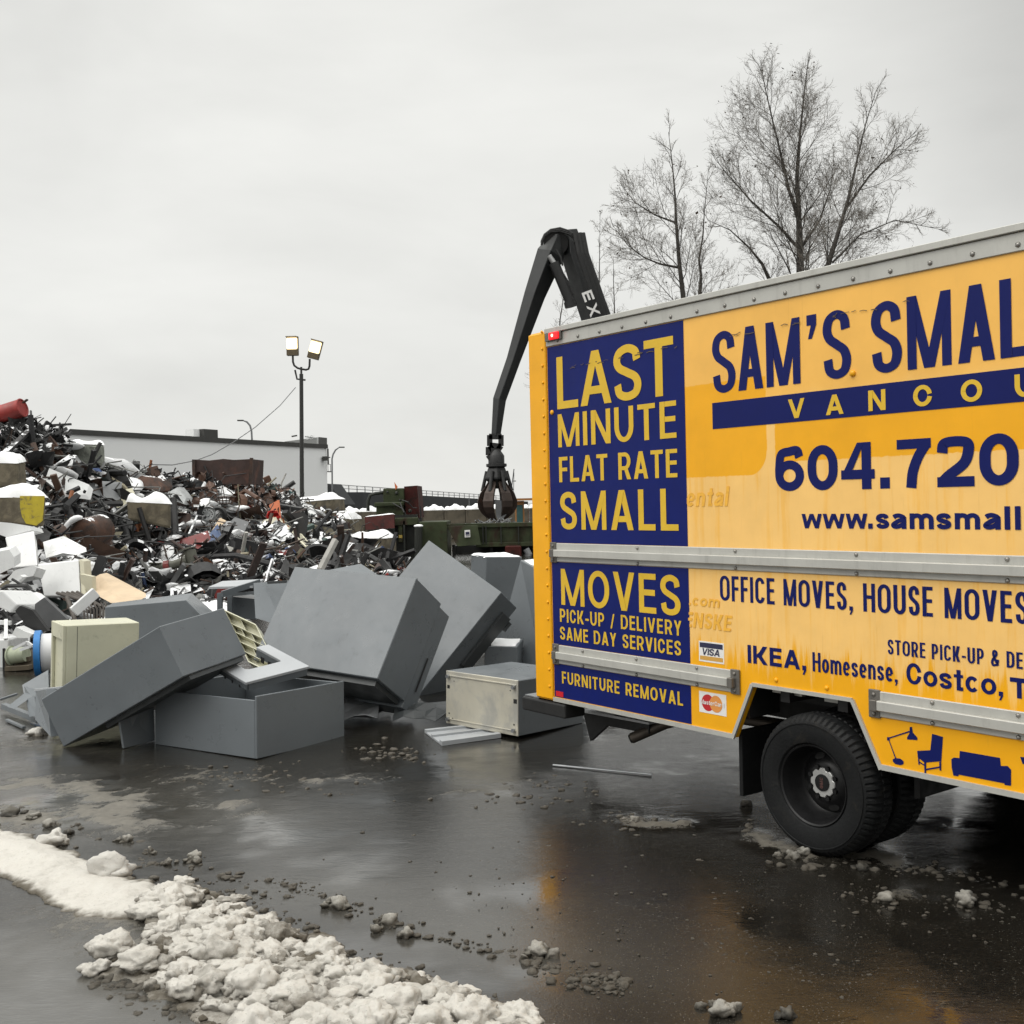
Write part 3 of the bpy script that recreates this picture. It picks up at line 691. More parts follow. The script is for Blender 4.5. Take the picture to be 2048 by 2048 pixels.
K['mc_red'] = mat('red_print', (.50, .02, .025), .4, 0, .03, 10)
K['mc_orange'] = mat('orange_print', (.72, .29, .07), .4, 0, .03, 10)
K['redlens'] = emit('lit_red_lens', (.9, .01, .015), 1.1); K['redhot'] = emit('red_lamp_core', (1, .35, .2), 9)
T3 = lambda s, z, d: (s, -d, z)
def tb(mb, name, m, parent=truck, **k): return mb.build(name, K[m], parent, local=True, **k)
arch = [(SR, ZB), (-.70, ZB), (-.55, .823), (.097, .823), (.257, ZB), (SF, ZB), (SF, ZT - .004), (SR, ZT - .004)]
side_panel = tb(MB().prism([(s, .0, z) for s, z in arch], (0, .045, 0)), 'side_panel', 'truck')
tb(MB().prism([(s, WT - .045, z) for s, z in arch], (0, .045, 0)), 'side_panel', 'truck_plain')
tb(MB().bx(SR + .02, SR + .05, .15, WT - .15, .50, .80).bx(SR + .6, SR + .63, .5, WT - .5, .40, .80).bx(.30, .33, .2, WT - .2, .34, .80), 'sky_baffle', 'under')  # added plates that keep the sky out of the ground reflection below the box
tb(MB().bx(SR + .002, SF - .002, .047, WT - .047, ZT - .05, ZT - .008), 'roof_panel', 'alu')
tb(MB().bx(SF - .05, SF - .003, .047, WT - .047, .52, ZT - .052), 'front_wall', 'truck_plain')
rd = tb(MB().bx(SR + .05, SR + .08, .12, WT - .12, .62, 2.82), 'roll_up_door', 'truck_plain')
mb = MB()
for k in range(6): mb.bx(SR + .035, SR + .048, .13, WT - .13, .66 + k * .36, .98 + k * .36)
mb.build('door_slat', K['alu'], rd, local=True)
tb(MB().bx(SR + .01, SF - .06, .05, WT - .05, .83, .90), 'cargo_floor', 'under')
# corner post
p_in = S(1095, 760)[0]
post = tb(MB().bx(SR - .012, p_in, -.016, .14, .513, ZT - .012), 'corner_post', 'truck_plain', bevel=.006)
tb(MB().bx(SR - .012, SR + .06, WT - .14, WT + .012, .513, ZT - .012), 'corner_post', 'truck_plain', bevel=.006)
mb = MB()
for k in range(22):
    z = .60 + k * .1135; mb.ball((p_in - .028, -.018, z), .0115, 1, (1, .7, 1))
mb.build('rivet', K['truck_plain'], post, local=True, smooth=2)
# roof rail
z_rb = S(1095, 694)[1]
rail = tb(MB().bx(p_in + .004, SF, -.011, .03, z_rb, ZT - .03).bx(p_in + .004, SF, -.026, .03, ZT - .028, ZT + .006), 'roof_rail', 'alu', bevel=.003)
mb = MB(); s = S(1117.5, 687)[0]
while s < SF - .05:
    mb.ball((s, -.012, z_rb + .028), .0135, 1, (1, .7, 1)); s += .2105
mb.build('rivet', K['rivet'], rail, local=True, smooth=2)
# red marker lamp in the end of the rail
a_, b_ = S(1096, 665), S(1148, 680)
lamp = tb(MB().bx(a_[0], a_[0] + .165, -.030, -.012, z_rb + .030, ZT - .029), 'marker_lamp', 'alu_dark', bevel=.003)
MB().bx(a_[0] + .058, a_[0] + .155, -.046, -.0305, z_rb + .034, ZT - .030).build('lens', K['redlens'], lamp, local=True, bevel=.006, seg=2)
MB()  .ball((a_[0] + .098, -.046, (z_rb + ZT) / 2 + .004), .010, 2, (1, .4, 1)).build('bulb', K['redhot'], lamp, local=True, smooth=2)
# blue sign panels
sR = S(1372, 900)[0]; z_top = z_rb - .004
def rub_z(px, t, b): return S(px, t)[1], S(px, b)[1]
mz1, mz0 = rub_z(1117.4, 1086.3, 1123.5); lz1 = S(1121, 1290)[1]; lz0 = S(1121, 1327.5)[1]
fz1 = S(1690, 1385)[1] ; fz0 = S(1690, 1437)[1]
pl = p_in + .006
for za, zb in ((mz1 + .002, z_top), (lz1 + .002, mz0 - .002), (ZB + .03, lz0 - .002)):
    tb(MB().bx(pl, sR, -.0022, .004, za, zb), 'sign_panel', 'sign')
# rub rails: flange, raised channel, flange
def rub(s0, s1, z0, z1, spots, ends):
    h = z1 - z0
    r = tb(MB().bx(s0, s1, -.010, .0, z0, z1).bx(s0 + .02, s1 - .02 * (len(ends) > 1), -.040, -.0105, z0 + h * .27, z0 + h * .66), 'rub_rail', 'alu', bevel=.004)
    mb = MB()
    for s in spots:
        for z in (z0 + h * .10, z0 + h * .86): mb.ball((s, -.011, z), .0125, 1, (1, .8, 1))
    mb.build('rivet', K['rivet'], r, local=True, smooth=2)
    for e in ends:
        x0, x1 = (s0 - .012, s0 + .052) if e == 0 else (s1 - .052, s1 + .012)
        m_ = MB().bx(x0, x1, -.0145, -.0005, z0 - .006, z1 + .006).bx(x0 + (.026 if e == 0 else .0), x1 - (0 if e == 0 else .026), -.046, -.0145, z0 + h * .25, z0 + h * .68)
        for z in (z0 + h * .10, z0 + h * .86): m_.ball(((x0 + x1) / 2, -.015, z), .014, 1, (1, .8, 1))
        m_.build('end_bracket', K['alu_dark'], r, local=True, bevel=.003)
sp = [S(1277, 1095)[0], S(1473, 1104)[0], S(1715, 1111)[0], S(2017, 1119)[0], 1.55, 2.1, 2.7]
rub(pl + .01, SF, mz0, mz1, sp, [0])
rub(pl + .01, S(1478, 1360)[0], lz0, lz1, [S(1168, 1300)[0], S(1275, 1318)[0], S(1396, 1337)[0]], [0, 1])
rub(S(1744, 1395)[0], SF, lz0, lz1, [S(1867, 1408)[0], S(2039, 1433)[0], 1.5, 2.1, 2.7], [0])
# aluminium trim along the lower edge and the wheel arch
mb = MB(); pts = [(p_in, ZB), (-.70, ZB), (-.55, .823), (.097, .823), (.257, ZB), (SF, ZB)]
for i in range(5):
    p, q = np.array(pts[i]), np.array(pts[i + 1]); off = .012 * (1 if i in (0, 4) else 0)
    mb.bar((p[0], -.006 - .0006 * (i % 2), p[1] + off), (q[0], -.006 - .0006 * (i % 2), q[1] + off), .026 if i in (0, 4) else .020, .013, up=(0, 1, 0))
tb(mb, 'edge_trim', 'alu')
# ---------------- lettering
def gold(text, tl, br, a, **k):
    L = Letters(T3); s0, z1 = S(*tl); s1, z0 = S(*br); L.line(text, s0, z0, s1, z1 - z0, a, **k); return L.mb
def lay(mb, name, m): return mb.build(name, K[m], truck, local=True, recalc=False)
def C1(x, y): return 1048 + x * .265, 620 + y * .265
def C2(x, y): return 1048 + x * .265, 1050 + y * .265
def C3(x, y): return 1536 + x * .265, 420 + y * .265
def C4(x, y): return 1536 + x * .265, 850 + y * .265
def C5(x, y): return 1400 + x * .3354, 1250 + y * .3354
def zmean(*p): return sum(S(*q)[1] for q in p) / len(p)
def row(text, left, right, top, bot, a, name='lettering', m='gold', **k):
    """left/right: pixels of the ends; top/bot: lists of pixels on cap line and base line"""
    L = Letters(T3); s0, s1 = S(*left)[0], S(*right)[0]; z1, z0 = zmean(*top), zmean(*bot)
    L.line(text, s0, z0, s1, z1 - z0, a, **k)
    o = lay(L.mb, name, m); return o
def lab(o, label): o['label'] = label
GB = -.004
T3 = lambda s, z, d: (s, -.0022 - d, z)
lab(row('LAST', C1(252, 600), C1(1132, 400), [C1(252, 358), C1(1132, 193)], [C1(262, 748), C1(1020, 655)], .185, b=.145, gap=.06), 'yellow lettering LAST')
lab(row('MINUTE', C1(260, 900), C1(1155, 900), [C1(262, 790), C1(1145, 680)], [C1(258, 1036), C1(1155, 965)], .190, b=.14, gap=.15), 'yellow lettering MINUTE')
lab(row('FLAT RATE', C1(268, 1200), C1(1162, 1200), [C1(265, 1115), C1(1150, 1042)], [C1(270, 1305), C1(1162, 1256)], .19, b=.145, gap=.14), 'yellow lettering FLAT RATE')
lab(row('SMALL', C1(277, 1500), C1(1168, 1500), [C1(430, 1372), C1(1030, 1346)], [C1(430, 1662), C1(1168, 1660)], .19, b=.15, gap=.16), 'yellow lettering SMALL')
lab(row('MOVES', C2(283, 450), C2(1183, 450), [C2(283, 327), C2(1000, 372)], [C2(283, 600), C2(1010, 672)], .185, b=.15, gap=.14), 'yellow lettering MOVES')
lab(row('PICK-UP / DELIVERY', C2(275, 700), C2(1192, 750), [C2(275, 628), C2(1180, 725)], [C2(275, 728), C2(1170, 836)], .19, b=.15, gap=.17), 'yellow lettering PICK-UP / DELIVERY')
lab(row('SAME DAY SERVICES', C2(275, 800), C2(1188, 900), [C2(275, 764), C2(1180, 876)], [C2(275, 862), C2(1180, 984)], .19, b=.15, gap=.17), 'yellow lettering SAME DAY SERVICES')
lab(row('FURNITURE REMOVAL', C2(290, 1150), C2(1204, 1300), [C2(290, 1104), C2(1150, 1252)], [C2(290, 1190), C2(1200, 1368)], .20, b=.155, gap=.18), 'yellow lettering FURNITURE REMOVAL')
T3 = lambda s, z, d: (s, -d, z)
def rowbox(chars, ext, top, bot, a, m='ink', **k):
    L = Letters(T3); z1, z0 = zmean(*top), zmean(*bot); ym = (sum(p[1] for p in top + bot)) / len(top + bot)
    L.boxes(chars, [(S(xa, ym)[0], S(xb, ym)[0]) for xa, xb in ext], z0, z1 - z0, a, **k); return lay(L.mb, 'lettering', m)
lab(rowbox("SAM'SSMAL", [(1424, 1470), (1475, 1525), (1532, 1600), (1614, 1631), (1646, 1702), (1743, 1804), (1815, 1903), (1916, 1990), (2001, 2064)], [C1(1660, 128), C3(1830, 517)], [C1(1612, 615), C3(1765, 1117)], .155, b=.125), "navy lettering SAM'S SMAL")
q0, q1 = S(1424.8, 806.8), S(1425.6, 858.5); zr1, zr0 = S(2048, 734)[1], S(2048, 803)[1]
bar_ = tb(MB().bx(q0[0], 1.62, -.0022, .004, (q1[1] + zr0) / 2, (q0[1] + zr1) / 2), 'name_bar', 'ink')
T3 = lambda s, z, d: (s, -.0022 - d, z)
lab(rowbox('VANCOU', [(1577, 1610), (1652.6, 1688), (1738, 1772), (1827.5, 1865.4), (1923, 1966), (2031, 2072)], [C3(155, 1432), C3(890, 1350)], [C3(215, 1570), C3(890, 1508)], .24, m='gold', b=.20), 'yellow lettering VANCOU')
T3 = lambda s, z, d: (s, -d, z)
lab(rowbox('604.720', [C4(x, 0)[0:1] + C4(y, 0)[0:1] for x, y in ((55, 272), (300, 526), (553, 806), (845, 935), (975, 1233), (1277, 1558), (1597, 1895))], [C4(700, 127), C4(975, 116), C4(1232, 98)], [C4(740, 483), C4(1080, 473), C4(1558, 464)], .235, b=.20), 'navy telephone lettering 604.720')
lab(rowbox('www.samsmall', [(C4(x, 0)[0], C4(y, 0)[0]) for x, y in ((255, 408), (415, 580), (588, 752), (757, 793), (815, 915), (930, 1045), (1070, 1252), (1272, 1385), (1410, 1602), (1625, 1757), (1787, 1832), (1866, 1911))], [C4(1800, 613), C4(1890, 612)], [C4(300, 778), C4(1890, 792)], .25, b=.20), 'navy lettering www.samsmall')
lab(row('OFFICE MOVES, HOUSE MOVES', C2(1480, 480), (2057, 1210), [C2(1500, 382), C4(1880, 1255)], [C2(1500, 574), C4(1830, 1488)], .15, m='ink', b=.125, gap=.16), 'navy lettering OFFICE MOVES, HOUSE MOVES')
lab(row('STORE PICK-UP & DE', C4(905, 1670), (2046, 1320), [C4(1000, 1622), C5(1905, 166)], [C4(1000, 1742), C5(1905, 258)], .165, m='ink', b=.13, gap=.17), 'navy lettering STORE PICK-UP & DE')
lab(row('IKEA,', C5(285, 170), C5(634, 230), [C5(285, 116), C5(440, 137)], [C5(285, 226), C5(600, 265)], .25, m='ink', b=.20, gap=.10), 'navy lettering IKEA,')
lab(row('Homesense,', C5(672, 220), C5(1180, 330), [C5(690, 163)], [C5(690, 278)], .155, m='ink', b=.125, gap=.13), 'navy lettering Homesense,')
lab(row('Costco,', C5(1232, 290), C5(1808, 390), [C5(1290, 229)], [C5(1290, 356)], .20, m='ink', b=.165, gap=.09), 'navy lettering Costco,')
lab(row('T', C5(1850, 370), C5(1960, 380), [C5(1850, 310)], [C5(1890, 436)], .24, m='ink', b=.22), 'navy letter T')
K_ = dict(m='ghost', name='decal_ghost')
lab(row('ental', C1(1222, 1440), C1(1535, 1400), [C1(1235, 1345), C1(1540, 1325)], [C1(1235, 1482), C1(1500, 1482)], .20, shear=.18, gap=.12, **K_), 'faint ghost of removed lettering')
lab(row('.com', C2(1245, 590), C2(1475, 600), [C2(1250, 520)], [C2(1250, 606)], .22, shear=.18, gap=.12, **K_), 'faint ghost of removed lettering')
lab(row('ENSKE', C2(1215, 700), C2(1560, 760), [C2(1250, 655)], [C2(1250, 770)], .22, shear=.18, gap=.12, **K_), 'faint ghost of removed lettering')
# card stickers
def sticker(px0, px1, name, label):
    s0, z1 = S(*px0); s1, z0 = S(*px1); o = tb(MB().bx(s0, s1, -.0016, .003, z0, z1), name, 'whitevinyl'); o['label'] = label; return o, s0, s1, z0, z1
o, s0, s1, z0, z1 = sticker(C2(1320, 872), C2(1512, 1052), 'card_sticker', 'white card sticker with blue and tan bands')
hh = z1 - z0; MB().bx(s0 + .008, s1 - .008, -.0024, -.0016, z1 - .008 - hh * .24, z1 - .008).build('blue_band', K['visa_blue'], o, local=True)
MB().bx(s0 + .008, s1 - .008, -.0024, -.0016, z0 + .010, z0 + .010 + hh * .20).build('tan_band', K['tan'], o, local=True)
L = Letters(lambda s, z, d: (s, -.0012 - d, z)); L.line('VISA', s0 + .022, z0 + hh * .34, s1 - .032, hh * .33, .22, gap=.06, shear=.2); L.mb.build('lettering', K['visa_blue'], o, local=True, recalc=False)
o, s0, s1, z0, z1 = sticker(C2(1322, 1250), C2(1530, 1447), 'card_sticker', 'white card sticker with red and orange discs')
hh = z1 - z0; ww = s1 - s0; zc = (z0 + z1) / 2
for fx, m_, d in ((.33, 'mc_red', .0022), (.63, 'mc_orange', .0027)):
    MB().sheet([(s0 + ww * fx + ww * .23 * math.cos(i * math.pi / 16), -d, zc + ww * .23 * math.sin(i * math.pi / 16)) for i in range(32)]).build('disc', K[m_], o, local=True, recalc=False)
L = Letters(lambda s, z, d: (s, -.0018 - d, z)); L.line('MasterCard', s0 + ww * .06, zc - hh * .09, s1 - ww * .07, hh * .21, .17, gap=.08); L.mb.build('lettering', K['whitevinyl'], o, local=True, recalc=False)
s0, z1 = S(*C2(245, 1250)); s1, z0 = S(*C2(300, 1300)); tb(MB().bx(s0, s1, -.005, .0, z0, z1), 'reflector', 'redvinyl')
# furniture pictograms
def picto(polys, label, lines=()):
    L = Letters(T3)
    for p in polys: L.poly([S(*C5(*q)) for q in p])
    for p, w_ in lines: L.path([S(*C5(*q)) for q in p], w_, w_)
    o = lay(L.mb, 'pictogram', 'ink'); o['label'] = label
picto([[(1252, 607), (1266, 607), (1270, 640), (1298, 672), (1296, 686), (1236, 682), (1236, 668), (1250, 645)], [(1150, 800), (1165, 793), (1195, 796), (1216, 812), (1214, 830), (1195, 836), (1165, 828), (1152, 815)], [(1117, 668), (1133, 668), (1133, 688), (1117, 688)]], 'navy picture of a desk lamp', [([(1252, 634), (1124, 675), (1170, 800)], .0065)])
picto([[(1385, 648), (1450, 667), (1440, 815), (1378, 800), (1374, 752)], [(1296, 750), (1374, 746), (1436, 812), (1340, 820), (1300, 788)], [(1300, 780), (1308, 780), (1312, 832), (1304, 832)], [(1338, 815), (1350, 817), (1350, 886), (1340, 886)], [(1428, 815), (1440, 815), (1440, 868), (1430, 866)]], 'navy picture of an armchair', [([(1345, 862), (1435, 846)], .007), ([(1306, 815), (1345, 840)], .006)])
picto([[(1500, 800), (1515, 790), (1548, 793), (1550, 750), (1790, 792), (1795, 840), (1835, 840), (1856, 862), (1856, 958), (1818, 954), (1816, 944), (1545, 892), (1540, 902), (1512, 897), (1502, 850)]], 'navy picture of a sofa')
picto([[(1910, 786), (1975, 790), (1975, 808), (1936, 808), (1938, 830), (1925, 828)]], 'navy picture cut by the edge of the photo')
# scratches: a thin scuff across the upper side
scuff = Letters(lambda s, z, d: (s, -.0045 - d, z))
rg = random.Random(3)
p0, p1 = S(1110, 741), S(1820, 602)
for i in range(34):
    f = rg.random(); s_ = p0[0] + (p1[0] - p0[0]) * f; z_ = p0[1] + (p1[1] - p0[1]) * f + rg.gauss(0, .004)
    l = rg.uniform(.012, .07); scuff.path([(s_, z_), (s_ + l * .5, z_ + rg.gauss(0, .003)), (s_ + l, z_ + rg.gauss(0, .004))], .003, rg.uniform(.002, .005))
K['scuff'] = mat('dark_scuff', (.10, .07, .04), .6, 0, .3, 30)
lay(scuff.mb, 'scuff_mark', 'scuff')
for (x, y) in ((1105, 825), (1706, 747)): tb(MB().ball((S(x, y)[0], -.004, S(x, y)[1]), .017, 2, (1, .7, 1)), 'bolt', 'truck_plain', smooth=2)
for (x, y) in ((455, 328), (757, 376)): q = S(*C5(x, y)); tb(MB().ball((q[0], -.002, q[1]), .013, 2, (1, .7, 1)), 'bolt', 'truck_plain', smooth=2)
# ---------------- wheels
def wheel(y0, s0, sgn=1, deep=True, name='wheel'):
    Rt = .3625; n = 256
    o = (s0, y0, Rt)
    A_ = (0, sgn, 0)
    prof = [(.212, .028), (.222, .012), (.255, .003), (.30, .0), (.318, .001), (.320, -.003), (.324, -.003), (.326, .003), (.338, .006), (.345, .014), (.352, .022), (.3655, .038), (.3685, .060), (.3685, .100), (.3635, .103), (.3635, .112), (.3685, .115), (.3685, .162), (.3655, .184), (.352, .202), (.335, .214), (.30, .222), (.23, .215), (.212, .195)]
    def mod(i, j):
        if i in (9, 10, 11) and (j % 4 == 0): return -.010
        if i == 12 and (j % 4 in (0, 1)): return -.009
        if i in (13, 16, 17) and (j % 4 == 2): return -.009
        if i in (18, 19) and (j % 4 == 0): return -.010
        return 0
    tyre = MB().lathe([(r * .9835, y) for r, y in prof], n, o, A_, mod=mod).build('tyre' if name != 'wheel' else 'wheel', K['rubber'], truck, local=True, smooth=True)
    mb = MB().lathe([(.2135, .030), (.206, .016), (.198, .022), (.192, .05), (.186, .075), (.176, .14), (.160, .155), (.145, .148), (.118, .128), (.10, .112), (.085, .108), (.0, .108)] if deep else
                    [(.2135, .030), (.206, .016), (.198, .022), (.188, .08), (.17, .12), (.0, .12)], 64, o, A_)
    rim = mb.build('rim', K['rim'], tyre, local=True, smooth=True)
    if deep:
        y = y0 + sgn * .098
        P = []
        for j in range(96):
            t_ = 2 * math.pi * j / 96; f = (t_ * 8 / (2 * math.pi)) % 1; r = .076 - .011 * max(0, 1 - ((f - .5) / .22) ** 2); P.append((s0 + r * math.cos(t_), y, Rt + r * math.sin(t_)))
        MB().prism(P, (0, sgn * .03, 0)).build('hub_cap', K['cap'], tyre, local=True, bevel=.003)
        MB().lathe([(.044, 0), (.043, -.006), (0, -.008)], 40, (s0, y, Rt), A_).build('cap_centre', K['rim'], tyre, local=True, smooth=True)
        mb = MB()
        for j in range(8):
            t_ = math.pi * 2 * (j + .5) / 8; mb.tube([(s0 + .083 * math.cos(t_), y + sgn * .02, Rt + .083 * math.sin(t_)), (s0 + .083 * math.cos(t_), y - sgn * .004, Rt + .083 * math.sin(t_))], .0115, 10)
        mb.build('wheel_nut', K['rim'], tyre, local=True)
        L = Letters(lambda a_, b_, d: (s0 - b_ * sgn, y - sgn * (.0065 + d), Rt + a_)); L.line('GMC', -.028, -.010, .028, .02, .2, gap=.2)
        K.setdefault('badge', mat('red_badge', (.10, .045, .04), .5)); L.mb.build('lettering', K['badge'], tyre, local=True, recalc=False)
        mb = MB()
        for j in range(4):
            t_ = math.radians(-72 + 90 * j); c_ = np.array((s0 + .134 * math.cos(t_), y0 + sgn * .1385, Rt + .134 * math.sin(t_)))
            er = np.array((math.cos(t_), sgn * .35, math.sin(t_))); et = np.array((-math.sin(t_), 0, math.cos(t_)))
            mb.sheet([c_ + er * .017 * math.cos(q_ * math.pi / 10) + et * .034 * math.sin(q_ * math.pi / 10) - np.array((0, sgn * .004, 0)) for q_ in range(20)])
        mb.build('hand_hole', K['under'], tyre, local=True, recalc=False)
    return tyre
wheel(-.072, -.120); wheel(.215, -.120, deep=False); wheel(WT + .072, -.120, -1); wheel(WT - .215, -.120, -1, deep=False)
wheel(.06, 3.92); wheel(WT - .06, 3.92, -1)
# ---------------- underneath
mb = MB()
for y in (.62, WT - .62): mb.bx(SR + .15, 4.6, y - .035, y + .035, .52, .70)
for k in range(15): mb.bx(SR + .2 + k * .37, SR + .26 + k * .37, .06, WT - .06, .74, .828)
mb.tube([(-.12, .35, .37), (-.12, WT - .35, .37)], .055, 14).ball((-.12, WT / 2, .37), .16, 2, (1, .8, 1))
mb.bx(.75, 1.75, .75, 1.35, .36, .62); mb.bx(2.0, 2.6, .2, .55, .42, .72); mb.bx(3.3, 4.4, .6, 1.6, .26, .7)
tb(mb, 'chassis', 'under')
tb(MB().bx(-.70, .26, .30, .33, .70, .83).bx(-.66, -.62, .05, .30, .62, .83).bx(.12, .16, .05, .30, .62, .82), 'wheel_well', 'under')
tb(MB().bx(-.50, -.30, .10, .13, .775, .795).bx(-.17, .08, .12, .15, .765, .80), 'cross_member', 'alu')
tb(MB().bx(-.715, -.690, .06, .66, .17, .54), 'mud_flap', 'rubber')
tb(MB().bx(-.715, -.690, WT - .66, WT - .06, .17, .54), 'mud_flap', 'rubber')
bump = tb(MB().bx(SR - .17, SR + .30, -.02, .16, .40, .495).bx(SR - .17, SR - .04, .16, WT - .16, .40, .495).bx(SR - .17, SR + .30, WT - .16, WT + .02, .40, .495), 'rear_bumper', 'under', bevel=.012, seg=2)
MB().bx(SR - .16, SR + .0, .0, .15, .497, .505).build('tread_plate', K['steel'], bump, local=True)
tb(MB().bx(SR - .045, SR - .014, .02, .06, .50, 1.30), 'door_guide', 'under')
tb(MB().tube([(-1.918, .35, .258), (-1.75, .50, .36), (-1.45, .58, .46), (-.6, .60, .48)], [.036] * 4, 16), 'exhaust_pipe', 'pipe', smooth=True)
tb(MB().tube([(-1.926, .343, .253), (-1.915, .353, .260)], [.029, .029], 14), 'exhaust_bore', 'under')
tb(MB().prism([(-2.47, .40, .345), (-1.80, .40, .360), (-1.80, .40, .300), (-2.22, .40, .290), (-2.40, .40, .155)], (0, .03, 0)).bx(-2.2, -2.14, .45, .5, .36, .52).bx(-1.9, -1.84, .45, .5, .36, .52), 'hitch_bracket', 'under')
tb(MB().prism([(-2.49, .38, .352), (-1.78, .38, .366), (-1.78, .38, .380), (-2.49, .38, .372)], (0, .20, 0)), 'hitch_plate', 'plate_sheen')
# ---------------- cab (out of the photo, in front of the box)
tb(MB().prism([(SF + .02, .08, .5), (5.25, .08, .5), (5.3, .08, 1.05), (4.75, .08, 1.22), (4.25, .08, 1.95), (SF + .02, .08, 1.98)], (0, WT - .16, 0)), 'cab', 'truck_plain', bevel=.05, seg=3)
K['glass'] = mat('dark_window_glass', (.02, .025, .03), .08, 0, .05, 3)
tb(MB().prism([(3.35, .072, 1.32), (4.55, .072, 1.32), (4.15, .072, 1.86), (3.35, .072, 1.86)], (0, .006, 0)), 'cab_window', 'glass')
tb(MB().bx(5.28, 5.42, .1, WT - .1, .38, .62), 'front_bumper', 'under', bevel=.03, seg=2)
# ------------------------------------------------------------------ grey office cabinets dumped on the yard
def obox(o, Rm, d, sc=1.0, dfrac=(1, 1, 1)):
    """origin, axes (rows of the 3x3, axes are its columns), size -> corner function"""
    o = CAM + (np.array(o) - CAM) * sc; Rm = np.array(Rm); d = np.array(d) * sc * np.array(dfrac)
    return lambda i, j, k: o + Rm @ (np.array([i, j, k]) * d)
def shell(mb, c, a=(0, 0, 0), b=(1, 1, 1)):
    return mb.hexa([c(a[0], a[1], a[2]), c(b[0], a[1], a[2]), c(b[0], b[1], a[2]), c(a[0], b[1], a[2]), c(a[0], a[1], b[2]), c(b[0], a[1], b[2]), c(b[0], b[1], b[2]), c(a[0], b[1], b[2])])
G_CAB = 'steel office cabinets dumped in the scrapyard'
def cab_thing(name, label, c, cat='cabinet', group=G_CAB):
    P = np.array([c(i, j, k) for i in (0, 1) for j in (0, 1) for k in (0, 1)])
    return thing(name, label, cat, (P[:, 0].mean(), P[:, 1].mean(), max(P[:, 2].min(), 0)), 0, group)
A_ = ([-3.7476, 8.695, 0.3736], [[0.8147, 0.4418, 0.3756], [-0.3694, -0.1038, 0.9235], [0.447, -0.8911, 0.0786]], [1.365, 0.417, 0.778])
B_ = ([-1.9076, 8.0691, 0.0064], [[0.5506, -0.8347, 0.0111], [0.8343, 0.5507, 0.0281], [-0.0296, -0.0063, 0.9995]], [0.946, 1.134, 0.459])
D_ = ([-1.9015, 9.6023, 1.3265], [[0.8599, -0.323, 0.3952], [-0.5066, -0.4459, 0.7379], [-0.0622, -0.8348, -0.5471]], [1.3, 0.893, 0.512])
E_ = ([-0.7331, 9.635, 1.5303], [[0.6643, -0.6407, 0.385], [-0.6008, -0.1513, 0.785], [-0.4447, -0.7528, -0.4854]], [0.952, 1.316, 0.325])
F_ = ([-0.3842, 13.4325, 0.0518], [[0.9033, -0.4256, 0.0535], [0.4274, 0.9037, -0.0262], [-0.0372, 0.0465, 0.9982]], [0.458, 0.466, 1.134])
I_ = ([-0.5865, 9.1371, 0.0267], [[0.7233, 0.6901, 0.024], [-0.6905, 0.7231, 0.0163], [-0.0061, -0.0283, 0.9996]], [0.821, 0.784, 0.436])
K_B = ([-3.8759, 9.3766, 0.283], [[0.7685, -0.6349, 0.0799], [0.6385, 0.7691, -0.0295], [-0.0427, 0.0736, 0.9964]], [0.658, 0.312, 0.601])
H_ = ([-0.3125, 11.0062, 0.0137], [[0.9897, 0.1423, 0.0184], [-0.1413, 0.9889, -0.0467], [-0.0248, 0.0436, 0.9987]], [0.329, 0.479, 0.402])
U_ = ([-2.5116, 8.9545, 0.606], [[0.6837, 0.7263, 0.0713], [-0.6996, 0.68, -0.2194], [-0.2078, 0.1001, 0.973]], [0.622, 0.581, 0.024])
BV = .006
# A: long cabinet leaning over the open one
c = obox(*A_); t_ = cab_thing('steel_cabinet', 'long grey cabinet tilted over the open low cabinet, its lower corner on asphalt', c)
shell(MB(), c, (0, 0, 0), (1, 1, 1)).build('cabinet_body', K['cab'], t_, bevel=BV)
shell(MB(), c, (.30, 1.003, .10), (.985, 1.09, .96)).build('drawer_rail', K['cab_in'], t_)
# B: open-topped low cabinet: four walls, floor
c = obox(*B_); t_ = cab_thing('open_cabinet', 'low grey cabinet lying open side up under the tilted cabinet', c)
w_ = .018
mb = MB(); shell(mb, c, (0, 0, 0), (1, w_, 1)); shell(mb, c, (0, w_, 0), (w_, 1, .93)); shell(mb, c, (w_, 1 - w_, 0), (1, 1, 1)); shell(mb, c, (1 - w_, w_, 0), (1, 1 - w_, .98)); shell(mb, c, (w_, w_, .0), (1 - w_, 1 - w_, .04))
mb.build('cabinet_body', K['cab'], t_, bevel=.004)
mb = MB(); shell(mb, c, (.05, .06, .62), (.95, .09, .66)); shell(mb, c, (.05, .36, .70), (.95, .40, .74)); shell(mb, c, (.06, .55, .30), (.94, .95, .33)); shell(mb, c, (.30, .1, .45), (.34, .9, .5))
mb.build('shelf_bracket', K['cab_in'], t_)
q0 = gnd(310, 1481, .005); q1 = gnd(248, 1497, .005); q2 = q1 + np.array([-.055, .02, .36]); q3 = q0 + np.array([0, 0, .44]); n_ = np.cross(q1 - q0, q3 - q0); n_ /= np.linalg.norm(n_)
MB().prism([q0, q1, q2, q3], n_ * .022).build('door', K['cab'], t_, bevel=.003)
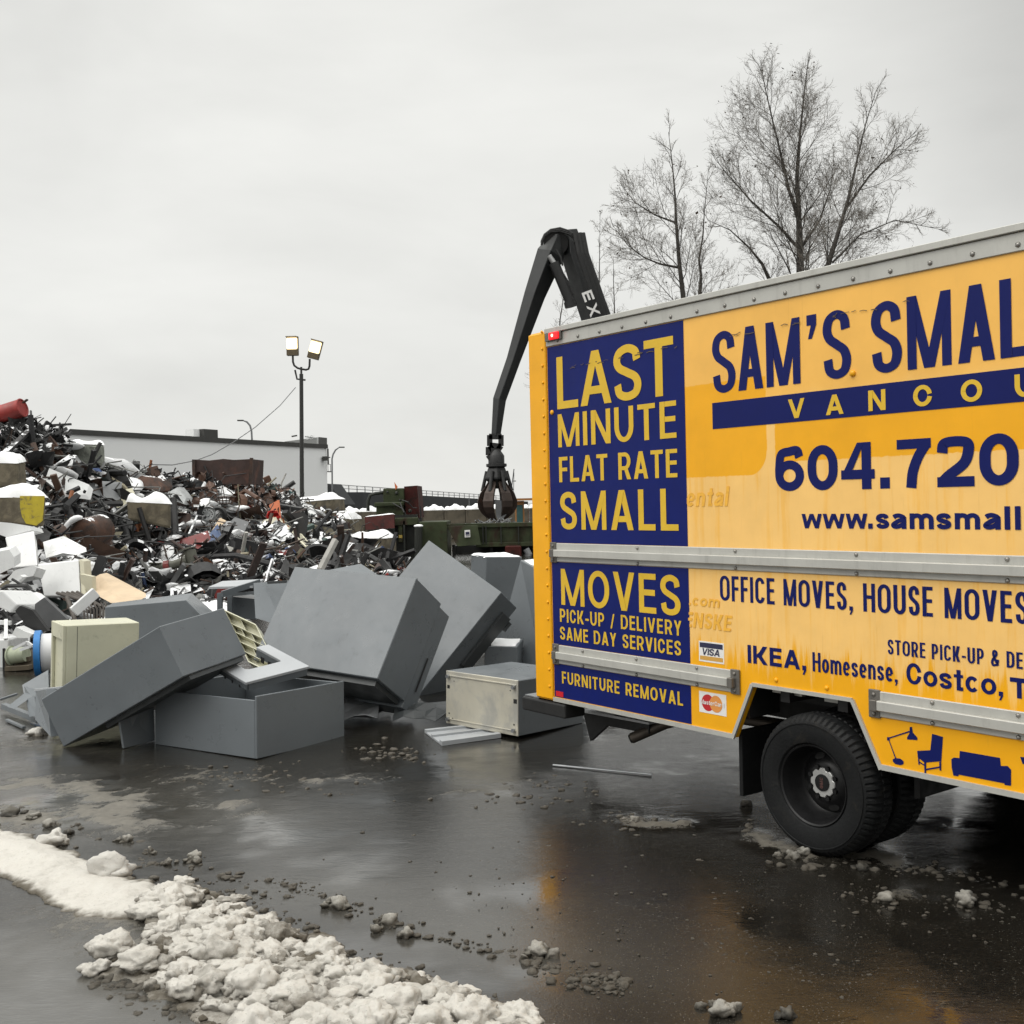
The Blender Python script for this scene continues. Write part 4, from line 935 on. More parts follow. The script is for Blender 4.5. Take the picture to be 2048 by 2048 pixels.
# U: pale U-shaped worktop with flange on top of it
c = obox(*U_); t_ = cab_thing('worktop', 'pale grey U-shaped worktop tilted on top of the open low cabinet', c, 'worktop', None)
P = [(0, 0), (1, 0), (1, 1), (0, 1), (-.12, .82), (.52, .84), (.64, .84), (.66, .78), (.62, .20), (.56, .16), (-.10, .18)]
P = [(-.0, 0), (1, 0), (1, 1), (0, 1), (0, .80), (.60, .80), (.64, .77), (.64, .28), (.60, .24), (0, .24)]
zv = c(0, 0, 1) - c(0, 0, 0)
MB().prism([c(x, y, 0) for x, y in P], zv).build('board', K['cab_light'], t_, bevel=.003)
mb = MB(); shell(mb, c, (.03, .012, -1.7), (.99, .03, -.05)); shell(mb, c, (.97, .05, -2.2), (.99, .97, -.05)); shell(mb, c, (.0, .80, -2.6), (.60, .82, -.05)); shell(mb, c, (.62, .26, -2.2), (.64, .78, -.05)); shell(mb, c, (0, .225, -3), (.6, .24, -.05))
mb.build('flange', K['cab'], t_)
mb = MB()
for k in range(5): shell(mb, c, (.1 + .18 * k, .008, -2.2), (.13 + .18 * k, .012, -1.2))
shell(mb, c, (.12, .792, -3.6), (.2, .80, -1.5)); shell(mb, c, (.3, .792, -3.2), (.36, .80, -1.8))
mb.build('slot', K['under'], t_)
# D: big cabinet in the middle
c = obox(*D_, sc=1.05); t_ = cab_thing('steel_cabinet', 'biggest pale grey cabinet tipped on one corner in the middle of the heap', c)
shell(MB(), c, (0, 0, 0), (1, 1, .86)).build('cabinet_body', K['cab'], t_, bevel=BV)
shell(MB(), c, (.03, .03, .861), (.995, 1.06, 1.22)).build('drawer_front', K['cab'], t_, bevel=BV)
shell(MB(), c, (1.0, .52, 1.02), (1.004, .86, 1.05)).build('handle_slot', K['under'], t_)
shell(MB(), c, (.02, 1.001, .10), (.97, 1.05, .80)).build('base_frame', K['cab_in'], t_)
shell(MB(), c, (-.004, -.004, .02), (1.0, .0, .035)).build('seam', K['cab_in'], t_)
# E: second cabinet standing on its edge behind D
c = obox(*E_, sc=1.19, dfrac=(1, .84, 1)); t_ = cab_thing('steel_cabinet', 'pale grey cabinet balanced on its edge behind the biggest cabinet', c)
shell(MB(), c).build('cabinet_body', K['cab'], t_, bevel=BV)
shell(MB(), c, (1.001, .10, .55), (1.03, .60, .98)).build('hinge_plate', K['cab_in'], t_, bevel=.004)
shell(MB(), c, (.80, .34, 1.0), (1.02, .42, 1.22)).build('latch', K['cab_in'], t_); shell(MB(), c, (.82, .12, 1.0), (1.03, .20, 1.14)).build('latch', K['cab_in'], t_)
# F: upright with snow on top
c = obox(*F_); t_ = cab_thing('steel_cabinet', 'upright grey cabinet with a layer of snow on its top', c)
shell(MB(), c, (0, 0, 0), (1.05, 1, 1)).build('cabinet_body', K['cab'], t_, bevel=BV)
def snowcap(P4, h, parent=None, name='snow_cap', seed=0, over=.02, lumps=2.0, at_name=None):
    """a soft pad of snow on a quad (four 3-d corners)"""
    P4 = [np.asarray(p, float) for p in P4]; n = 22; cen = sum(P4) / 4
    P4 = [cen + (p - cen) * (1 + over) for p in P4]; V = []; Fc = []
    for i in range(n + 1):
        for j in range(n + 1):
            a, b = i / n, j / n; p = P4[0] * (1 - a) * (1 - b) + P4[1] * a * (1 - b) + P4[2] * a * b + P4[3] * (1 - a) * b
            e = min(a, 1 - a, b, 1 - b); z = h * min(1, (e * 5) ** .5) * (.72 + .28 * math.cos(lumps * 2 * math.pi * a) * (1 if lumps else 0) + .35 * float(fbm(np.array([a * 3 + seed, b * 3, seed * 1.7]), 3)))
            wb = .02 * float(vnoise(np.array([a * 9 + seed, b * 9, 3.]))) if e < .01 else 0
            V.append(p + np.array([wb, wb, max(z, .0) + (0 if e > 0 else -.012)]))
    for i in range(n):
        for j in range(n): k = i * (n + 1) + j; Fc.append((k, k + n + 1, k + n + 2, k + 1))
    return MB().add(V, Fc).build(name, K['snow'], parent, smooth=2, recalc=False)
snowcap([c(0, 0, 1), c(1.05, 0, 1), c(1.05, 1, 1), c(0, 1, 1)], .035, t_, over=-.02, lumps=0)
# G: another, leaning, partly behind the truck
f = [at(1041, 1120, 11.9), at(1112, 1158, 11.1), at(1085, 1340, 11.1), at(985, 1330, 11.7)]; dv = np.array([.42, .38, .02])
t_ = thing('steel_cabinet', 'dark grey cabinet leaning behind the truck post with a white snowy top', 'cabinet', (f[3][0] + .3, f[3][1] + .1, .1), 0, G_CAB)
MB().hexa(f + [p + dv for p in f]).build('cabinet_body', K['cab'], t_, bevel=BV)
snowcap([f[0], f[1], f[1] + dv, f[0] + dv], .02, t_, seed=3, over=-.03, lumps=0)
# H: small low one
c = obox(*H_); t_ = cab_thing('steel_cabinet', 'small low cabinet with a trace of snow behind the galvanised-front cabinet', c)
shell(MB(), c).build('cabinet_body', K['cab'], t_, bevel=BV); snowcap([c(0, 0, 1), c(1, 0, 1), c(1, 1, 1), c(0, 1, 1)], .02, t_, seed=5, over=-.1, lumps=0)
# I: cabinet with galvanised underside facing the camera
c = obox(*I_); t_ = cab_thing('steel_cabinet', 'cabinet on its side showing a galvanised base plate beside the truck bumper', c)
shell(MB(), c, (0, .012, 0), (1, 1, 1)).build('cabinet_body', K['cab'], t_, bevel=BV)
pl_ = shell(MB(), c, (.0, -.002, .0), (1.0, .011, 1.0)).build('base_plate', K['plate'], t_, bevel=.004)
mb = MB(); shell(mb, c, (.02, -.012, .90), (.98, -.0025, .925)); shell(mb, c, (.02, -.012, .085), (.98, -.0025, .105))
mb.build('seam', K['plate'], pl_, bevel=.002)
mb = MB()
for x, z in ((.045, .90), (.955, .87), (.045, .09), (.955, .10)):
    p = c(x, -.004, z); q = c(x, -.035, z); mb.tube([p, q], .016, 12)
mb.build('levelling_foot', K['steel'], pl_)
mb = MB()
for x, z, s_ in ((.04, .70, .018), (.965, .62, .022), (.05, .20, .008), (.10, .11, .008), (.90, .80, .006), (.95, .2, .008), (.12, .82, .005)): shell(mb, c, (x - s_, -.004, z - s_ * 1.8), (x + s_, -.0022, z + s_ * 1.8))
mb.build('slot', K['under'], pl_)
# J: flat drawer frame in the wet in front of it
f = [gnd(849, 1458, .03), gnd(884, 1484, .03), gnd(1002, 1468, .03), gnd(955, 1447, .03)]
t_ = thing('drawer_runner', 'flat grey drawer frame lying in the water before the galvanised plate', 'drawer part', (f[0] + f[2])[:2].tolist().__add__([0]) if False else ((f[0][0] + f[2][0]) / 2, (f[0][1] + f[2][1]) / 2, 0))
mb = MB(); Lr = lambda a, b: (f[0] * (1 - a) + f[1] * a) * (1 - b) + (f[3] * (1 - a) + f[2] * a) * b
for a0, a1, zz in ((0, .10, .03), (.10, .40, .012), (.40, .48, .03), (.48, .86, .014), (.86, 1, .034)):
    b_ = [Lr(a0, 0), Lr(a1, 0), Lr(a1, 1), Lr(a0, 1)]; mb.hexa([p - np.array([0, 0, .03]) for p in b_] + [p + np.array([0, 0, zz - .03]) for p in b_])
mb.build('frame', K['cab_light'], t_)
# K: beige cabinet
c = obox(*K_B, dfrac=(1, 1, 1)); dz = np.array([0, 0, -.30]); c0 = c
t_ = thing('steel_cabinet', 'beige cabinet standing upright behind the long tilted grey cabinet', 'cabinet', tuple(c(.5, .5, 0) + dz), 0, G_CAB)
c = lambda i, j, k: c0(i, j, k) + (1 - k) * dz
shell(MB(), c, (.04, 0, 0), (1, 1, 1)).build('cabinet_body', K['beige'], t_, bevel=BV)
mb = MB(); shell(mb, c, (0, 0, 0), (.0399, .10, 1)); shell(mb, c, (0, .9, 0), (.0399, 1, 1)); shell(mb, c, (0, .10, .86), (.0399, .9, 1))
mb.build('frame_edge', K['beige'], t_, bevel=.004)
shell(MB(), c, (.18, -.006, .02), (.185, -.0005, .985)).build('seam', K['cab_in'], t_)
# L: grey cabinet behind the beige one
f = [at(210, 1214, 11.4), at(372, 1200, 11.0), at(408, 1235, 10.9), at(408, 1330, 10.9), at(210, 1350, 11.4)]; bk = [at(225, 1206, 12.0), at(383, 1186, 11.7)]
t_ = thing('steel_cabinet', 'wide grey cabinet with a slanted end behind the beige cabinet', 'cabinet', (at(300, 1330, 11.3)[0], 11.3, 0), 0, G_CAB)
lo = [np.array([p[0], p[1], .02]) for p in (f[4], f[3])]
mb = MB().add([lo[0], lo[1], f[2], f[1], f[0], lo[0] + (0, .6, 0), lo[1] + (.05, .6, 0), at(425, 1222, 11.5), bk[1], bk[0]], [(0, 1, 2, 3, 4), (9, 8, 7, 6, 5), (4, 3, 8, 9), (3, 2, 7, 8), (2, 1, 6, 7), (0, 4, 9, 5), (1, 0, 5, 6)])
mb.build('cabinet_body', K['cab'], t_, bevel=BV)
# M: wrecked desk frame behind
def Pt(pts, Y): return [at(x, y, Y if np.isscalar(Y) else Y[i]) for i, (x, y) in enumerate(pts)]
t_ = thing('wrecked_desk', 'wrecked grey desk frame behind the tall tilted cabinets', 'desk', (at(500, 1200, 11.6)[0], 11.8, 0))
MB().prism(Pt([(417, 1178), (445, 1166), (528, 1162), (505, 1176)], [11.6, 12.1, 12.1, 11.6]), (0, 0, .022)).build('desk_top', K['cab_light'], t_)
mb = MB(); mb.bar(*Pt([(444, 1188), (520, 1164)], [11.4, 11.7]), .03, .06); mb.bar(at(440, 1186, 11.5), at(440, 1250, 11.5), .05, .05); mb.bar(at(460, 1192, 11.6), at(460, 1250, 11.6), .05, .05); mb.bar(*Pt([(440, 1192), (510, 1185)], 11.6), .04, .03)
mb.build('frame', K['cab'], t_)
MB().prism(Pt([(507, 1166), (576, 1161), (566, 1205), (540, 1245), (511, 1236)], [11.3, 11.6, 11.5, 11.0, 11.0]), (.1, .03, 0)).build('side_panel', K['cab'], t_)
MB().prism(Pt([(460, 1193), (510, 1198), (512, 1240), (458, 1235)], 11.8), (.01, .4, 0)).build('drawer_front', K['cab'], t_, bevel=.004)
MB().prism(Pt([(534, 1163), (574, 1161), (573, 1166), (535, 1168)], 11.25), (0, .02, 0)).build('top_rail', K['cab_in'], t_)
# N: beige tray with compartments
o_ = at(452, 1224, 10.2); ex = at(476, 1213, 10.2) - o_; ex = ex / np.linalg.norm(ex); o2 = at(478, 1216, 10.25); ey = at(537, 1243, 9.95) - o2; Lx = np.linalg.norm(ey); ey /= np.linalg.norm(ey)
ez_ = at(497, 1320, 9.6) - at(452, 1224, 10.2); Lz = np.linalg.norm(ez_); ez_ /= np.linalg.norm(ez_); nn = np.cross(ey, ez_); nn /= np.linalg.norm(nn)
if nn[1] < 0: nn = -nn
t_ = thing('drawer_tray', 'beige drawer tray with open compartments tilted behind the worktop', 'tray', tuple(at(490, 1290, 9.9) * np.array([1, 1, 0])))
tr = lambda a, b, d: o_ + ey * a * Lx + ez_ * b * Lz + nn * d
def trb(mb, a0, a1, b0, b1, d0, d1): return mb.hexa([tr(a0, b0, d0), tr(a1, b0, d0), tr(a1, b1, d0), tr(a0, b1, d0), tr(a0, b0, d1), tr(a1, b0, d1), tr(a1, b1, d1), tr(a0, b1, d1)])
mb = MB(); trb(mb, -.05, 1.05, -.05, 1.05, .10, .112); trb(mb, -.05, 1.05, -.05, -.02, 0, .0995); trb(mb, -.05, 1.05, 1.02, 1.05, 0, .0995); trb(mb, -.05, -.02, -.0195, 1.0195, 0, .0995); trb(mb, 1.02, 1.05, -.0195, 1.0195, 0, .0995)
mb.build('tray_body', K['beige'], t_)
mb = MB()
for b in (.22, .40, .60, .80): trb(mb, -.019, 1.019, b, b + .012, .02, .0995)
for i, (b0, b1) in enumerate(((-.019, .219), (.2325, .399), (.4125, .599), (.6125, .799))):
    for a in ((.45,), (.28, .62), (.55,), (.38, .75))[i]: trb(mb, a, a + .014, b0, b1, .03, .0995)
mb.build('divider', K['beige'], t_)
# O: flat top behind D
f = Pt([(655, 1140), (722, 1127), (760, 1152), (690, 1172)], [13.0, 13.5, 13.1, 12.4])
t_ = thing('steel_cabinet', 'grey cabinet of which only the flat top shows behind the biggest cabinet', 'cabinet', (f[3][0], 13.0, 0), 0, G_CAB)
MB().hexa([np.array([p[0], p[1], .02]) for p in f] + f).build('cabinet_body', K['cab'], t_, bevel=BV)
# bent frame and small box at the far left of the cabinets
t_ = thing('bent_steelwork', 'bent grey steel frame on the asphalt left of the tilted cabinet', 'frame', tuple(gnd(50, 1440)))
mb = MB()
mb.prism(Pt([(44, 1370), (96, 1340), (98, 1385), (62, 1396), (48, 1392)], [9.8, 9.9, 9.7, 9.5, 9.7]), (0, .02, 0)).prism(Pt([(50, 1385), (66, 1392), (28, 1418), (14, 1414)], [9.7, 9.5, 9.2, 9.4]), (0, .02, 0))
mb.prism(Pt([(52, 1398), (68, 1392), (74, 1432), (58, 1434)], [9.45, 9.4, 9.15, 9.2]), (0, .02, 0)); mb.bar(gnd(8, 1412, .06), gnd(78, 1440, .05), .05, .05); mb.bar(gnd(0, 1399, .05), gnd(34, 1388, .08), .03, .02); mb.bar(gnd(14, 1440, .02), gnd(48, 1455, .02), .03, .02)
mb.build('frame', K['cab'], t_, bevel=.002)
f = Pt([(71, 1382), (92, 1378), (101, 1474), (70, 1440)], [9.2, 8.9, 8.72, 9.0])
t_ = thing('steel_box', 'open grey sheet steel box standing behind the foot of the tilted cabinet', 'box', (f[2][0], f[2][1] + .1, 0))
MB().hexa(f + [p + np.array([.16, .10, 0]) for p in f]).build('box_body', K['cab'], t_, bevel=.003)
mb = MB(); mb.bar(f[0] + (0, 0, .008), f[0] + (.3, .09, .02), .02, .016); mb.bar(f[0] + (0, 0, .008), f[1] + (.12, 0, .008), .02, .016); mb.build('rim', K['cab_light'], t_)
# crumpled bits in the shade under D
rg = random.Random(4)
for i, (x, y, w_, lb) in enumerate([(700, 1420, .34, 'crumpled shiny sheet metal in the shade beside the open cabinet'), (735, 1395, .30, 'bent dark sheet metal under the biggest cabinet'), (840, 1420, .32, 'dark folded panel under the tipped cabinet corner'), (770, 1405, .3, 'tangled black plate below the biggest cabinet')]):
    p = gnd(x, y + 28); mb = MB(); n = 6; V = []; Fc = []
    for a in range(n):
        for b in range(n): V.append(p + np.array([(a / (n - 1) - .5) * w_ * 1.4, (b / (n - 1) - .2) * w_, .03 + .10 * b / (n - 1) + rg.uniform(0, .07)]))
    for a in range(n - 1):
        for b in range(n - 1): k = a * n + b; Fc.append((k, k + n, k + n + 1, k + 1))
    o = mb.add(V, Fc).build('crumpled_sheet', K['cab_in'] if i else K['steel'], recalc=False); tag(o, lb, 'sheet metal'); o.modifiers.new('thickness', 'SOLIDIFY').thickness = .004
tag(MB().tube([gnd(1106, 1530, .012), gnd(1303, 1549, .012)], .007, 8).build('metal_rod', K['steel']), 'thin metal rod lying on the asphalt under the truck tail', 'rod')
rd_ = gnd(300, 1466)
# ------------------------------------------------------------------ the scrap heap
CX = [-420, -200, 0, 53, 120, 220, 270, 330, 400, 507, 540, 590, 640, 690, 730, 755, 790, 815]
CY = [800, 815, 838, 846, 868, 938, 945, 958, 962, 966, 978, 994, 1018, 1047, 1093, 1110, 1146, 1168]
CD = [25, 24.5, 24, 24, 25, 27, 28, 29, 30.5, 33, 34, 36, 37, 37, 36, 35, 33.5, 32.5]
FX = [-420, 0, 60, 100, 200, 300, 400, 550, 700, 790, 815]
FY = [1330, 1305, 1290, 1270, 1240, 1212, 1215, 1196, 1180, 1166, 1164]
def hz(px): return 1003 + .0225 * (1024 - px)
def heap_px(px, t):
    """a point of the heap's surface: t 0 at its foot, 1 at its crest"""
    cy, cd, fy = np.interp(px, CX, CY), np.interp(px, CX, CD), np.interp(px, FX, FY)
    fp = gnd(px, fy); fd = fp[1]; Y = fd + (cd - fd) * t ** 1.08; py = fy + (cy - fy) * t
    return at(px, py, Y)
def heap_at(px, py):
    cy, fy = np.interp(px, CX, CY), np.interp(px, FX, FY); return heap_px(px, min(max((fy - py) / (fy - cy), 0), 1.0))
cols = np.arange(-420, 816, 9); ts = np.linspace(0, 1, 40)
V = []; 
for px in cols:
    for t_ in ts: V.append(heap_px(px, t_) + np.array([0, .25, -.18]))
    top = V[-1]
    for k in (1, 2, 3): V.append(np.array([top[0] * (1 + .02 * k), top[1] + k * 1.6, top[2] * (1 - k / 3.2)]))
V = np.array(V); m_ = len(ts) + 3; nse = n2(V[:, 0], V[:, 1], 1.3, 4) * .16; V[:, 2] += nse; Fc = []
for i in range(len(cols) - 1):
    for j in range(m_ - 1): k = i * m_ + j; Fc.append((k, k + m_, k + m_ + 1, k + 1))
K['heap'] = mat('heap_core', (.022, .020, .018), .8, 0, .5, 5, .6, 12, snow=.18)
K['frag'] = mat('scrap_fragments', (.1, .1, .1), .62, 0, .25, 5, .15, 25, snow=.82, attr='paint', snowlo=.40)
rg = np.random.RandomState(21)
pal = [((.012, .012, .013), 36), ((.024, .023, .023), 18), ((.06, .06, .06), 8), ((.055, .030, .022), 12), ((.085, .045, .028), 5), ((.14, .14, .14), 5), ((.20, .20, .19), 3), ((.40, .39, .36), 2), ((.30, .03, .025), 1.6), ((.03, .06, .16), 1.2), ((.30, .10, .03), 1.3), ((.38, .34, .24), 2.4), ((.05, .08, .07), 1.4)]
pw = np.array([p[1] for p in pal]); pw = pw / pw.sum()
fm = MB(); fcol = []
def rrot():
    q = rg.normal(size=4); q /= np.linalg.norm(q); a, b, c_, d = q
    return np.array([[1 - 2 * (c_ * c_ + d * d), 2 * (b * c_ - a * d), 2 * (b * d + a * c_)], [2 * (b * c_ + a * d), 1 - 2 * (b * b + d * d), 2 * (c_ * d - a * b)], [2 * (b * d - a * c_), 2 * (c_ * d + a * b), 1 - 2 * (b * b + c_ * c_)]])
def frag(p, s, col):
    k0 = len(fm.v); typ = rg.choice(6, p=[.34, .16, .16, .14, .12, .08]); Rm = rrot()
    if typ in (0, 4):   # bent or torn sheet, biased to lie flat-ish
        if rg.rand() < .55: Rm = np.array([[math.cos(q := rg.uniform(0, 6.3)), -math.sin(q), 0], [math.sin(q), math.cos(q), 0], [0, 0, 1]]) @ (np.eye(3) + rg.normal(size=(3, 3)) * .28)
        n = 4; w, l = s * rg.uniform(.4, 1), s * rg.uniform(.5, 1.5); b = rg.normal() * .5
        g = [(x, y) for x in np.linspace(-.5, .5, n) for y in np.linspace(-.5, .5, n)]
        vs = np.array([((x + rg.normal() * .07) * l, (y + rg.normal() * .07) * w, b * s * (x * x * 2) + rg.normal() * s * .05) for x, y in g]) @ Rm.T + p
        fm.add(vs, [(i * n + j, (i + 1) * n + j, (i + 1) * n + j + 1, i * n + j + 1) for i in range(n - 1) for j in range(n - 1)])
    elif typ == 1:      # bar
        fm.box(p, (s * rg.uniform(1.2, 2.8), s * rg.uniform(.06, .2), s * rg.uniform(.05, .16)), Rm)
    elif typ == 2:      # pipe or cable
        d = Rm[0] * s * rg.uniform(.7, 1.6); e = Rm[1] * s * rg.uniform(0, .6); r = s * rg.uniform(.03, .10)
        fm.tube([p - d, p - d * .4 + e, p + d * .4 + e, p + d], r, 6)
    elif typ == 3: fm.box(p, (s * rg.uniform(.4, .9), s * rg.uniform(.3, .8), s * rg.uniform(.2, .6)), Rm)
    else:               # ring, drum
        r = s * rg.uniform(.3, .5); h = s * rg.uniform(.1, .5); fm.lathe([(r, 0), (r, h), (r * .8, h), (r * .75, .02)], 14, p, Rm[2])
    fcol.extend([(*col, float(rg.rand() < (.72 if typ in (0, 4, 3) else .25)))] * (len(fm.v) - k0))
KEEP_FREE = [(135, 212, 878, 940), (-60, 97, 970, 1060), (250, 346, 980, 1060), (388, 505, 905, 962), (292, 396, 1092, 1158), (345, 440, 1050, 1104), (395, 470, 985, 1046), (140, 190, 1036, 1096), (594, 676, 985, 1026), (670, 708, 1018, 1064), (696, 774, 1055, 1104), (-60, 60, 905, 985), (535, 562, 998, 1046), (440, 500, 1030, 1080), (-70, 50, 805, 852)]
for k in range(8600):
    px = rg.uniform(-160, 812); t_ = rg.uniform(.0, 1.02); p = heap_px(px, min(t_, 1.0)); py_ = np.interp(px, FX, FY) * (1 - t_) + np.interp(px, CX, CY) * t_
    if any(a < px < b and c_ < py_ < d for a, b, c_, d in KEEP_FREE): continue
    if px < 190 and t_ < .45 and rg.rand() < .5: continue
    s = min(rg.gamma(1.9, .135) + .06, 1.05) * (p[1] / 28) ** .35
    if t_ > .88: s = min(s, .34)
    ci = rg.choice(len(pal), p=pw); col = np.array(pal[ci][0]) * rg.uniform(.45, 1.0)
    if px < 130 and t_ > .85: col = np.array((.016, .016, .016)) * rg.uniform(.6, 1.6)
    if 380 < px < 560 and t_ > .72 and rg.rand() < .6: col = np.array((.075, .038, .024)) * rg.uniform(.6, 1.7)
    frag(p + np.array([rg.normal() * .1, rg.normal() * .12, rg.uniform(-.10, .16)]), s, col)
for k in range(800):
    px = rg.uniform(-150, 805); p = heap_px(px, rg.uniform(.02, .97)) + np.array([0, -.15, rg.uniform(0, .2)]); d = rg.normal(size=3) * rg.uniform(.15, .6); d[2] *= .45; e = rg.normal(size=3) * .15; k0 = len(fm.v)
    fm.tube([p - d, p - d * .3 + e, p + d * .4 - e * .5, p + d], rg.uniform(.008, .022), 4); c_ = np.array([(.015, .015, .015), (.05, .03, .02), (.16, .16, .15), (.03, .03, .03)][rg.choice(4)]) * rg.uniform(.6, 1.3); fcol.extend([(*c_, 0.)] * (len(fm.v) - k0))
nv = len(fm.v); fm.add(V, Fc)
o = fm.build('scrap_heap', K['frag'], recalc=False, at=(-8, 24, 0))
ca = o.data.attributes.new('paint', 'FLOAT_COLOR', 'POINT'); fcol.extend([(.016, .015, .014, .7)] * len(V))
ca.data.foreach_set('color', np.array(fcol).astype(np.float32).ravel())
tag(o, 'snow-dusted heap of dark mixed scrap metal behind the cabinets', 'scrap heap', kind='stuff')
# snow lying on the heap and between the scrap
sb = MB(); rg = np.random.RandomState(8)
bv2, bf2, o2 = [], [], 0
for k in range(440):
    px = rg.uniform(-150, 800); t_ = rg.uniform(.02, .98) ** 1.0; p = heap_px(px, t_)
    s = min(rg.gamma(2.0, .075) + .05, .42); U, T = ICO[2]
    q_ = U * (1 + .45 * fbm(U * 1.2 + rg.rand() * 60, 2)[:, None]) * np.array([s * rg.uniform(.7, 1.6), s * rg.uniform(.5, 1.1), s * rg.uniform(.22, .42)])
    a = rg.uniform(0, 3.1); q_ = q_ @ np.array([[math.cos(a), math.sin(a), 0], [-math.sin(a), math.cos(a), 0], [0, 0, 1]])
    q_ = q_ @ np.array([[1, 0, -.1 * rg.normal()], [0, 1, .35 * rg.normal()], [0, 0, 1]])
    bv2.append(q_ + p + np.array([0, rg.uniform(-.25, .1), rg.uniform(-.08, .10)])); bf2.append(T + o2); o2 += len(U)
# patches of trodden snow at the foot
for k in range(260):
    px = rg.uniform(220, 470); p = gnd(px, rg.uniform(1165, 1255)); s = rg.uniform(.06, .3); U, T = ICO[2]
    bv2.append(U * np.array([s, s * .9, s * .35]) * (1 + .4 * fbm(U * 1.5 + k, 2)[:, None]) + p + np.array([0, 0, .02])); bf2.append(T + o2); o2 += len(U)
o = sb.add(np.concatenate(bv2), [tuple(f) for f in np.concatenate(bf2)]).build('snow_patches', K['snow'], smooth=2, recalc=False, at=(-8, 24, 0))
tag(o, 'patches of fresh snow lying over the scrap heap', 'snow', kind='stuff')

# ------------------------------------------------------------------ things one can tell apart on the heap
def slab(name, pts, Y, thick, m, label, cat, group=None, build=None, parent=None, off=0, bevel=0, tv=None):
    P = Pt(pts, Y); n_ = np.cross(P[1] - P[0], P[-1] - P[0]); n_ /= np.linalg.norm(n_)
    if n_[1] < 0: n_ = -n_
    o = MB().prism(P, n_ * thick if tv is None else np.array(tv)).build(build or name, K[m], parent, bevel=bevel)
    if parent is None: tag(o, label, cat, group)
    return o
def hY(px, py, d=.5): return heap_at(px, py)[1] - d * 1.7
# concrete blocks
def block(front, Y, dep, label, seed, sn=.16, paint=None):
    P = Pt(front, Y); dv = np.array(dep); t_ = thing('concrete_block', label, 'concrete block', tuple((P[2] + P[3]) / 2 + dv * .5), 0, 'concrete blocks among the scrap')
    MB().hexa(P + [p + dv for p in P]).build('block_body', K['concrete'], t_, bevel=.05, seg=2)
    snowcap([P[0] + (0, 0, -.03), P[1] + (0, 0, -.03), P[1] + dv + (0, 0, -.03), P[0] + dv + (0, 0, -.03)], sn, t_, seed=seed, over=.04, lumps=1.5)
    return t_, P
K['yellow'] = mat('chipped_yellow_paint', (.42, .33, .02), .6, 0, .2, 6, col2=(.12, .10, .05), col2amt=.42, c2scale=7)
y1 = hY(60, 1020, 1.6)
t_, P = block([(-60, 990), (92, 990), (88, 1054), (-60, 1046)], y1, (-.27, .6, .0), 'snow-topped concrete block with a chipped yellow painted end', 1, .20)
fr = lambda a, b: (P[0] * (1 - a) + P[1] * a) * (1 - b) + (P[3] * (1 - a) + P[2] * a) * b
MB().prism([fr(.66, .03) , fr(.985, .03), fr(.98, .80), fr(.90, .97), fr(.76, .92), fr(.70, .7), fr(.67, .4)], (0, -.012, 0)).build('yellow_paint', K['yellow'], t_)
block([(-50, 920), (32, 922), (35, 975), (-50, 982)], hY(20, 960, 1.3), (-.02, .45, .05), 'snow-topped concrete block above the yellow-ended block', 2, .2)
y3 = hY(310, 1030, 1.9)
block([(252, 1000), (294, 1004), (296, 1058), (255, 1032)], [y3, y3 - .25, y3 - .25, y3], (.55, .75, .12), 'large snow-topped concrete block in the middle of the heap', 3, .26) if False else block([(254, 1000), (341, 1004), (342, 1057), (256, 1040)], y3, (-.19, .6, 0), 'large snow-topped concrete block in the middle of the heap', 3, .26)
block([(596, 1002), (668, 996), (673, 1022), (600, 1026)], 37.0, (.2, .9, 0), 'snow-topped concrete block at the foot of the lamp post', 4, .22)
block([(672, 1032), (702, 1036), (705, 1066), (676, 1064)], 36.5, (.25, .8, 0), 'small snow-topped concrete block below the block at the lamp post', 5, .22)
block([(696, 1075), (771, 1074), (772, 1108), (700, 1106)], 34.5, (.25, .9, 0), 'snow-topped concrete block in front of the green baler', 6, .28)
# red drum on the summit
Yb = 23.8; a_ = at(-70, 852, Yb); b_ = at(46, 815, Yb - .25); ax_ = b_ - a_; L_ = np.linalg.norm(ax_)
dr = thing('red_drum', 'dented red steel drum lying on the summit of the heap', 'drum', tuple(at(10, 850, Yb)))
MB().lathe([(0, 0), (.18, 0), (.20, .01), (.195, .05), (.195, L_ * .32), (.205, L_ * .34), (.195, L_ * .36), (.195, L_ * .64), (.205, L_ * .66), (.195, L_ * .68), (.195, L_ - .05), (.205, L_ - .01), (.185, L_), (.17, L_ - .03), (0, L_ - .03)], 32, a_, ax_).build('drum_body', mat('red_drum_paint', (.26, .03, .025), .5, 0, .35, 4, col2=(.06, .03, .025), col2amt=.3), dr, smooth=True)
MB().bar(b_ + (0, 0, .1), b_ + (.12, -.05, .16), .05, .03).build('bung', K['rust'], dr)
# pressed bale of foil
P = Pt([(139, 886), (207, 889), (209, 940), (146, 934)], 25.5)
t_ = thing('pressed_bale', 'silvery pressed metal bale with a snow cap on the heap ridge', 'bale', tuple(at(175, 938, 26)))
K['bale'] = mat('pressed_foil', (.22, .23, .20), .42, .6, .45, 9, 1.0, 14)
o = MB().hexa(P + [p + np.array([-.24, .7, .05]) for p in P]).build('bale_body', K['bale'], t_, bevel=.06, seg=2)
snowcap([P[0], P[1], P[1] + (-.24, .7, .05), P[0] + (-.24, .7, .05)], .10, t_, seed=7, lumps=1)
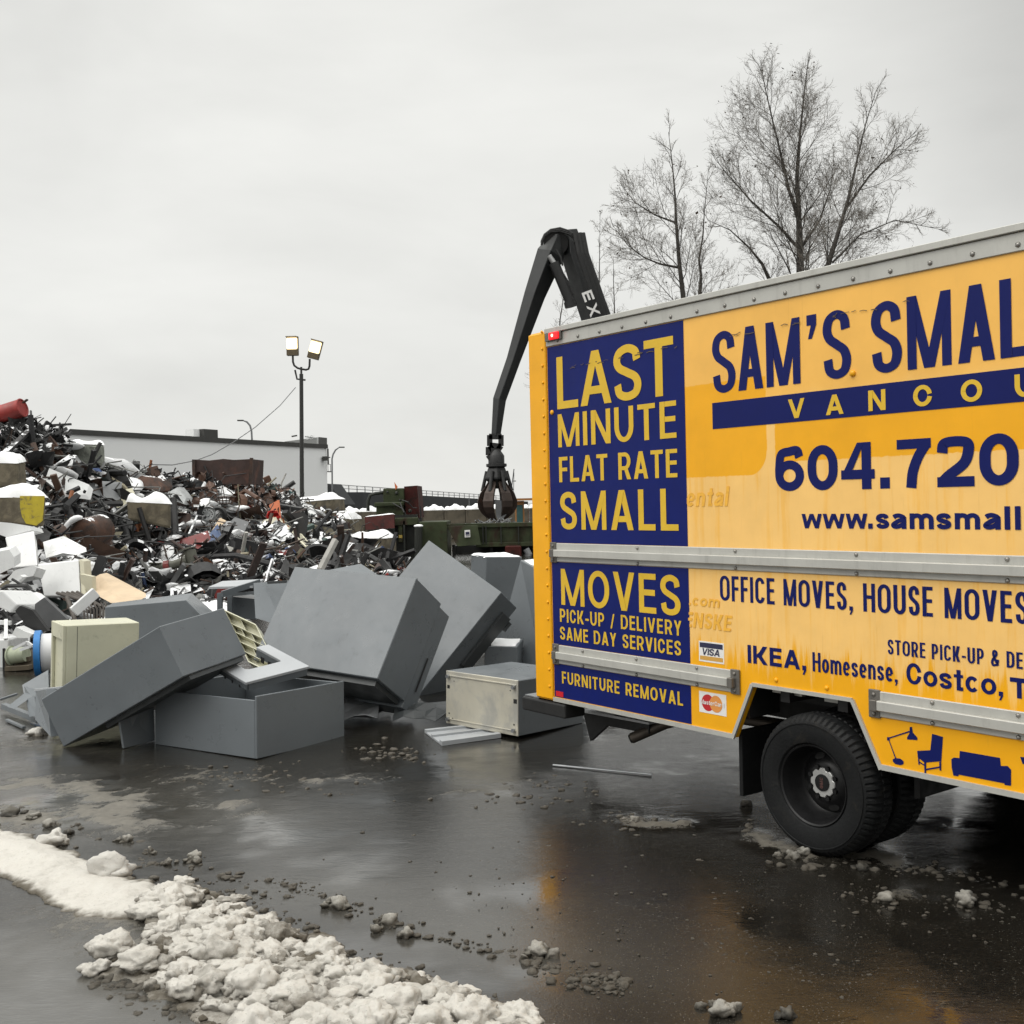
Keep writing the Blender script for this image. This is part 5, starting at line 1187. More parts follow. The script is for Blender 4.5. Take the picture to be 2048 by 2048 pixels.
# rusty open bin
P = Pt([(391, 919), (502, 918), (500, 968), (392, 970)], 30.6); t_ = thing('rusty_bin', 'rusty open-topped steel bin standing on the heap before the white wall', 'bin', tuple(at(445, 968, 31)))
K['binrust'] = mat('dark_rusty_bin', (.040, .022, .018), .75, 0, .4, 3, .2, 12, col2=(.085, .036, .024), col2amt=.4, c2scale=2)
mb = MB(); dv = np.array([.1, 1.1, 0]); th = np.array([0, .03, 0])
mb.prism([P[0], P[0] * .75 + P[1] * .25 + (0, 0, -.03), P[0] * .5 + P[1] * .5 + (0, 0, .01), P[0] * .3 + P[1] * .7 + (0, 0, -.02), P[1], P[2], P[3]], th).prism([p + dv for p in P], th)
for i in (0, 1): q_ = P[i]; r_ = P[3 - i]; mb.hexa([q_ + th, q_ + dv - (0, .001, 0), r_ + dv - (0, .001, 0), r_ + th] + [x + (.03 * (1 - 2 * i), 0, 0) for x in (q_ + th, q_ + dv - (0, .001, 0), r_ + dv - (0, .001, 0), r_ + th)])
mb.build('bin_body', K['binrust'], t_)
mb = MB(); mb.bar(P[0] + (-.04, -.02, .0), P[3] + (-.04, -.02, 0), .10, .08); mb.bar(P[1] + (.02, -.02, .03), P[2] + (.02, -.02, 0), .10, .08); mb.build('corner_post', K['rust'], t_)
def q(name, pts, m, label, cat, thick=.03, d=.55, tv=None, Y=None, bevel=0, group=None):
    Ys = [hY(x, min(y, 1290), d) for x, y in pts] if Y is None else Y
    if Y is None: b = sum(Ys) / len(Ys); Ys = [b + (v_ - b) * .5 for v_ in Ys]
    return slab(name, pts, Ys, thick, m, label, cat, group, tv=tv, bevel=bevel)
q('snowy_panel', [(93, 934), (178, 969), (172, 990), (120, 983), (82, 955)], 'white', 'snow-covered flat panel sliding down below the foil bale', 'panel', tv=(.05, .1, -.1))
q('metal_box', [(183, 966), (229, 968), (225, 1003), (180, 984)], 'mgrey', 'open grey metal box tilted above the large middle block', 'box', tv=(.05, .35, .05))
q('beige_casing', [(227, 1002), (248, 980), (258, 1002), (232, 1022)], 'cream', 'small beige casing wedged left of the large middle block', 'casing', tv=(.1, .25, .05))
for i, (p0, p1, w_, m, lb) in enumerate([
    ((176, 1036), (250, 1108), .30, 'black', 'thick dark steel beam sloping down below the rusted drum'),
    ((202, 1012), (236, 1052), .22, 'black', 'short dark channel beam beside the large middle block'),
    ((218, 1010), (258, 1044), .14, 'dgrey', 'grey snow-edged channel beam next to the short dark one'),
    ((12, 905), (66, 855), .12, 'black', 'long black bar crossing the heap top below the red drum'),
    ((100, 880), (142, 938), .16, 'rust', 'rusty bar lying below the foil bale'),
    ((456, 1010), (545, 1040), .07, 'zinc', 'long pale strip across the brown upper slope'),
    ((505, 1052), (560, 1080), .08, 'black', 'black bar over the middle right slope'),
    ((520, 1060), (600, 1110), .06, 'dgrey', 'thin grey rail pointing down at the cream rack'),
    ((378, 1068), (395, 1030), .05, 'zinc', 'thin upright pale rod above the red sheet'),
    ((560, 1075), (548, 1130), .05, 'black', 'thin black rod leaning at the middle of the slope'),
    ((670, 1060), (725, 1108), .08, 'zinc', 'snowy strip on the right end of the heap'),
    ((690, 1085), (738, 1128), .16, 'rust', 'bundle-like rusty beam at the right foot of the heap'),
    ((650, 1085), (720, 1118), .10, 'rust', 'brown beam lying behind the right foot beam'),
    ((196, 1160), (242, 1128), .10, 'white', 'white strip leaning on the plywood sheet'),
]):
    a_ = at(*p0, hY(*p0, .45)); b_ = at(*p1, hY(*p1, .45)); mb = MB().bar(a_, b_, w_, w_ * .55)
    if w_ > .12: mb.bar(a_ + (0, -w_ * .3, w_ * .42), b_ + (0, -w_ * .3, w_ * .42), w_ * .2, w_ * .5)
    tag(mb.build('steel_bar', K[m], bevel=.006), lb, 'steel bar')
# rusted tank end on its side
p = at(165, 1068, hY(165, 1068, .7)); t_ = thing('rusted_tank', 'rusted round tank end facing outwards with snow on its rim', 'tank', tuple(p - np.array([0, 0, .3])))
MB().lathe([(0, -.03), (.15, -.035), (.26, -.01), (.29, .02), (.29, .6)], 28, p, (.25, 1, .12)).build('tank_body', K['rust'], t_, smooth=True)
sn = MB(); sn.tube([p + np.array([.31 * math.cos(a), -.05, .31 * math.sin(a)]) for a in np.linspace(1.5, 3.9, 12)], [.03, .05, .06, .06, .05, .06, .05, .06, .06, .05, .04, .02], 8); sn.build('snow_rim', K['snow'], t_, smooth=2)
# wheel rim, mesh drum, fan
p = at(415, 1029, hY(415, 1029, .6)); t_ = thing('wheel_rim', 'round steel wheel rim with slots on the brown slope', 'wheel', tuple(p))
MB().lathe([(.20, .0), (.20, .05), (.165, .06), (.15, .03), (.06, .03), (.05, .0), (0, 0)], 30, p, (.1, 1, -.3)).build('rim_body', K['zinc'], t_, smooth=True)
mb = MB()
for k in range(12): a = k * math.pi / 6; mb.ball(p + np.array([.115 * math.cos(a), .012, .115 * math.sin(a)]), .018, 1)
mb.build('rim_slot', K['black'], t_)
p = at(436, 1030, hY(436, 1030, .62)); tag(MB().lathe([(.19, 0), (.22, .05), (.19, .13), (.12, .13), (.12, 0)], 26, p, (.2, 1, .2), close=True).build('scrap_tyre', K['black'], smooth=True), 'black worn tyre beside the slotted wheel rim', 'tyre')
p = at(449, 1000, hY(449, 1000, .5)); t_ = thing('wire_basket', 'round dark wire basket with snow in it on the brown slope', 'basket', tuple(p))
mb = MB()
for z, r in ((0, .2), (.09, .24), (.18, .27)): mb.tube([p + np.array([r * math.cos(a), r * math.sin(a) * .8, z - .1]) for a in np.linspace(0, 2 * math.pi, 25)], .016, 6)
for a in np.linspace(0, 2 * math.pi, 17)[:-1]: mb.tube([p + np.array([.2 * math.cos(a), .16 * math.sin(a), -.1]), p + np.array([.27 * math.cos(a), .216 * math.sin(a), .08])], .012, 5)
mb.build('wire_frame', K['rust'], t_); MB().ball(p + (0, 0, -.04), .18, 2, (1, .8, .4)).build('snow_fill', K['snow'], t_, smooth=2)
# cream rack
P = Pt([(562, 1040), (582, 1052), (652, 1124), (640, 1130)], [hY(570, 1045, .8), hY(580, 1050, .8), hY(652, 1124, .9), hY(640, 1130, .9)])
P = Pt([(556, 1036), (588, 1052), (652, 1128), (612, 1094)], [hY(570, 1045, .8)] * 2 + [hY(640, 1120, .8)] * 2)
t_ = thing('wire_rack', 'cream wire shelf rack sliding down the right slope', 'rack', tuple((P[2] + P[3]) / 2))
mb = MB()
for i in range(4): mb.bar(P[i], P[(i + 1) % 4], .04, .03)
mb.build('rack_frame', K['cream'], t_)
mb = MB()
for k in range(1, 14): f = k / 14; mb.tube([P[0] * (1 - f) + P[3] * f, P[1] * (1 - f) + P[2] * f], .016, 6)
mb.build('wire', K['cream'], t_)
# pipework with flanges
Yp = hY(340, 1130, .6); t_ = thing('pipe_fitting', 'grey-green pipework with round flanges at the foot of the heap', 'pipework', tuple(at(340, 1150, Yp)))
K['pipew'] = mat('old_pipework', (.10, .10, .08), .55, .2, .35, 8, col2=(.06, .035, .025), col2amt=.4, snow=.55)
mb = MB(); A = lambda x, y, d=0: at(x, y, Yp + d)
mb.tube([A(300, 1138), A(318, 1134), A(345, 1130), A(372, 1122)], .10, 14).tube([A(312, 1150), A(312, 1128)], [.12, .10], 14).tube([A(388, 1140), A(378, 1100)], .13, 14).tube([A(362, 1150), A(378, 1146)], .10, 14).tube([A(330, 1148), A(362, 1150)], .05, 10)
mb.build('pipe', K['pipew'], t_, smooth=True)
mb = MB()
for x, y, dx, dy, r in ((312, 1127, 0, -3, .15), (368, 1123, 8, -2, .16), (379, 1147, 6, 0, .14), (376, 1099, -1, -3, .17), (386, 1138, 1, 3, .17)): mb.tube([A(x, y), A(x + dx, y + dy)], r, 16)
mb.build('flange', K['pipew'], t_, bevel=.005)
mb = MB().tube([A(329, 1133, -.02), A(340, 1131, -.02)], .112, 14); mb.build('red_sleeve', K['red'], t_)
MB().tube([A(380, 1148, -.09), A(383, 1147.6, -.09)], .05, 14).build('bore', K['under'], t_)
# coloured odds and ends
q('red_sheet', [(350, 1086), (375, 1078), (412, 1066), (418, 1082), (396, 1098), (372, 1088)], 'red', 'crumpled red plastic sheet in the middle of the heap', 'plastic sheet', tv=(0, .15, .05))
q('blue_sheet', [(416, 1072), (432, 1052), (440, 1078), (438, 1102), (418, 1094)], 'blue', 'crumpled dark blue plastic beside the red sheet', 'plastic sheet', tv=(0, .15, .05))
q('wood_wedge', [(424, 1060), (438, 1038), (450, 1044), (430, 1062)], 'wood', 'pale wooden wedge above the blue plastic', 'wood piece', tv=(0, .12, .03))
q('black_board', [(440, 1064), (470, 1034), (498, 1044), (486, 1076)], 'dgrey', 'dark square board tilted in the middle of the slope', 'board')
q('orange_scrap', [(442, 952), (456, 940), (460, 952), (448, 956)], 'orange', 'orange plastic scrap in front of the rusty bin', 'plastic')
q('orange_sheet', [(538, 1010), (556, 1000), (560, 1040), (544, 1036)], 'orange', 'orange rusty sheet standing on the right slope', 'sheet metal', tv=(.02, .1, 0))
p = at(546, 1034, hY(546, 1034, .75)); t_ = thing('red_impeller', 'bright red bucket-shaped impeller beneath the orange sheet', 'impeller', tuple(p))
K['brightred'] = mat('bright_red_plastic', (.50, .02, .015), .4, 0, .2, 8)
MB().lathe([(.05, -.1), (.14, -.05), (.18, .05), (.15, .12)], 18, p, (.3, -1, .3)).build('impeller_body', K['brightred'], t_, smooth=True)
mb = MB()
for k in range(6): a = k * math.pi / 3; mb.box(p + np.array([.15 * math.cos(a), -.03, .15 * math.sin(a)]), (.12, .02, .05))
mb.build('blade', K['brightred'], t_)
q('white_bag', [(524, 1042), (548, 1036), (556, 1054), (540, 1062), (526, 1056)], 'cream', 'crumpled off-white bag left of the cream rack', 'bag', tv=(.02, .2, .03), bevel=.03)
q('grey_tank', [(610, 1042), (648, 1044), (652, 1058), (612, 1056)], 'mgrey', 'long grey square tank on the right slope', 'tank', tv=(.03, .35, .05), bevel=.02)
q('bent_sheet', [(590, 998), (622, 1010), (632, 1034), (618, 1026)], 'white', 'bent white panel lying below the lamp post block', 'panel', tv=(.05, .08, -.03))
q('white_casing', [(330, 985), (352, 972), (372, 996), (366, 1012), (340, 1002)], 'zinc', 'crumpled silver-white casing beside the large middle block', 'casing', tv=(.1, .35, 0), bevel=.05)
q('brown_crate', [(262, 962), (278, 950), (320, 958), (328, 976), (318, 986), (270, 972)], 'rust', 'brown rounded crate with snow above the large middle block', 'crate', tv=(.1, .5, 0), bevel=.05)
q('orange_bin', [(752, 1130), (774, 1131), (773, 1152), (758, 1153)], 'orange', 'torn orange plastic bin at the right foot of the heap', 'bin', tv=(.06, .3, 0), Y=31.0)
q('grey_hood', [(744, 1104), (770, 1106), (784, 1116), (772, 1129), (752, 1130)], 'mgrey', 'grey rounded hood over the torn orange bin', 'hood', tv=(.1, .5, .1), Y=31.4, bevel=.04)
t_ = thing('valve', 'teal cast valve with bent handles on the ridge of the heap', 'valve', tuple(at(578, 995, 36)))
mb = MB(); A = lambda x, y: at(x, y, 35.6); mb.tube([A(556, 992), A(564, 984), A(578, 985), (A(584, 990))], .07, 10).ball(A(577, 986), .10, 2).tube([A(582, 986), A(588, 982), A(590, 990), A(586, 994), A(592, 994)], .03, 8).tube([A(552, 985), A(560, 990)], .06, 8)
mb.build('valve_body', K['teal'], t_, smooth=True); MB().ball(A(572, 991), .09, 2).build('cap', K['orange'], t_, smooth=2)
t_ = MB().tube([at(563, 982, 35.4), at(589, 964, 35.4)], .075, 14).tube([at(574, 974.2, 35.4), at(575, 973.5, 35.4)], .082, 14).build('black_pipe', K['black'], smooth=True); tag(t_, 'black pipe pointing up out of the heap beside the lamp post', 'pipe')
# plywood sheet, condenser grid, bars
q('plywood_sheet', [(184, 1157), (198, 1154), (276, 1196), (276, 1203), (222, 1206), (182, 1184)], 'wood', 'bent raw plywood sheet behind the beige cabinet', 'plywood', tv=(.06, .15, .05), Y=[15.8, 16.1, 15.2, 15.0, 14.9, 15.4])
q('appliance_panel', [(160, 1148), (184, 1153), (186, 1196), (163, 1194)], 'cream', 'cream slatted appliance door beside the white refrigerator', 'appliance door', tv=(.03, .06, 0), Y=15.4)
t_ = thing('condenser_grid', 'dark tubular condenser grid behind the beige cabinet', 'metal grid', tuple(at(165, 1236, 14.6)))
mb = MB()
for k in range(5): mb.tube([at(114 + k * 10, 1186 - k * .5, 14.9), at(178 + k * 8, 1205 + k * 3, 14.6)], .022, 8)
mb.tube([at(134, 1194, 14.6), at(152, 1246, 14.2)], .03, 8)
for k in range(8): mb.tube([at(160 + k * 7, 1212 - k * 1, 14.5), at(168 + k * 6.5, 1222 - k, 14.4), at(170 + k * 6, 1250, 14.3)], .012, 6)
mb.build('tube', mat('grid_brown', (.05, .04, .032), .6, 0, .3, 8), t_, smooth=True)
t_ = MB().bar(at(147, 1224, 14.2), at(192, 1184, 14.4), .055, .14).build('white_bar', K['white'], bevel=.006); tag(t_, 'white square bar leaning across the condenser grid', 'bar')
# white goods
def fridge(front, Y, dep, name, label, cat, extra=None, m='white'):
    P = Pt(front, Y); dv = np.array(dep); t_ = thing(name, label, cat, tuple((P[2] + P[3]) / 2 + dv / 2), 0, 'scrapped white appliances')
    MB().hexa(P + [p + dv for p in P]).build('casing', K[m], t_, bevel=.02, seg=2); return t_, P, dv
t_, P, dv = fridge([(75, 1128), (157, 1119), (161, 1192), (88, 1193)], [15.7, 15.5, 15.3, 15.5], (-.12, .5, -.06), 'refrigerator', 'white refrigerator with a creased top lying behind the beige cabinet', 'refrigerator')
mb = MB(); mb.hexa([P[1] + (.002, .03, 0), P[1] + (.05, .06, -.03), P[2] + (.05, .06, .02), P[2] + (.002, .03, 0)] + [x + (0, .25, 0) for x in (P[1] + (.002, .03, 0), P[1] + (.05, .06, -.03), P[2] + (.05, .06, .02), P[2] + (.002, .03, 0))]); mb.build('door_seal', K['cream'], t_)
t_, P, dv = fridge([(10, 1074), (68, 1061), (75, 1132), (24, 1136)], [16.8, 16.6, 16.2, 16.4], (-.18, .5, -.16), 'freezer', 'tall white chest freezer tipped under the yellow-ended block', 'freezer')
t_, P, dv = fridge([(-60, 1188), (4, 1180), (36, 1210), (20, 1226), (0, 1228)][:4], 13.6, (.15, .5, -.05), 'stove', 'white stove lying above the washing machine at the photo edge', 'stove')
P = Pt([(-60, 1278), (17, 1279), (17, 1372), (-60, 1392)], 13.2)
t_ = thing('washing_machine', 'white washing machine with a dark vertical slot cut by the photo edge', 'washing machine', tuple((P[2] + P[3]) / 2 + (0, .3, 0)), 0, 'scrapped white appliances')
MB().hexa(P + [p + np.array([0, .55, 0]) for p in P]).build('casing', K['white'], t_, bevel=.015, seg=2)
A = lambda x, y: at(x, y, 13.17)
MB().hexa([A(5, 1297), A(9, 1297), A(9, 1366), A(5, 1366)] + [A(5, 1297) + (0, .02, 0), A(9, 1297) + (0, .02, 0), A(9, 1366) + (0, .02, 0), A(5, 1366) + (0, .02, 0)]).build('slot', K['under'], t_)
mb = MB(); mb.bar(at(12, 1240, 13.4), at(12, 1279, 13.2), .04, .04); mb.bar(at(-10, 1244, 13.4), at(22, 1246, 13.4), .04, .05); mb.build('frame', K['white'], t_)
q('white_sheet', [(86, 1084), (106, 1078), (150, 1102), (152, 1110), (126, 1106), (92, 1116)], 'white', 'crumpled white sheet behind the white refrigerator', 'sheet metal', tv=(.05, .3, .04), Y=[17.6, 17.8, 17.2, 16.9, 16.8, 16.9])
q('white_sheet', [(0, 1044), (22, 1046), (60, 1052), (64, 1060), (12, 1074), (-10, 1066)], 'white', 'snowy flat lid over the tipped chest freezer', 'sheet metal', tv=(.05, .3, -.05), Y=17.0)
q('white_sheet', [(-30, 1108), (18, 1099), (28, 1114), (28, 1134), (-10, 1152), (-40, 1140)], 'white', 'folded white sheet leaning on the chest freezer', 'sheet metal', tv=(.03, .15, .05), Y=15.9)
q('white_sheet', [(14, 1158), (30, 1140), (68, 1131), (74, 1135), (66, 1152), (20, 1162)], 'white', 'white tray lying flat below the chest freezer', 'sheet metal', tv=(.04, .2, -.05), Y=15.2)
q('white_bar', [(12, 1172), (40, 1150), (46, 1154), (18, 1180)], 'white', 'short white bar lying below the white tray', 'bar', tv=(.02, .1, 0), Y=14.7)
q('white_sheet', [(4, 1190), (74, 1184), (134, 1238), (136, 1240), (70, 1230), (40, 1210)], 'white', 'large white panel with snow behind the dark sheets', 'sheet metal', tv=(.03, .08, -.03), Y=[14.6, 14.8, 14.0, 13.9, 13.7, 14.0])
q('grey_sheet', [(70, 1208), (88, 1195), (134, 1238), (126, 1250), (96, 1256), (68, 1230)], 'dgrey', 'dark grey sheet standing in front of the large white panel', 'sheet metal', tv=(.02, .04, 0), Y=13.7)
q('black_sheet', [(30, 1222), (40, 1211), (64, 1220), (96, 1262), (64, 1266)], 'black', 'black sheet beside the blue-flanged spool', 'sheet metal', tv=(.02, .04, 0), Y=13.3)
t_ = thing('black_hoop', 'thin bent black tube on the white scrap', 'tube', tuple(at(40, 1180, 14.5))); mb = MB().tube([at(4, 1178, 14.5), at(14, 1172, 14.5), at(54, 1171, 14.5), at(62, 1180, 14.5)], .028, 8).tube([at(24, 1158, 14.5), at(60, 1180, 14.5)], .018, 8); mb.build('tube', K['black'], t_)
q('crumpled_paper', [(24, 1268), (32, 1254), (52, 1264), (66, 1268), (58, 1276), (36, 1276)], 'white', 'crumpled white sheet left of the blue spool flange', 'paper', tv=(.03, .15, 0), Y=13.1)
# cable spool
sa = at(71, 1307, 12.3); sbv = np.array([.95, .30, .0]); sbv /= np.linalg.norm(sbv)
t_ = thing('cable_spool', 'white cable spool with a blue flange left of the beige cabinet', 'cable spool', (sa[0] + .3, sa[1] + .1, 0)); rr = sa[2] - .02
K['spool'] = mat('white_spool_wrap', (.62, .62, .62), .5, 0, .05, 5)
MB().lathe([(0, .07), (.9 * .94 * rr, .07), (.9 * .94 * rr, .75)], 40, sa, sbv).build('drum', K['spool'], t_, smooth=True)
MB().lathe([(0, -.0), (rr, -.0), (rr, .065), (0, .065)], 40, sa, sbv).build('flange', K['spool_blue'], t_, smooth=True)
MB().lathe([(0, -.004), (.05, -.004), (.05, .0)], 16, sa, sbv).build('hub_hole', K['under'], t_)
# pale bucket and scraps of wood
t_ = MB().lathe([(0, 0), (.10, 0), (.12, .02), (.12, .03), (.10, .03), (.085, .22), (0, .22)], 20, at(20, 1312, 13.0), (1, -.2, .1)).build('pale_bucket', mat('pale_green_plastic', (.34, .37, .27), .75, dirt=.5), smooth=True); tag(t_, 'pale green plastic bucket lying beside the washing machine', 'bucket')
t_ = thing('wooden_pallet', 'broken dirty wooden pallet left of the blue spool', 'pallet', tuple(gnd(42, 1345))); mb = MB()
for y, Y in ((1302, 13.2), (1318, 13.0), (1335, 12.9)): mb.bar(at(14, y + 2, Y), at(62, y - 1, Y), .12, .05)
for x in (20, 40, 58): mb.bar(at(x, 1302, 13.1), at(x, 1336, 13.0), .1, .08)
mb.build('plank', mat('dirty_wood', (.07, .055, .035), .8, 0, .3, 8), t_)
mb = MB(); mb.bar(at(26, 1298, 12.8), at(54, 1284, 12.8), .04, .03).bar(at(54, 1284, 12.8), at(64, 1292, 12.8), .04, .03).bar(at(64, 1292, 12.8), at(40, 1300, 12.8), .03, .03); tag(mb.build('picture_frame', K['white']), 'small white frame lying on the wooden pallet', 'frame')
# ------------------------------------------------------------------ wall of stacked concrete blocks behind the yard
K['wallblock'] = mat('wet_concrete_block', (.105, .09, .065), .9, 0, .25, 2.5, .3, 12, col2=(.06, .052, .038), col2amt=.45, c2scale=1.2)
YB = 57.0; k_ = YB / F; wb_, hb_ = 1.10, .76
x0_ = at(632, 1010, YB)[0]; proto = {}
for rrow in (0, 1):
    for i in range(13):
        x = x0_ + i * wb_ + (.0 if rrow else .3); loc = Vector((x, YB, .0 + rrow * hb_))
        lb = 'snow-capped concrete block in the top row of the long block wall' if rrow else 'bare concrete block in the bottom row of the long block wall'
        if rrow not in proto:
            t_ = thing('concrete_block', lb, 'concrete block', loc, 0, 'concrete blocks stacked as a wall'); MB().bx(.008, wb_ - .008, 0, .75, .006, hb_ - .006).build('block_body', K['wallblock'], t_, local=True, bevel=.03)
            if rrow:
                P = [np.array(q_) + np.array(loc) for q_ in ((0, 0, hb_ - .02), (wb_, 0, hb_ - .02), (wb_, .75, hb_ - .02), (0, .75, hb_ - .02))]
                snowcap(P, .26, t_, seed=9, over=.0, lumps=2)
            proto[rrow] = t_
        else:
            src = proto[rrow]; r_ = src.copy(); COL.objects.link(r_); r_.location = loc
            for ch in src.children:
                c_ = ch.copy(); COL.objects.link(c_); c_.parent = r_
# ------------------------------------------------------------------ green baling machine
YM = 40.0
def bxp(mb, x0, y0, x1, y1, Y0, Y1):
    a = at(x0, y0, Y0); b = at(x1, y1, Y0); return mb.bx(a[0], b[0], Y0, Y1, b[2], a[2])
K['green'] = mat('worn_green_paint', (.034, .043, .020), .6, 0, .4, 2.2, .1, 10, col2=(.026, .015, .009), col2amt=.42, c2scale=1.3, dirt=.7, spec=.2)
K['dgreen'] = mat('dark_oily_green', (.011, .013, .009), .6, 0, .4, 2.5)
K['dred'] = mat('dark_red_plate', (.050, .011, .009), .65, 0, .4, 2, col2=(.020, .010, .008), col2amt=.45, dirt=.4, spec=.15)
bal = thing('baler', 'tall rusty green baling machine with a red hopper plate behind the heap', 'baler', tuple(at(800, 1056, YM) * np.array([1, 1, 0])))
bxp(MB(), 766, 977, 808, 1008, 39.6, 42).build('tower', K['green'], bal, bevel=.03)
bxp(bxp(MB(), 748, 1005, 806, 1012, 39.3, 42), 752, 1010, 806, 1034, 39.45, 42).build('upper_body', K['green'], bal, bevel=.03)
MB().prism(Pt([(808, 973), (834, 971), (839, 1036), (812, 1030)], 39.8), (0, 2.2, 0)).build('rusty_plate', K['dred'], bal)
P = Pt([(729, 1034), (788, 1028), (789, 1056), (731, 1060)], [38.2, 38.6, 38.3, 37.9]); MB().prism(P, (0, .2, 0)).build('hopper_plate', K['dred'], bal)
snowcap([P[0] + (0, 0, -.01), P[1] + (0, 0, -.01), P[1] + (0, .2, 0), P[0] + (0, .2, 0)], .05, bal, lumps=0)
mb = MB(); bxp(mb, 788, 1030, 836, 1140, 39.2, 41.5); bxp(mb, 735, 1058, 788, 1140, 40.2, 41.5); bxp(mb, 786, 1042, 792, 1140, 38.9, 39.2); bxp(mb, 806, 1042, 812, 1140, 38.9, 39.2)
mb.build('press_frame', K['dgreen'], bal)
mb = MB(); bxp(mb, 838, 1044, 896, 1140, 38.6, 41); bxp(mb, 787, 1036, 836, 1050, 38.9, 39.2); bxp(mb, 796, 1050, 806, 1085, 38.95, 39.2); mb.build('side_box', K['green'], bal, bevel=.02)
MB().tube([at(837, 1140, 38.4), at(837, 1052, 38.4)], .14, 14).build('oil_tank', K['dgreen'], bal, smooth=True); MB().ball(at(837, 1052, 38.4), .17, 2, (1, 1, .35)).build('snow_cap', K['snow'], bal, smooth=2)
MB().tube([at(736, 1022, 39.6), at(736, 1002, 39.6), at(740, 991, 39.6), at(750, 987, 39.6), at(767, 985.5, 39.8)], .06, 10).build('pipe_arch', K['dgreen'], bal, smooth=True)
mb = MB(); mb.tube([at(785, 1006, 39.2), at(806, 1018, 39.0), at(812, 1030, 39.0)], .02, 6).tube([at(804, 1000, 39.3), at(816, 1004, 39.2), at(826, 1016, 39.3), at(834, 1016, 39.4)], .02, 6).tube([at(800, 1005, 39.2), at(808, 1025, 38.9)], .02, 6).tube([at(841, 1012, 39.6), at(842, 1044, 39.6), at(850, 1044, 39.6)], .025, 6)
mb.build('hose', K['under'], bal)
MB().prism(Pt([(788.5, 964), (795.5, 974), (791, 980)], 39.5), (0, .02, 0)).build('pennant', K['orange'], bal)
MB().prism(Pt([(797.5, 1070), (804.5, 1070), (804.5, 1076), (797.5, 1076)], 38.93), (0, .01, 0)).build('warning_plate', mat('yellow_plate', (.42, .30, .06), .5), bal)
mb = MB()
for (x, y, s_) in ((775, 984, .05), (793, 986, .07), (800, 1000, .05), (784, 1022, .05), (820, 1022, .08)): mb.ball(at(x, y, 39.55), s_, 1)
mb.build('bolt_head', K['dgreen'], bal)
cv = thing('conveyor', 'long dark green feed trough with vertical ribs below the grapple', 'conveyor', tuple(at(980, 1088, YM) * np.array([1, 1, 0])))
mb = MB(); bxp(mb, 952, 1051, 1120, 1088, 39.0, 39.12); bxp(mb, 893, 1048, 1120, 1052, 38.92, 39.2); bxp(mb, 893, 1048, 1120, 1051, 41.0, 41.15); bxp(mb, 952, 1086, 1120, 1091, 38.9, 41.1)
mb.build('trough', K['green'], cv, bevel=.015)
mb = MB()
for x in (966, 972, 1002, 1037, 1068, 1100): bxp(mb, x - 1.4, 1052, x + 1.4, 1088, 38.86, 39.0)
mb.build('rib', K['dgreen'], cv)
MB().prism(Pt([(893, 1052), (955, 1051), (962, 1090), (915, 1093)], [38.7, 38.7, 38.6, 38.6]), (0, .12, 0)).build('chute_plate', K['green'], cv, bevel=.01)
pl_ = MB().prism(Pt([(929, 1060.5), (940, 1059.5), (940.6, 1074), (929.6, 1075)], 38.55), (0, .02, 0)).build('notice_plate', K['whitevinyl'], cv)
MB().prism(Pt([(931, 1064), (938.6, 1063.4), (939, 1069), (931.3, 1069.6)], 38.54), (0, .005, 0)).build('print', K['visa_blue'], pl_)
MB().prism(Pt([(931.5, 1071.2), (939, 1070.7), (939, 1072), (931.5, 1072.5)], 38.54), (0, .005, 0)).build('print', K['visa_blue'], pl_)
mb = MB(); bxp(mb, 905, 1092, 1110, 1150, 40.4, 41); 
for x in (904, 980, 1050): bxp(mb, x, 1090, x + 7, 1150, 39.3, 39.6)
mb.build('support_leg', K['under'], cv)
bxp(MB(), 1010, 1092, 1043, 1112, 38.7, 39.2).build('drive_box', K['dred'], cv, bevel=.04); MB().tube([at(1052, 1098, 38.9), at(1064, 1120, 38.9)], .12, 10).build('motor', K['mgrey'], cv)
mb = MB()
rg = random.Random(2)
for i in range(40):
    p = at(rg.uniform(955, 1030), 1048, rg.uniform(39.4, 40.8)); a_ = np.array([rg.uniform(-.4, .4), rg.uniform(-.3, .3), rg.uniform(-.05, .2)]); mb.tube([p - a_, p, p + a_], .025, 5)
tag(mb.build('loose_scrap', K['dgrey']), 'loose twisted scrap lying in the green trough under the grapple', 'scrap', kind='stuff')
tag(MB().prism(Pt([(990, 1001), (1010, 1001), (1012, 1030), (998, 1044), (992, 1032)], 44.5), (.1, .4, 0)).build('ribbed_sheet', K['mgrey']), 'grey ribbed sheet standing behind the closed grapple', 'sheet metal')
t_ = thing('site_hut', 'small orange framed hut with a teal door beside the truck', 'hut', tuple(at(1042, 1046, 52) * np.array([1, 1, 0])))
K['hut'] = mat('orange_hut_paint', (.36, .16, .05), .6); bxp(MB(), 1030, 1002, 1049, 1047, 52, 54).build('wall', K['hut'], t_); bxp(MB(), 1033, 1010, 1046, 1047, 51.96, 52).build('door', K['teal'], t_)
bxp(MB(), 1026, 997, 1090, 1000, 51.7, 54.3).build('roof', K['hut'], t_)
mb = MB(); 
for x in (1056, 1066): bxp(mb, x, 1002, x + 1.2, 1060, 52, 52.06)
bxp(mb, 1065, 1012, 1069, 1025, 51.9, 52.1); tag(mb.build('gas_rack', K['brightred']), 'red gas pipe rack between the orange hut and the truck', 'rack')
mb = MB().tube([at(1020, 1000, 60), at(1028, 938, 60)], .03, 6).tube([at(1026, 962, 60), at(1032, 962, 60)], .03, 6).tube([at(1028, 945, 60), at(1027, 985, 60)], .02, 6); tag(mb.build('aerial_mast', K['dgrey']), 'thin grey aerial mast rising behind the grapple', 'mast')
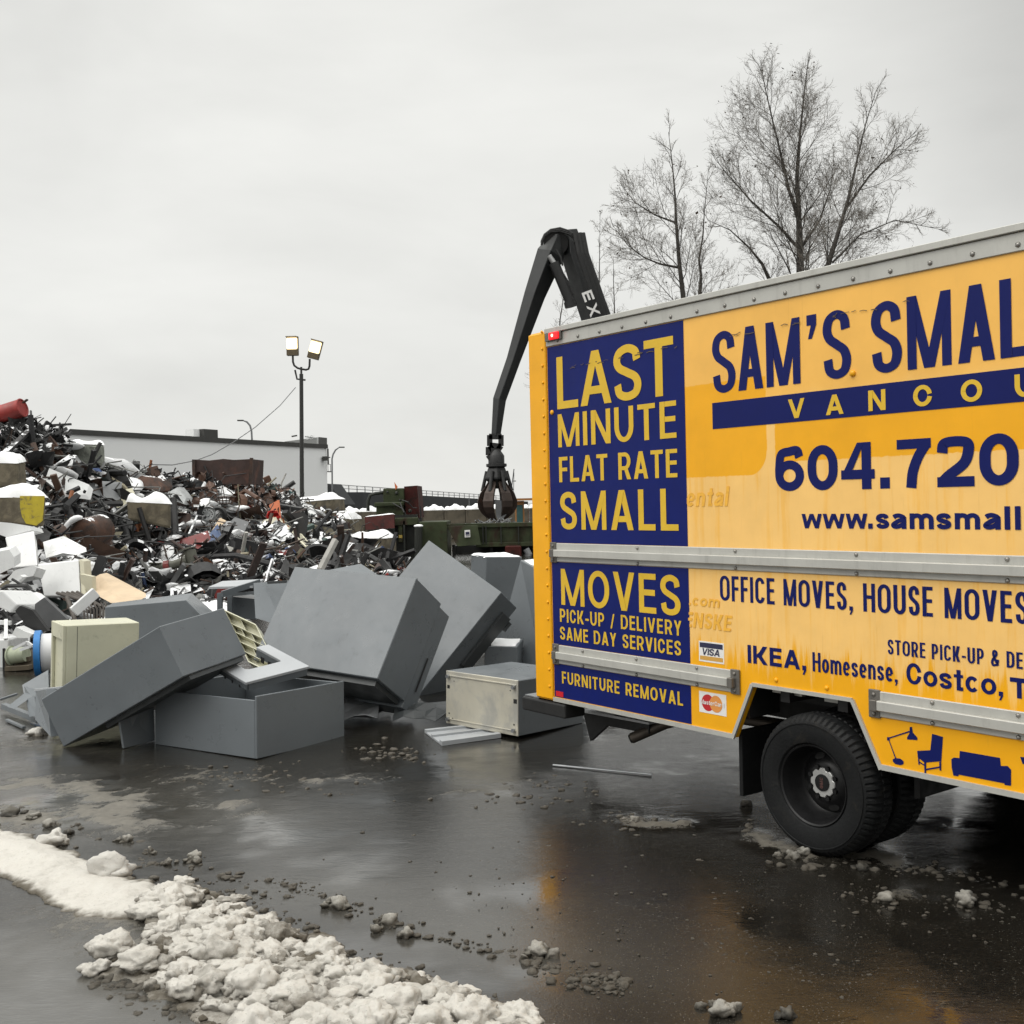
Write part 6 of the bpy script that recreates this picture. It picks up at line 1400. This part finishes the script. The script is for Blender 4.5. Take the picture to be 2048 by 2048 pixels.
mb = MB(); bxp(mb, 936.5, 996, 939, 1012, 56.5, 56.7); tag(mb.build('fence_post', K['dgrey']), 'short dark post standing against the long block wall', 'post')
# ------------------------------------------------------------------ material handler with orange-peel grapple
YH = 45.0; C7 = lambda x, y, Y=YH: at(900 + x * .265, 420 + y * .265, Y)
K['hand'] = mat('charcoal_machine_paint', (.017, .0185, .019), .45, 0, .2, 1.5, dirt=.3)
K['hand2'] = mat('black_machine_paint', (.012, .012, .012), .5, 0, .3, 2)
K['tine'] = mat('worn_rusty_tine', (.040, .026, .020), .55, .3, .4, 2.5, .2, 8, col2=(.075, .03, .018), col2amt=.35, c2scale=2)
mh = thing('material_handler', 'dark material handler crane whose folded boom rises behind the truck', 'crane', tuple(at(1275, 1000, YH) * np.array([1, 1, 0])))
def beam(pts, wx, dep, mname, name, parent=mh, ang=.9):
    """square-section beam through points, turned so that two of its sides show"""
    mb = MB(); pts = [np.asarray(p) for p in pts]; V = []
    for i, p in enumerate(pts):
        d = pts[min(i + 1, len(pts) - 1)] - pts[max(i - 1, 0)]; d /= np.linalg.norm(d); a = np.cross(d, [0, 1, 0]); a /= np.linalg.norm(a); b = np.cross(a, d)
        e1 = (a * math.cos(ang) + b * math.sin(ang)); e2 = (-a * math.sin(ang) + b * math.cos(ang)); s = wx[i] / (math.cos(ang) + math.sin(ang)) / 2
        V += [p + e1 * s + e2 * s, p - e1 * s + e2 * s, p - e1 * s - e2 * s, p + e1 * s - e2 * s]
    n = len(pts); Fc = [(3, 2, 1, 0), tuple(4 * (n - 1) + j for j in range(4))] + [(4 * i + j, 4 * i + (j + 1) % 4, 4 * i + 4 + (j + 1) % 4, 4 * i + 4 + j) for i in range(n - 1) for j in range(4)]
    return mb.add(V, Fc).build(name, K[mname], parent, bevel=.02)
pxm = YH / F
stick = beam([C7(815, 195), C7(760, 330), C7(640, 640), C7(480, 1130), C7(374, 1430), C7(346, 1710)], [k * .265 * pxm for k in (120, 215, 165, 112, 104, 74)], 1, 'hand', 'stick', ang=.75)
boom = beam([C7(905, 150, 45.2), C7(930, 330, 45.3), C7(1035, 640, 45.3), C7(1160, 1000, 45.3), C7(1330, 1500, 45.3), C7(1500, 1900, 45.3)], [k * .265 * pxm for k in (110, 185, 205, 215, 260, 260)], 1, 'hand', 'boom', ang=.5)
mb = MB().tube([C7(800, 250, 44.85), C7(800, 250, 45.6)], .50, 20); mb.build('knuckle', K['hand2'], mh)
mb = MB().tube([C7(785, 400, 44.5), C7(905, 690, 44.5)], .21, 14).tube([C7(905, 690, 44.5), C7(915, 730, 44.5)], .26, 14); cyl = mb.build('cylinder', K['hand2'], mh, smooth=True)
MB().tube([C7(748, 345, 44.5), C7(786, 402, 44.5)], .11, 12).build('piston_rod', K['galv'], cyl, smooth=True)
mb = MB()
for r_, o_ in ((.05, 0), (.05, 12), (.045, 24)):
    mb.tube([C7(690, 240 + o_, 44.6), C7(715, 185 + o_ * .6, 44.6), C7(760, 150 + o_ * .7, 44.6), C7(830, 137 + o_, 44.6), C7(900, 160 + o_, 44.6), C7(965, 215 + o_, 44.6)], r_, 8)
for x_, r_ in ((955, .13), (985, .12), (1010, .11)): mb.tube([C7(x_ - 10, 175, 44.55), C7(x_ + 20, 330, 44.5), C7(x_ + 135, 660, 44.5), C7(x_ + 260, 1000, 44.5)], r_, 8)
for a_, b_ in (((800, 300), (850, 420)), ((820, 430), (930, 640)), ((830, 470), (920, 640))): mb.tube([C7(*a_, 44.4), C7((a_[0] + b_[0]) / 2 + 12, (a_[1] + b_[1]) / 2, 44.4), C7(*b_, 44.4)], .045, 6)
for k in range(6): mb.bar(C7(925 + k * 38, 240 + k * 110, 44.45), C7(1010 + k * 38, 232 + k * 110, 44.45), .05, .05)
mb.build('hose', K['under'], mh)
# white letters on the boom
u0 = C7(985, 640, 44.6); du = C7(1075, 880, 44.6) - u0; du /= np.linalg.norm(du); dv = -np.cross(du, [0, 1, 0]); 
if dv[0] < 0: dv = -dv
L = Letters(lambda a_, b_, d: u0 + du * a_ - 0 * dv + dv * b_ + np.array([0, -.30 - d * 8, 0]))
L.line('EX', 0.0, 0.02, 1.05, .42, .24, gap=.2); L.mb.build('lettering', K['whitevinyl'], mh, recalc=False)['label'] = 'white lettering EX running down the boom'
# link, swivel and grapple
mb = MB(); 
for a_, b_ in (((300, 1700), (300, 1780)), ((385, 1700), (385, 1780)), ((295, 1710), (390, 1710)), ((300, 1775), (385, 1785)), ((300, 1780), (345, 1850)), ((385, 1780), (335, 1850)), ((290, 1790), (290, 1850)), ((288, 1850), (310, 1880))): mb.bar(C7(*a_), C7(*b_), .22, .32, up=(0, 1, 0))
mb.build('link', K['hand2'], mh)
gc = lambda y: at(993.6, 880 + y * .265, YH)[2]
cx_ = at(993.6, 960, YH)[0]; G0 = lambda z: (cx_, YH, z)
grp = mh
mb = MB(); mb.lathe([(0, gc(60)), (.12, gc(62)), (.26, gc(100)), (.33, gc(120)), (.33, gc(178)), (.42, gc(180)), (.42, gc(200)), (.30, gc(210)), (0, gc(215))], 20, (cx_, YH, 0), (0, 0, 1)); mb.build('swivel', K['hand2'], mh, smooth=True)
MB().lathe([(0, gc(195)), (.30, gc(196)), (.38, gc(215)), (.52, gc(288)), (.50, gc(300)), (.36, gc(320)), (.30, gc(365)), (0, gc(368))], 5, (cx_, YH, 0), (0, 0, 1), up=(.3, 1, 0)).build('grapple_head', K['hand2'], mh, bevel=.03)
tpath = [(.62, 300), (.95, 350), (1.36, 400), (1.58, 460), (1.56, 505), (1.30, 550), (.80, 592), (.10, 615)]
sc_ = .5                      # metres: silhouette radius .8
for k in range(6):
    a = math.pi * k / 3 + .05; er = np.array([math.cos(a), math.sin(a), 0]); et = np.array([-math.sin(a), math.cos(a), 0]); V = []; Fc = []; n = len(tpath)
    for i, (r, y) in enumerate(tpath):
        hw = (.13, .18, .22, .245, .235, .20, .13, .04)[i]; th = (.16, .24, .28, .28, .26, .22, .15, .06)[i]; c_ = np.array([cx_, YH, gc(y)]) + er * r * sc_ * 1.02
        dn = np.array([0, 0, 0.]) + er * th
        V += [c_ - et * hw, c_ + et * hw, c_ + et * hw * .55 - dn, c_ - et * hw * .55 - dn]
    Fc = [(3, 2, 1, 0), tuple(4 * (n - 1) + j for j in range(4))] + [(4 * i + j, 4 * i + (j + 1) % 4, 4 * i + 4 + (j + 1) % 4, 4 * i + 4 + j) for i in range(n - 1) for j in range(4)]
    MB().add(V, Fc).build('tine', K['tine'], mh, bevel=.015)
    MB().tube([np.array([cx_, YH, gc(235)]) + er * .40, np.array([cx_, YH, gc(385)]) + er * .60], .075, 10).build('tine_cylinder', K['hand2'], mh, smooth=True)
# its body, hidden by the truck
mb = MB(); q0 = at(1290, 1000, YH)[0]
mb.bx(q0 - .6, q0 + 3.2, YH - 1.3, YH + 1.6, 1.6, 3.2).build('house', K['hand'], mh, bevel=.1)
MB().bx(q0 + .2, q0 + 1.8, YH - 1.35, YH + .0, 3.2, 4.6).build('operator_cab', K['glass'], mh, bevel=.1)
for s_ in (-1, 1): MB().bx(q0 - 1, q0 + 3.4, YH + s_ * 1.25 - .35, YH + s_ * 1.25 + .35, 0.02, 1.0).build('track', K['under'], mh, bevel=.25, seg=2)
MB().bx(q0 - .2, q0 + 2.6, YH - .9, YH + .9, 1.0, 1.6).build('turntable', K['hand2'], mh)
# ------------------------------------------------------------------ white warehouse, ramp, lamps
K['wallwhite'] = mat('white_painted_wall', (.80, .81, .81), .8, 0, .03, .15, dirt=0)
K['band'] = mat('dark_parapet', (.045, .045, .042), .7, 0, .15, 1)
PC = at(653, 897, 90); dB = ray(2130, hz(2130)); dB[2] = 0; dB /= np.linalg.norm(dB); nB = np.array([-dB[1], dB[0], 0]);
if nB[1] < 0: nB = -nB
zr = at(653, 890, 90)[2]; Lb = 48
bl = thing('warehouse', 'long white warehouse with a dark flat roof edge behind the heap', 'building', (PC[0], PC[1], 0))
wp = lambda s, n, z: np.array([PC[0], PC[1], 0]) - dB * s + nB * n + np.array([0, 0, z])
def wbox(mb, s0, s1, n0, n1, z0, z1): return mb.hexa([wp(s0, n0, z0), wp(s1, n0, z0), wp(s1, n1, z0), wp(s0, n1, z0), wp(s0, n0, z1), wp(s1, n0, z1), wp(s1, n1, z1), wp(s0, n1, z1)])
wbox(MB(), 0, Lb, 0, 25, 0, zr - .28).build('wall', K['wallwhite'], bl)
wbox(MB(), -.05, Lb + .1, -.12, 25.1, zr - .28, zr + .04).build('parapet', K['band'], bl)
def s_of(px):    # distance along the wall of a picture column
    lo, hi_ = 0, Lb
    for _ in range(40):
        m = (lo + hi_) / 2; p = wp(m, 0, 3) - CAM; c_ = R3.T @ p
        if 1024 + F * c_[0] / -c_[2] > px: lo = m
        else: hi_ = m
    return lo
sv = s_of(446); wbox(MB(), sv - .75, sv + .7, 1, 2.2, zr, zr + .72).build('roof_vent', K['band'], bl); wbox(MB(), sv + .7, sv + 1.3, 1.4, 2.2, zr, zr + .70).build('vent_cowl', K['wallwhite'], bl)
mb = MB().tube([wp(-.04, -.1, zr - .3), wp(-.04, -.1, zr - 1.6)], .07, 8); mb.build('downpipe', K['band'], bl)
p = wp(.55, -.25, at(645, 917, 89)[2]); lm = MB().bx(p[0] - .2, p[0] + .22, p[1] - .2, p[1] + .2, p[2] - .16, p[2] + .18).tube([p + (-.5, 0, .02), p + (.4, .1, .1)], .05, 6).build('wall_lamp', K['band'], bl)
mb = MB(); zb = at(656, 936, 90)[2]
for s_ in (.0, -.36):
    mb.bar(wp(s_, -.1, zb - .3), wp(s_, -.1, zb + .3), .04, .04)
mb.bar(wp(0, -.1, zb + .3), wp(-.36, -.1, zb + .3), .04, .04).bar(wp(.05, -.1, zb - .3), wp(-.4, -.1, zb - .3), .1, .08); mb.build('wall_bracket', K['band'], bl)
# roof sign
sg = thing('roof_sign', 'grey sign board with pale letters on the warehouse roof corner', 'sign', tuple(at(640, 888, 95)))
P = Pt([(569, 883), (637, 874.3), (637, 890), (569, 888)], [118, 95, 95, 118]); K['signgrey'] = mat('grey_sign', (.16, .165, .16), .7); K['signpale'] = mat('pale_sign_trim', (.42, .43, .42), .7)
MB().prism(P, (0, .3, 0)).build('board', K['signgrey'], sg); MB().prism(Pt([(637.2, 874), (653, 875.6), (653, 891), (637.2, 890)], [94.8, 96, 96, 94.8]), (0, .3, 0)).build('end_board', mat('sign_end', (.09, .09, .085), .8), sg)
e1 = (P[1] - P[0]); le = np.linalg.norm(e1); e1 /= le; L = Letters(lambda a_, b_, d: P[3] + e1 * a_ + np.array([0, -.04 - d * 10, b_])); L.line('E DO!', le * .55, .14, le * .90, .36, .24, gap=.15); L.mb.build('lettering', K['signpale'], sg, recalc=False)
MB().prism(Pt([(634, 874.6), (637, 874.2), (637, 890), (634, 889.5)], 94.9), (0, .02, 0)).build('trim', K['signpale'], sg)
# ramp with railing
rp = thing('road_ramp', 'dark elevated road ramp with a grey railing descending behind the block wall', 'ramp', tuple(at(800, 1010, 165) * np.array([1, 1, 0])))
R0, R1 = at(645, 984.5, 138), at(1016, 1004.0, 214); dR = R1 - R0; K['ramp'] = mat('dark_ramp_concrete', (.030, .032, .034), .85, 0, .15, .4); K['rail'] = mat('grey_railing', (.16, .165, .17), .6)
dn = np.array([0, 0, -2.6]); MB().hexa([R0 + dn, R1 + dn, R1 + dn + (4, 8, 0), R0 + dn + (4, 8, 0), R0, R1, R1 + (4, 8, 0), R0 + (4, 8, 0)]).build('deck', K['ramp'], rp)
MB().prism([R0 + (-.6, -.1, 1.1), R0 + (.9, .1, 1.0), R0 + (2.6, .3, -1.6), R0 + (-.6, -.1, -1.6)], (1, 3, 0)).build('end_wall', K['ramp'], rp)
mb = MB()
for h_ in (1.08, .62, .15): mb.bar(R0 + (0, 0, h_), R1 + (0, 0, h_), .07, .08)
mb.build('handrail', K['rail'], rp)
mb = MB()
for i in range(32): p = R0 + dR * (i / 31.); mb.bar(p, p + (0, 0, 1.1), .11, .11)
mb.build('railing_post', K['rail'], rp)
K['mesh'] = mat('pale_mesh', (.3, .3, .3), .7)
mb = MB()
for i in range(190): p = R0 + dR * (i / 190.); q_ = R0 + dR * ((i + 1) / 190.); mb.bar(p + (0, .02, .68), q_ + (0, .02, 1.02), .018, .018)
mb.build('railing_mesh', K['mesh'], rp)
def street_lamp(pts, Y, head, label):
    t_ = thing('street_lamp', label, 'street lamp', tuple(at(pts[0][0], 1010, Y) * np.array([1, 1, 0])), 0, 'distant street lamps'); P = Pt(pts, Y); P = [np.array([P[0][0], Y, .02])] + P
    MB().tube(P, [.10] * (len(P) - 1) + [.06], 8).build('pole', K['rail'], t_, smooth=True); a_, b_ = Pt(head, Y); MB().bar(a_, b_, .3, .14).build('lamp_head', K['band'], t_)
street_lamp([(504, 880), (503, 862), (500, 851), (494, 844), (486, 841)], 118, ((475, 841), (487, 841)), 'curved street lamp above the warehouse roof edge')
street_lamp([(664.5, 980), (664, 918), (666, 909), (671, 900), (678, 895)], 136, ((678, 894.5), (689, 894.5)), 'curved street lamp beside the warehouse corner')
street_lamp([(640, 900), (640, 878), (610, 873)], 125, ((583.5, 873), (594, 871)), 'street lamp whose head shows left of the lit floodlight post')
# twin floodlight post
YL = 57.0; fl = thing('floodlight_post', 'black floodlight post with two lit warm lamps behind the heap', 'lamp post', tuple(at(605, 1050, YL) * np.array([1, 1, 0])))
K['post'] = mat('black_wet_post', (.022, .022, .020), .35, 0, .2, 3)
b0 = at(605, 1050, YL); b0[2] = 0; MB().tube([b0, at(603.8, 975, YL), at(602.6, 748, YL)], [.125, .115, .10], 12).build('pole', K['post'], fl, smooth=True)
MB().tube([at(602.6, 748, YL), at(602.5, 734, YL)], .055, 10).tube([at(590, 740, YL), at(611, 759.5, YL)][:1] + [at(594, 758, YL), at(611, 760, YL)], .05, 8).build('pole_top', K['post'], fl)
mb = MB().tube([at(602, 738, YL), at(595, 736, YL), at(588.5, 731, YL), at(586, 724, YL), at(585.6, 712, YL)], .055, 10).tube([at(602, 738, YL), at(612, 739.5, YL), at(617, 738, YL), at(619, 732, YL), at(619.5, 718, YL)], .055, 10)
mb.build('arm', K['post'], fl, smooth=True)
K['lamp'] = emit('lit_flood_lens', (1, .80, .46), 1.9); K['lampcore'] = emit('lit_flood_core', (1, .93, .75), 9); K['flhouse'] = mat('floodlight_housing', (.10, .075, .04), .5)
for (x, y, tl, dpt) in ((584, 693, 0, 0), (629, 700, .28, 0)):
    fo = MB(); cz = at(x, y, YL - .1); R_ = np.array(Matrix.Rotation(tl, 3, 'Y'))
    fo.box(cz + R_ @ np.array([0, .12, -.28]), (.56, .36, .34), R_).box(cz + R_ @ np.array([0, .16, .06]), (.60, .22, .94), R_); fo.box(cz + R_ @ np.array([0, -.1, .49]), (.56, .3, .03), R_)
    o = fo.build('floodlight', K['flhouse'], fl); ln = MB(); ln.box(cz + R_ @ np.array([0, -.02, .14]), (.56, .12, .62), R_).build('lens', K['lamp'], o, bevel=.06, seg=3); MB().ball(cz + R_ @ np.array([0, -.07, .14]), .24, 3, (.95, .3, 1.05)).build('bulb', K['lampcore'], o, smooth=2)
cab_ = MB().tube([at(591, 775, 57), at(560, 811, 55), at(511, 854, 52), at(466, 885, 49), at(424, 909, 46), at(392, 921, 44), at(344, 930, 41), at(299, 929, 38)], .02, 6).build('overhead_cable', K['dgrey'], smooth=True); tag(cab_, 'thin overhead cable sagging from the floodlight post to the heap', 'cable')
# ------------------------------------------------------------------ bare trees behind the truck
K['bark'] = mat('dark_wet_bark', (.045, .040, .034), .85, 0, .25, 6); K['twig'] = mat('bare_twig', (.16, .145, .125), .85, 0, .2, 4); K['leaf'] = mat('dead_leaf', (.05, .032, .018), .8)
def tree(pts, Y, r0, nb, Lmax, seed, label, lo=.25, dens=1.0, leaves=40, extra=()):
    rg = np.random.RandomState(seed); P = Pt(pts, Y); base_ = np.array([P[0][0], Y, 0]); tr_ = [base_ - (0, 0, .05)] + P
    t_ = thing('bare_tree', label, 'tree', tuple(base_), 0, 'bare winter trees behind the truck')
    tk = MB(); tw = MB(); lf = MB()
    def line(pl):
        d = np.cumsum([0] + [np.linalg.norm(pl[i + 1] - pl[i]) for i in range(len(pl) - 1)]); return d / d[-1]
    def grow(p, d, L, r, depth):
        n = 5 if depth < 3 else 3; pts_ = [p]; d = d / np.linalg.norm(d); q_ = p.copy()
        for i in range(n):
            d = d + rg.normal(size=3) * (.11 if depth < 2 else .20) + np.array([0, 0, .06 if depth < 3 else .03]); d /= np.linalg.norm(d); q_ = q_ + d * L / n; pts_.append(q_.copy())
        rr = [r * (1 - .80 * i / n) for i in range(n + 1)]
        (tk if depth == 1 else tw).tube(pts_, rr, 6 if depth == 1 else 4 if depth == 2 else 3, cap=False)
        if depth >= 4 or L < .26:
            if rg.rand() < leaves / 1000.: 
                c_ = pts_[-1]; a_ = rg.normal(size=3) * .026; b_ = rg.normal(size=3) * .020; lf.sheet([c_, c_ + a_ + b_, c_ + 2 * a_, c_ + a_ - b_])
            return
        k = int(dens * ({1: 12, 2: 7, 3: 4}[depth]) * (.6 + .5 * min(L / 2.0, 1.2)) + rg.rand())
        for j in range(k):
            f = .22 + .76 * (j + rg.rand()) / k; i = min(int(f * n), n - 1); g = f * n - i; s_ = pts_[i] * (1 - g) + pts_[i + 1] * g; dd = pts_[i + 1] - pts_[i]; dd /= np.linalg.norm(dd)
            a, b, _ = frame(dd); ph = rg.uniform(0, 6.28); an = rg.uniform(.4, .85); nd = dd * math.cos(an) + (a * math.cos(ph) + b * math.sin(ph)) * math.sin(an)
            grow(s_, nd, L * (1 - f * .45) * rg.uniform(.42, .78), max(r * (1 - .7 * f) * .5, .005), depth + 1)
    for pl, ra, nn, lm in [(tr_, r0, nb, Lmax)] + [([*Pt(e[0], Y)], e[1] * .72, int(e[2] * 1.3), e[3] * 1.15) for e in extra]:
        rr = ra * (1 - np.linspace(0, .97, len(pl))) ** 1.25 + .006; ra = ra * (1. if pl is tr_ else .8); fine = [pl[0]]; 
        tk.tube(pl, list(rr), 8, cap=False); tl = line(pl)
        for j in range(nn):
            f = (lo if pl is tr_ else .1) + (1 - (lo if pl is tr_ else .1)) * ((j + rg.rand()) / nn); i = min(np.searchsorted(tl, f) - 1, len(pl) - 2); g = (f - tl[i]) / (tl[i + 1] - tl[i]); s_ = pl[i] * (1 - g) + pl[i + 1] * g
            dd = pl[i + 1] - pl[i]; dd /= np.linalg.norm(dd); a, b, _ = frame(dd); ph = j * 2.4 + rg.uniform(-.5, .5); an = rg.uniform(.55, .95) * (1.12 - .45 * f)
            grow(s_, dd * math.cos(an) + (a * math.cos(ph) + b * math.sin(ph)) * math.sin(an), lm * 1.25 * (1.05 - .89 * f) * rg.uniform(.6, 1.2), max(ra * (1 - .9 * f) * .36, .013), 1)
    tk.build('trunk', K['bark'], t_, smooth=2, recalc=False); cr = tw.build('crown', K['twig'], t_, recalc=False)
    if lf.v: lf.build('dead_leaf', K['leaf'], cr, recalc=False)
tree([(1601, 560), (1600, 500), (1597, 420), (1594, 350), (1600, 270), (1608, 190), (1615, 128)], 42, .19, 32, 4.1, 3, 'tallest bare tree with a straight trunk behind the truck', lo=.48, leaves=40,
     extra=[([(1597, 440), (1578, 380), (1562, 310), (1545, 240), (1530, 175), (1521, 122)], .10, 16, 2.3), ([(1600, 500), (1560, 455), (1500, 400), (1452, 345), (1430, 318)], .09, 14, 2.2), ([(1600, 500), (1640, 440), (1660, 380), (1668, 320)], .07, 9, 2.0)])
tree([(1652, 560), (1656, 530), (1675, 470), (1696, 400), (1712, 330), (1732, 245), (1752, 182)], 40, .14, 26, 3.2, 8, 'bare tree leaning to the side next to the tallest tree', lo=.50, leaves=40,
     extra=[([(1690, 420), (1740, 350), (1790, 300), (1834, 262)], .06, 12, 1.7), ([(1665, 525), (1720, 470), (1790, 440), (1895, 462)], .05, 12, 1.4)])
tree([(1372, 640), (1366, 590), (1358, 520), (1352, 440), (1350, 390), (1345, 330), (1337, 264)], 41, .13, 22, 3.0, 5, 'bare tree with a crooked trunk between crane boom and tallest tree', lo=.50, leaves=40,
     extra=[([(1356, 535), (1320, 528), (1290, 516), (1255, 490), (1225, 450)], .06, 11, 1.8), ([(1350, 445), (1310, 430), (1270, 405), (1242, 370)], .05, 8, 1.4)])
tree([(1396, 640), (1400, 580), (1402, 550), (1398, 520), (1406, 470), (1409, 420), (1418, 330)], 43, .10, 18, 2.6, 12, 'slim twisted bare tree in front of the crooked one', lo=.45, leaves=35)
tree([(1545, 620), (1538, 558), (1524, 527), (1498, 495), (1460, 460), (1415, 440)], 43.5, .12, 20, 2.6, 15, 'bare tree whose trunk bends far over between two upright trees', lo=.42, leaves=35)
tree([(1200, 660), (1198, 590), (1199, 520), (1200, 438)], 60, .08, 22, 2.6, 22, 'small pale bare tree right behind the crane boom', lo=.45, leaves=20)
tree([(1230, 680), (1229, 620), (1227, 560), (1227, 515)], 58, .06, 16, 2.0, 25, 'smallest bare sapling between crane boom and crooked tree', lo=.45, leaves=20)
tree([(1118, 700), (1120, 640), (1128, 590), (1130, 540)], 58, .06, 18, 2.4, 28, 'bare bushy sapling seen under the folded crane boom', lo=.45, leaves=20)
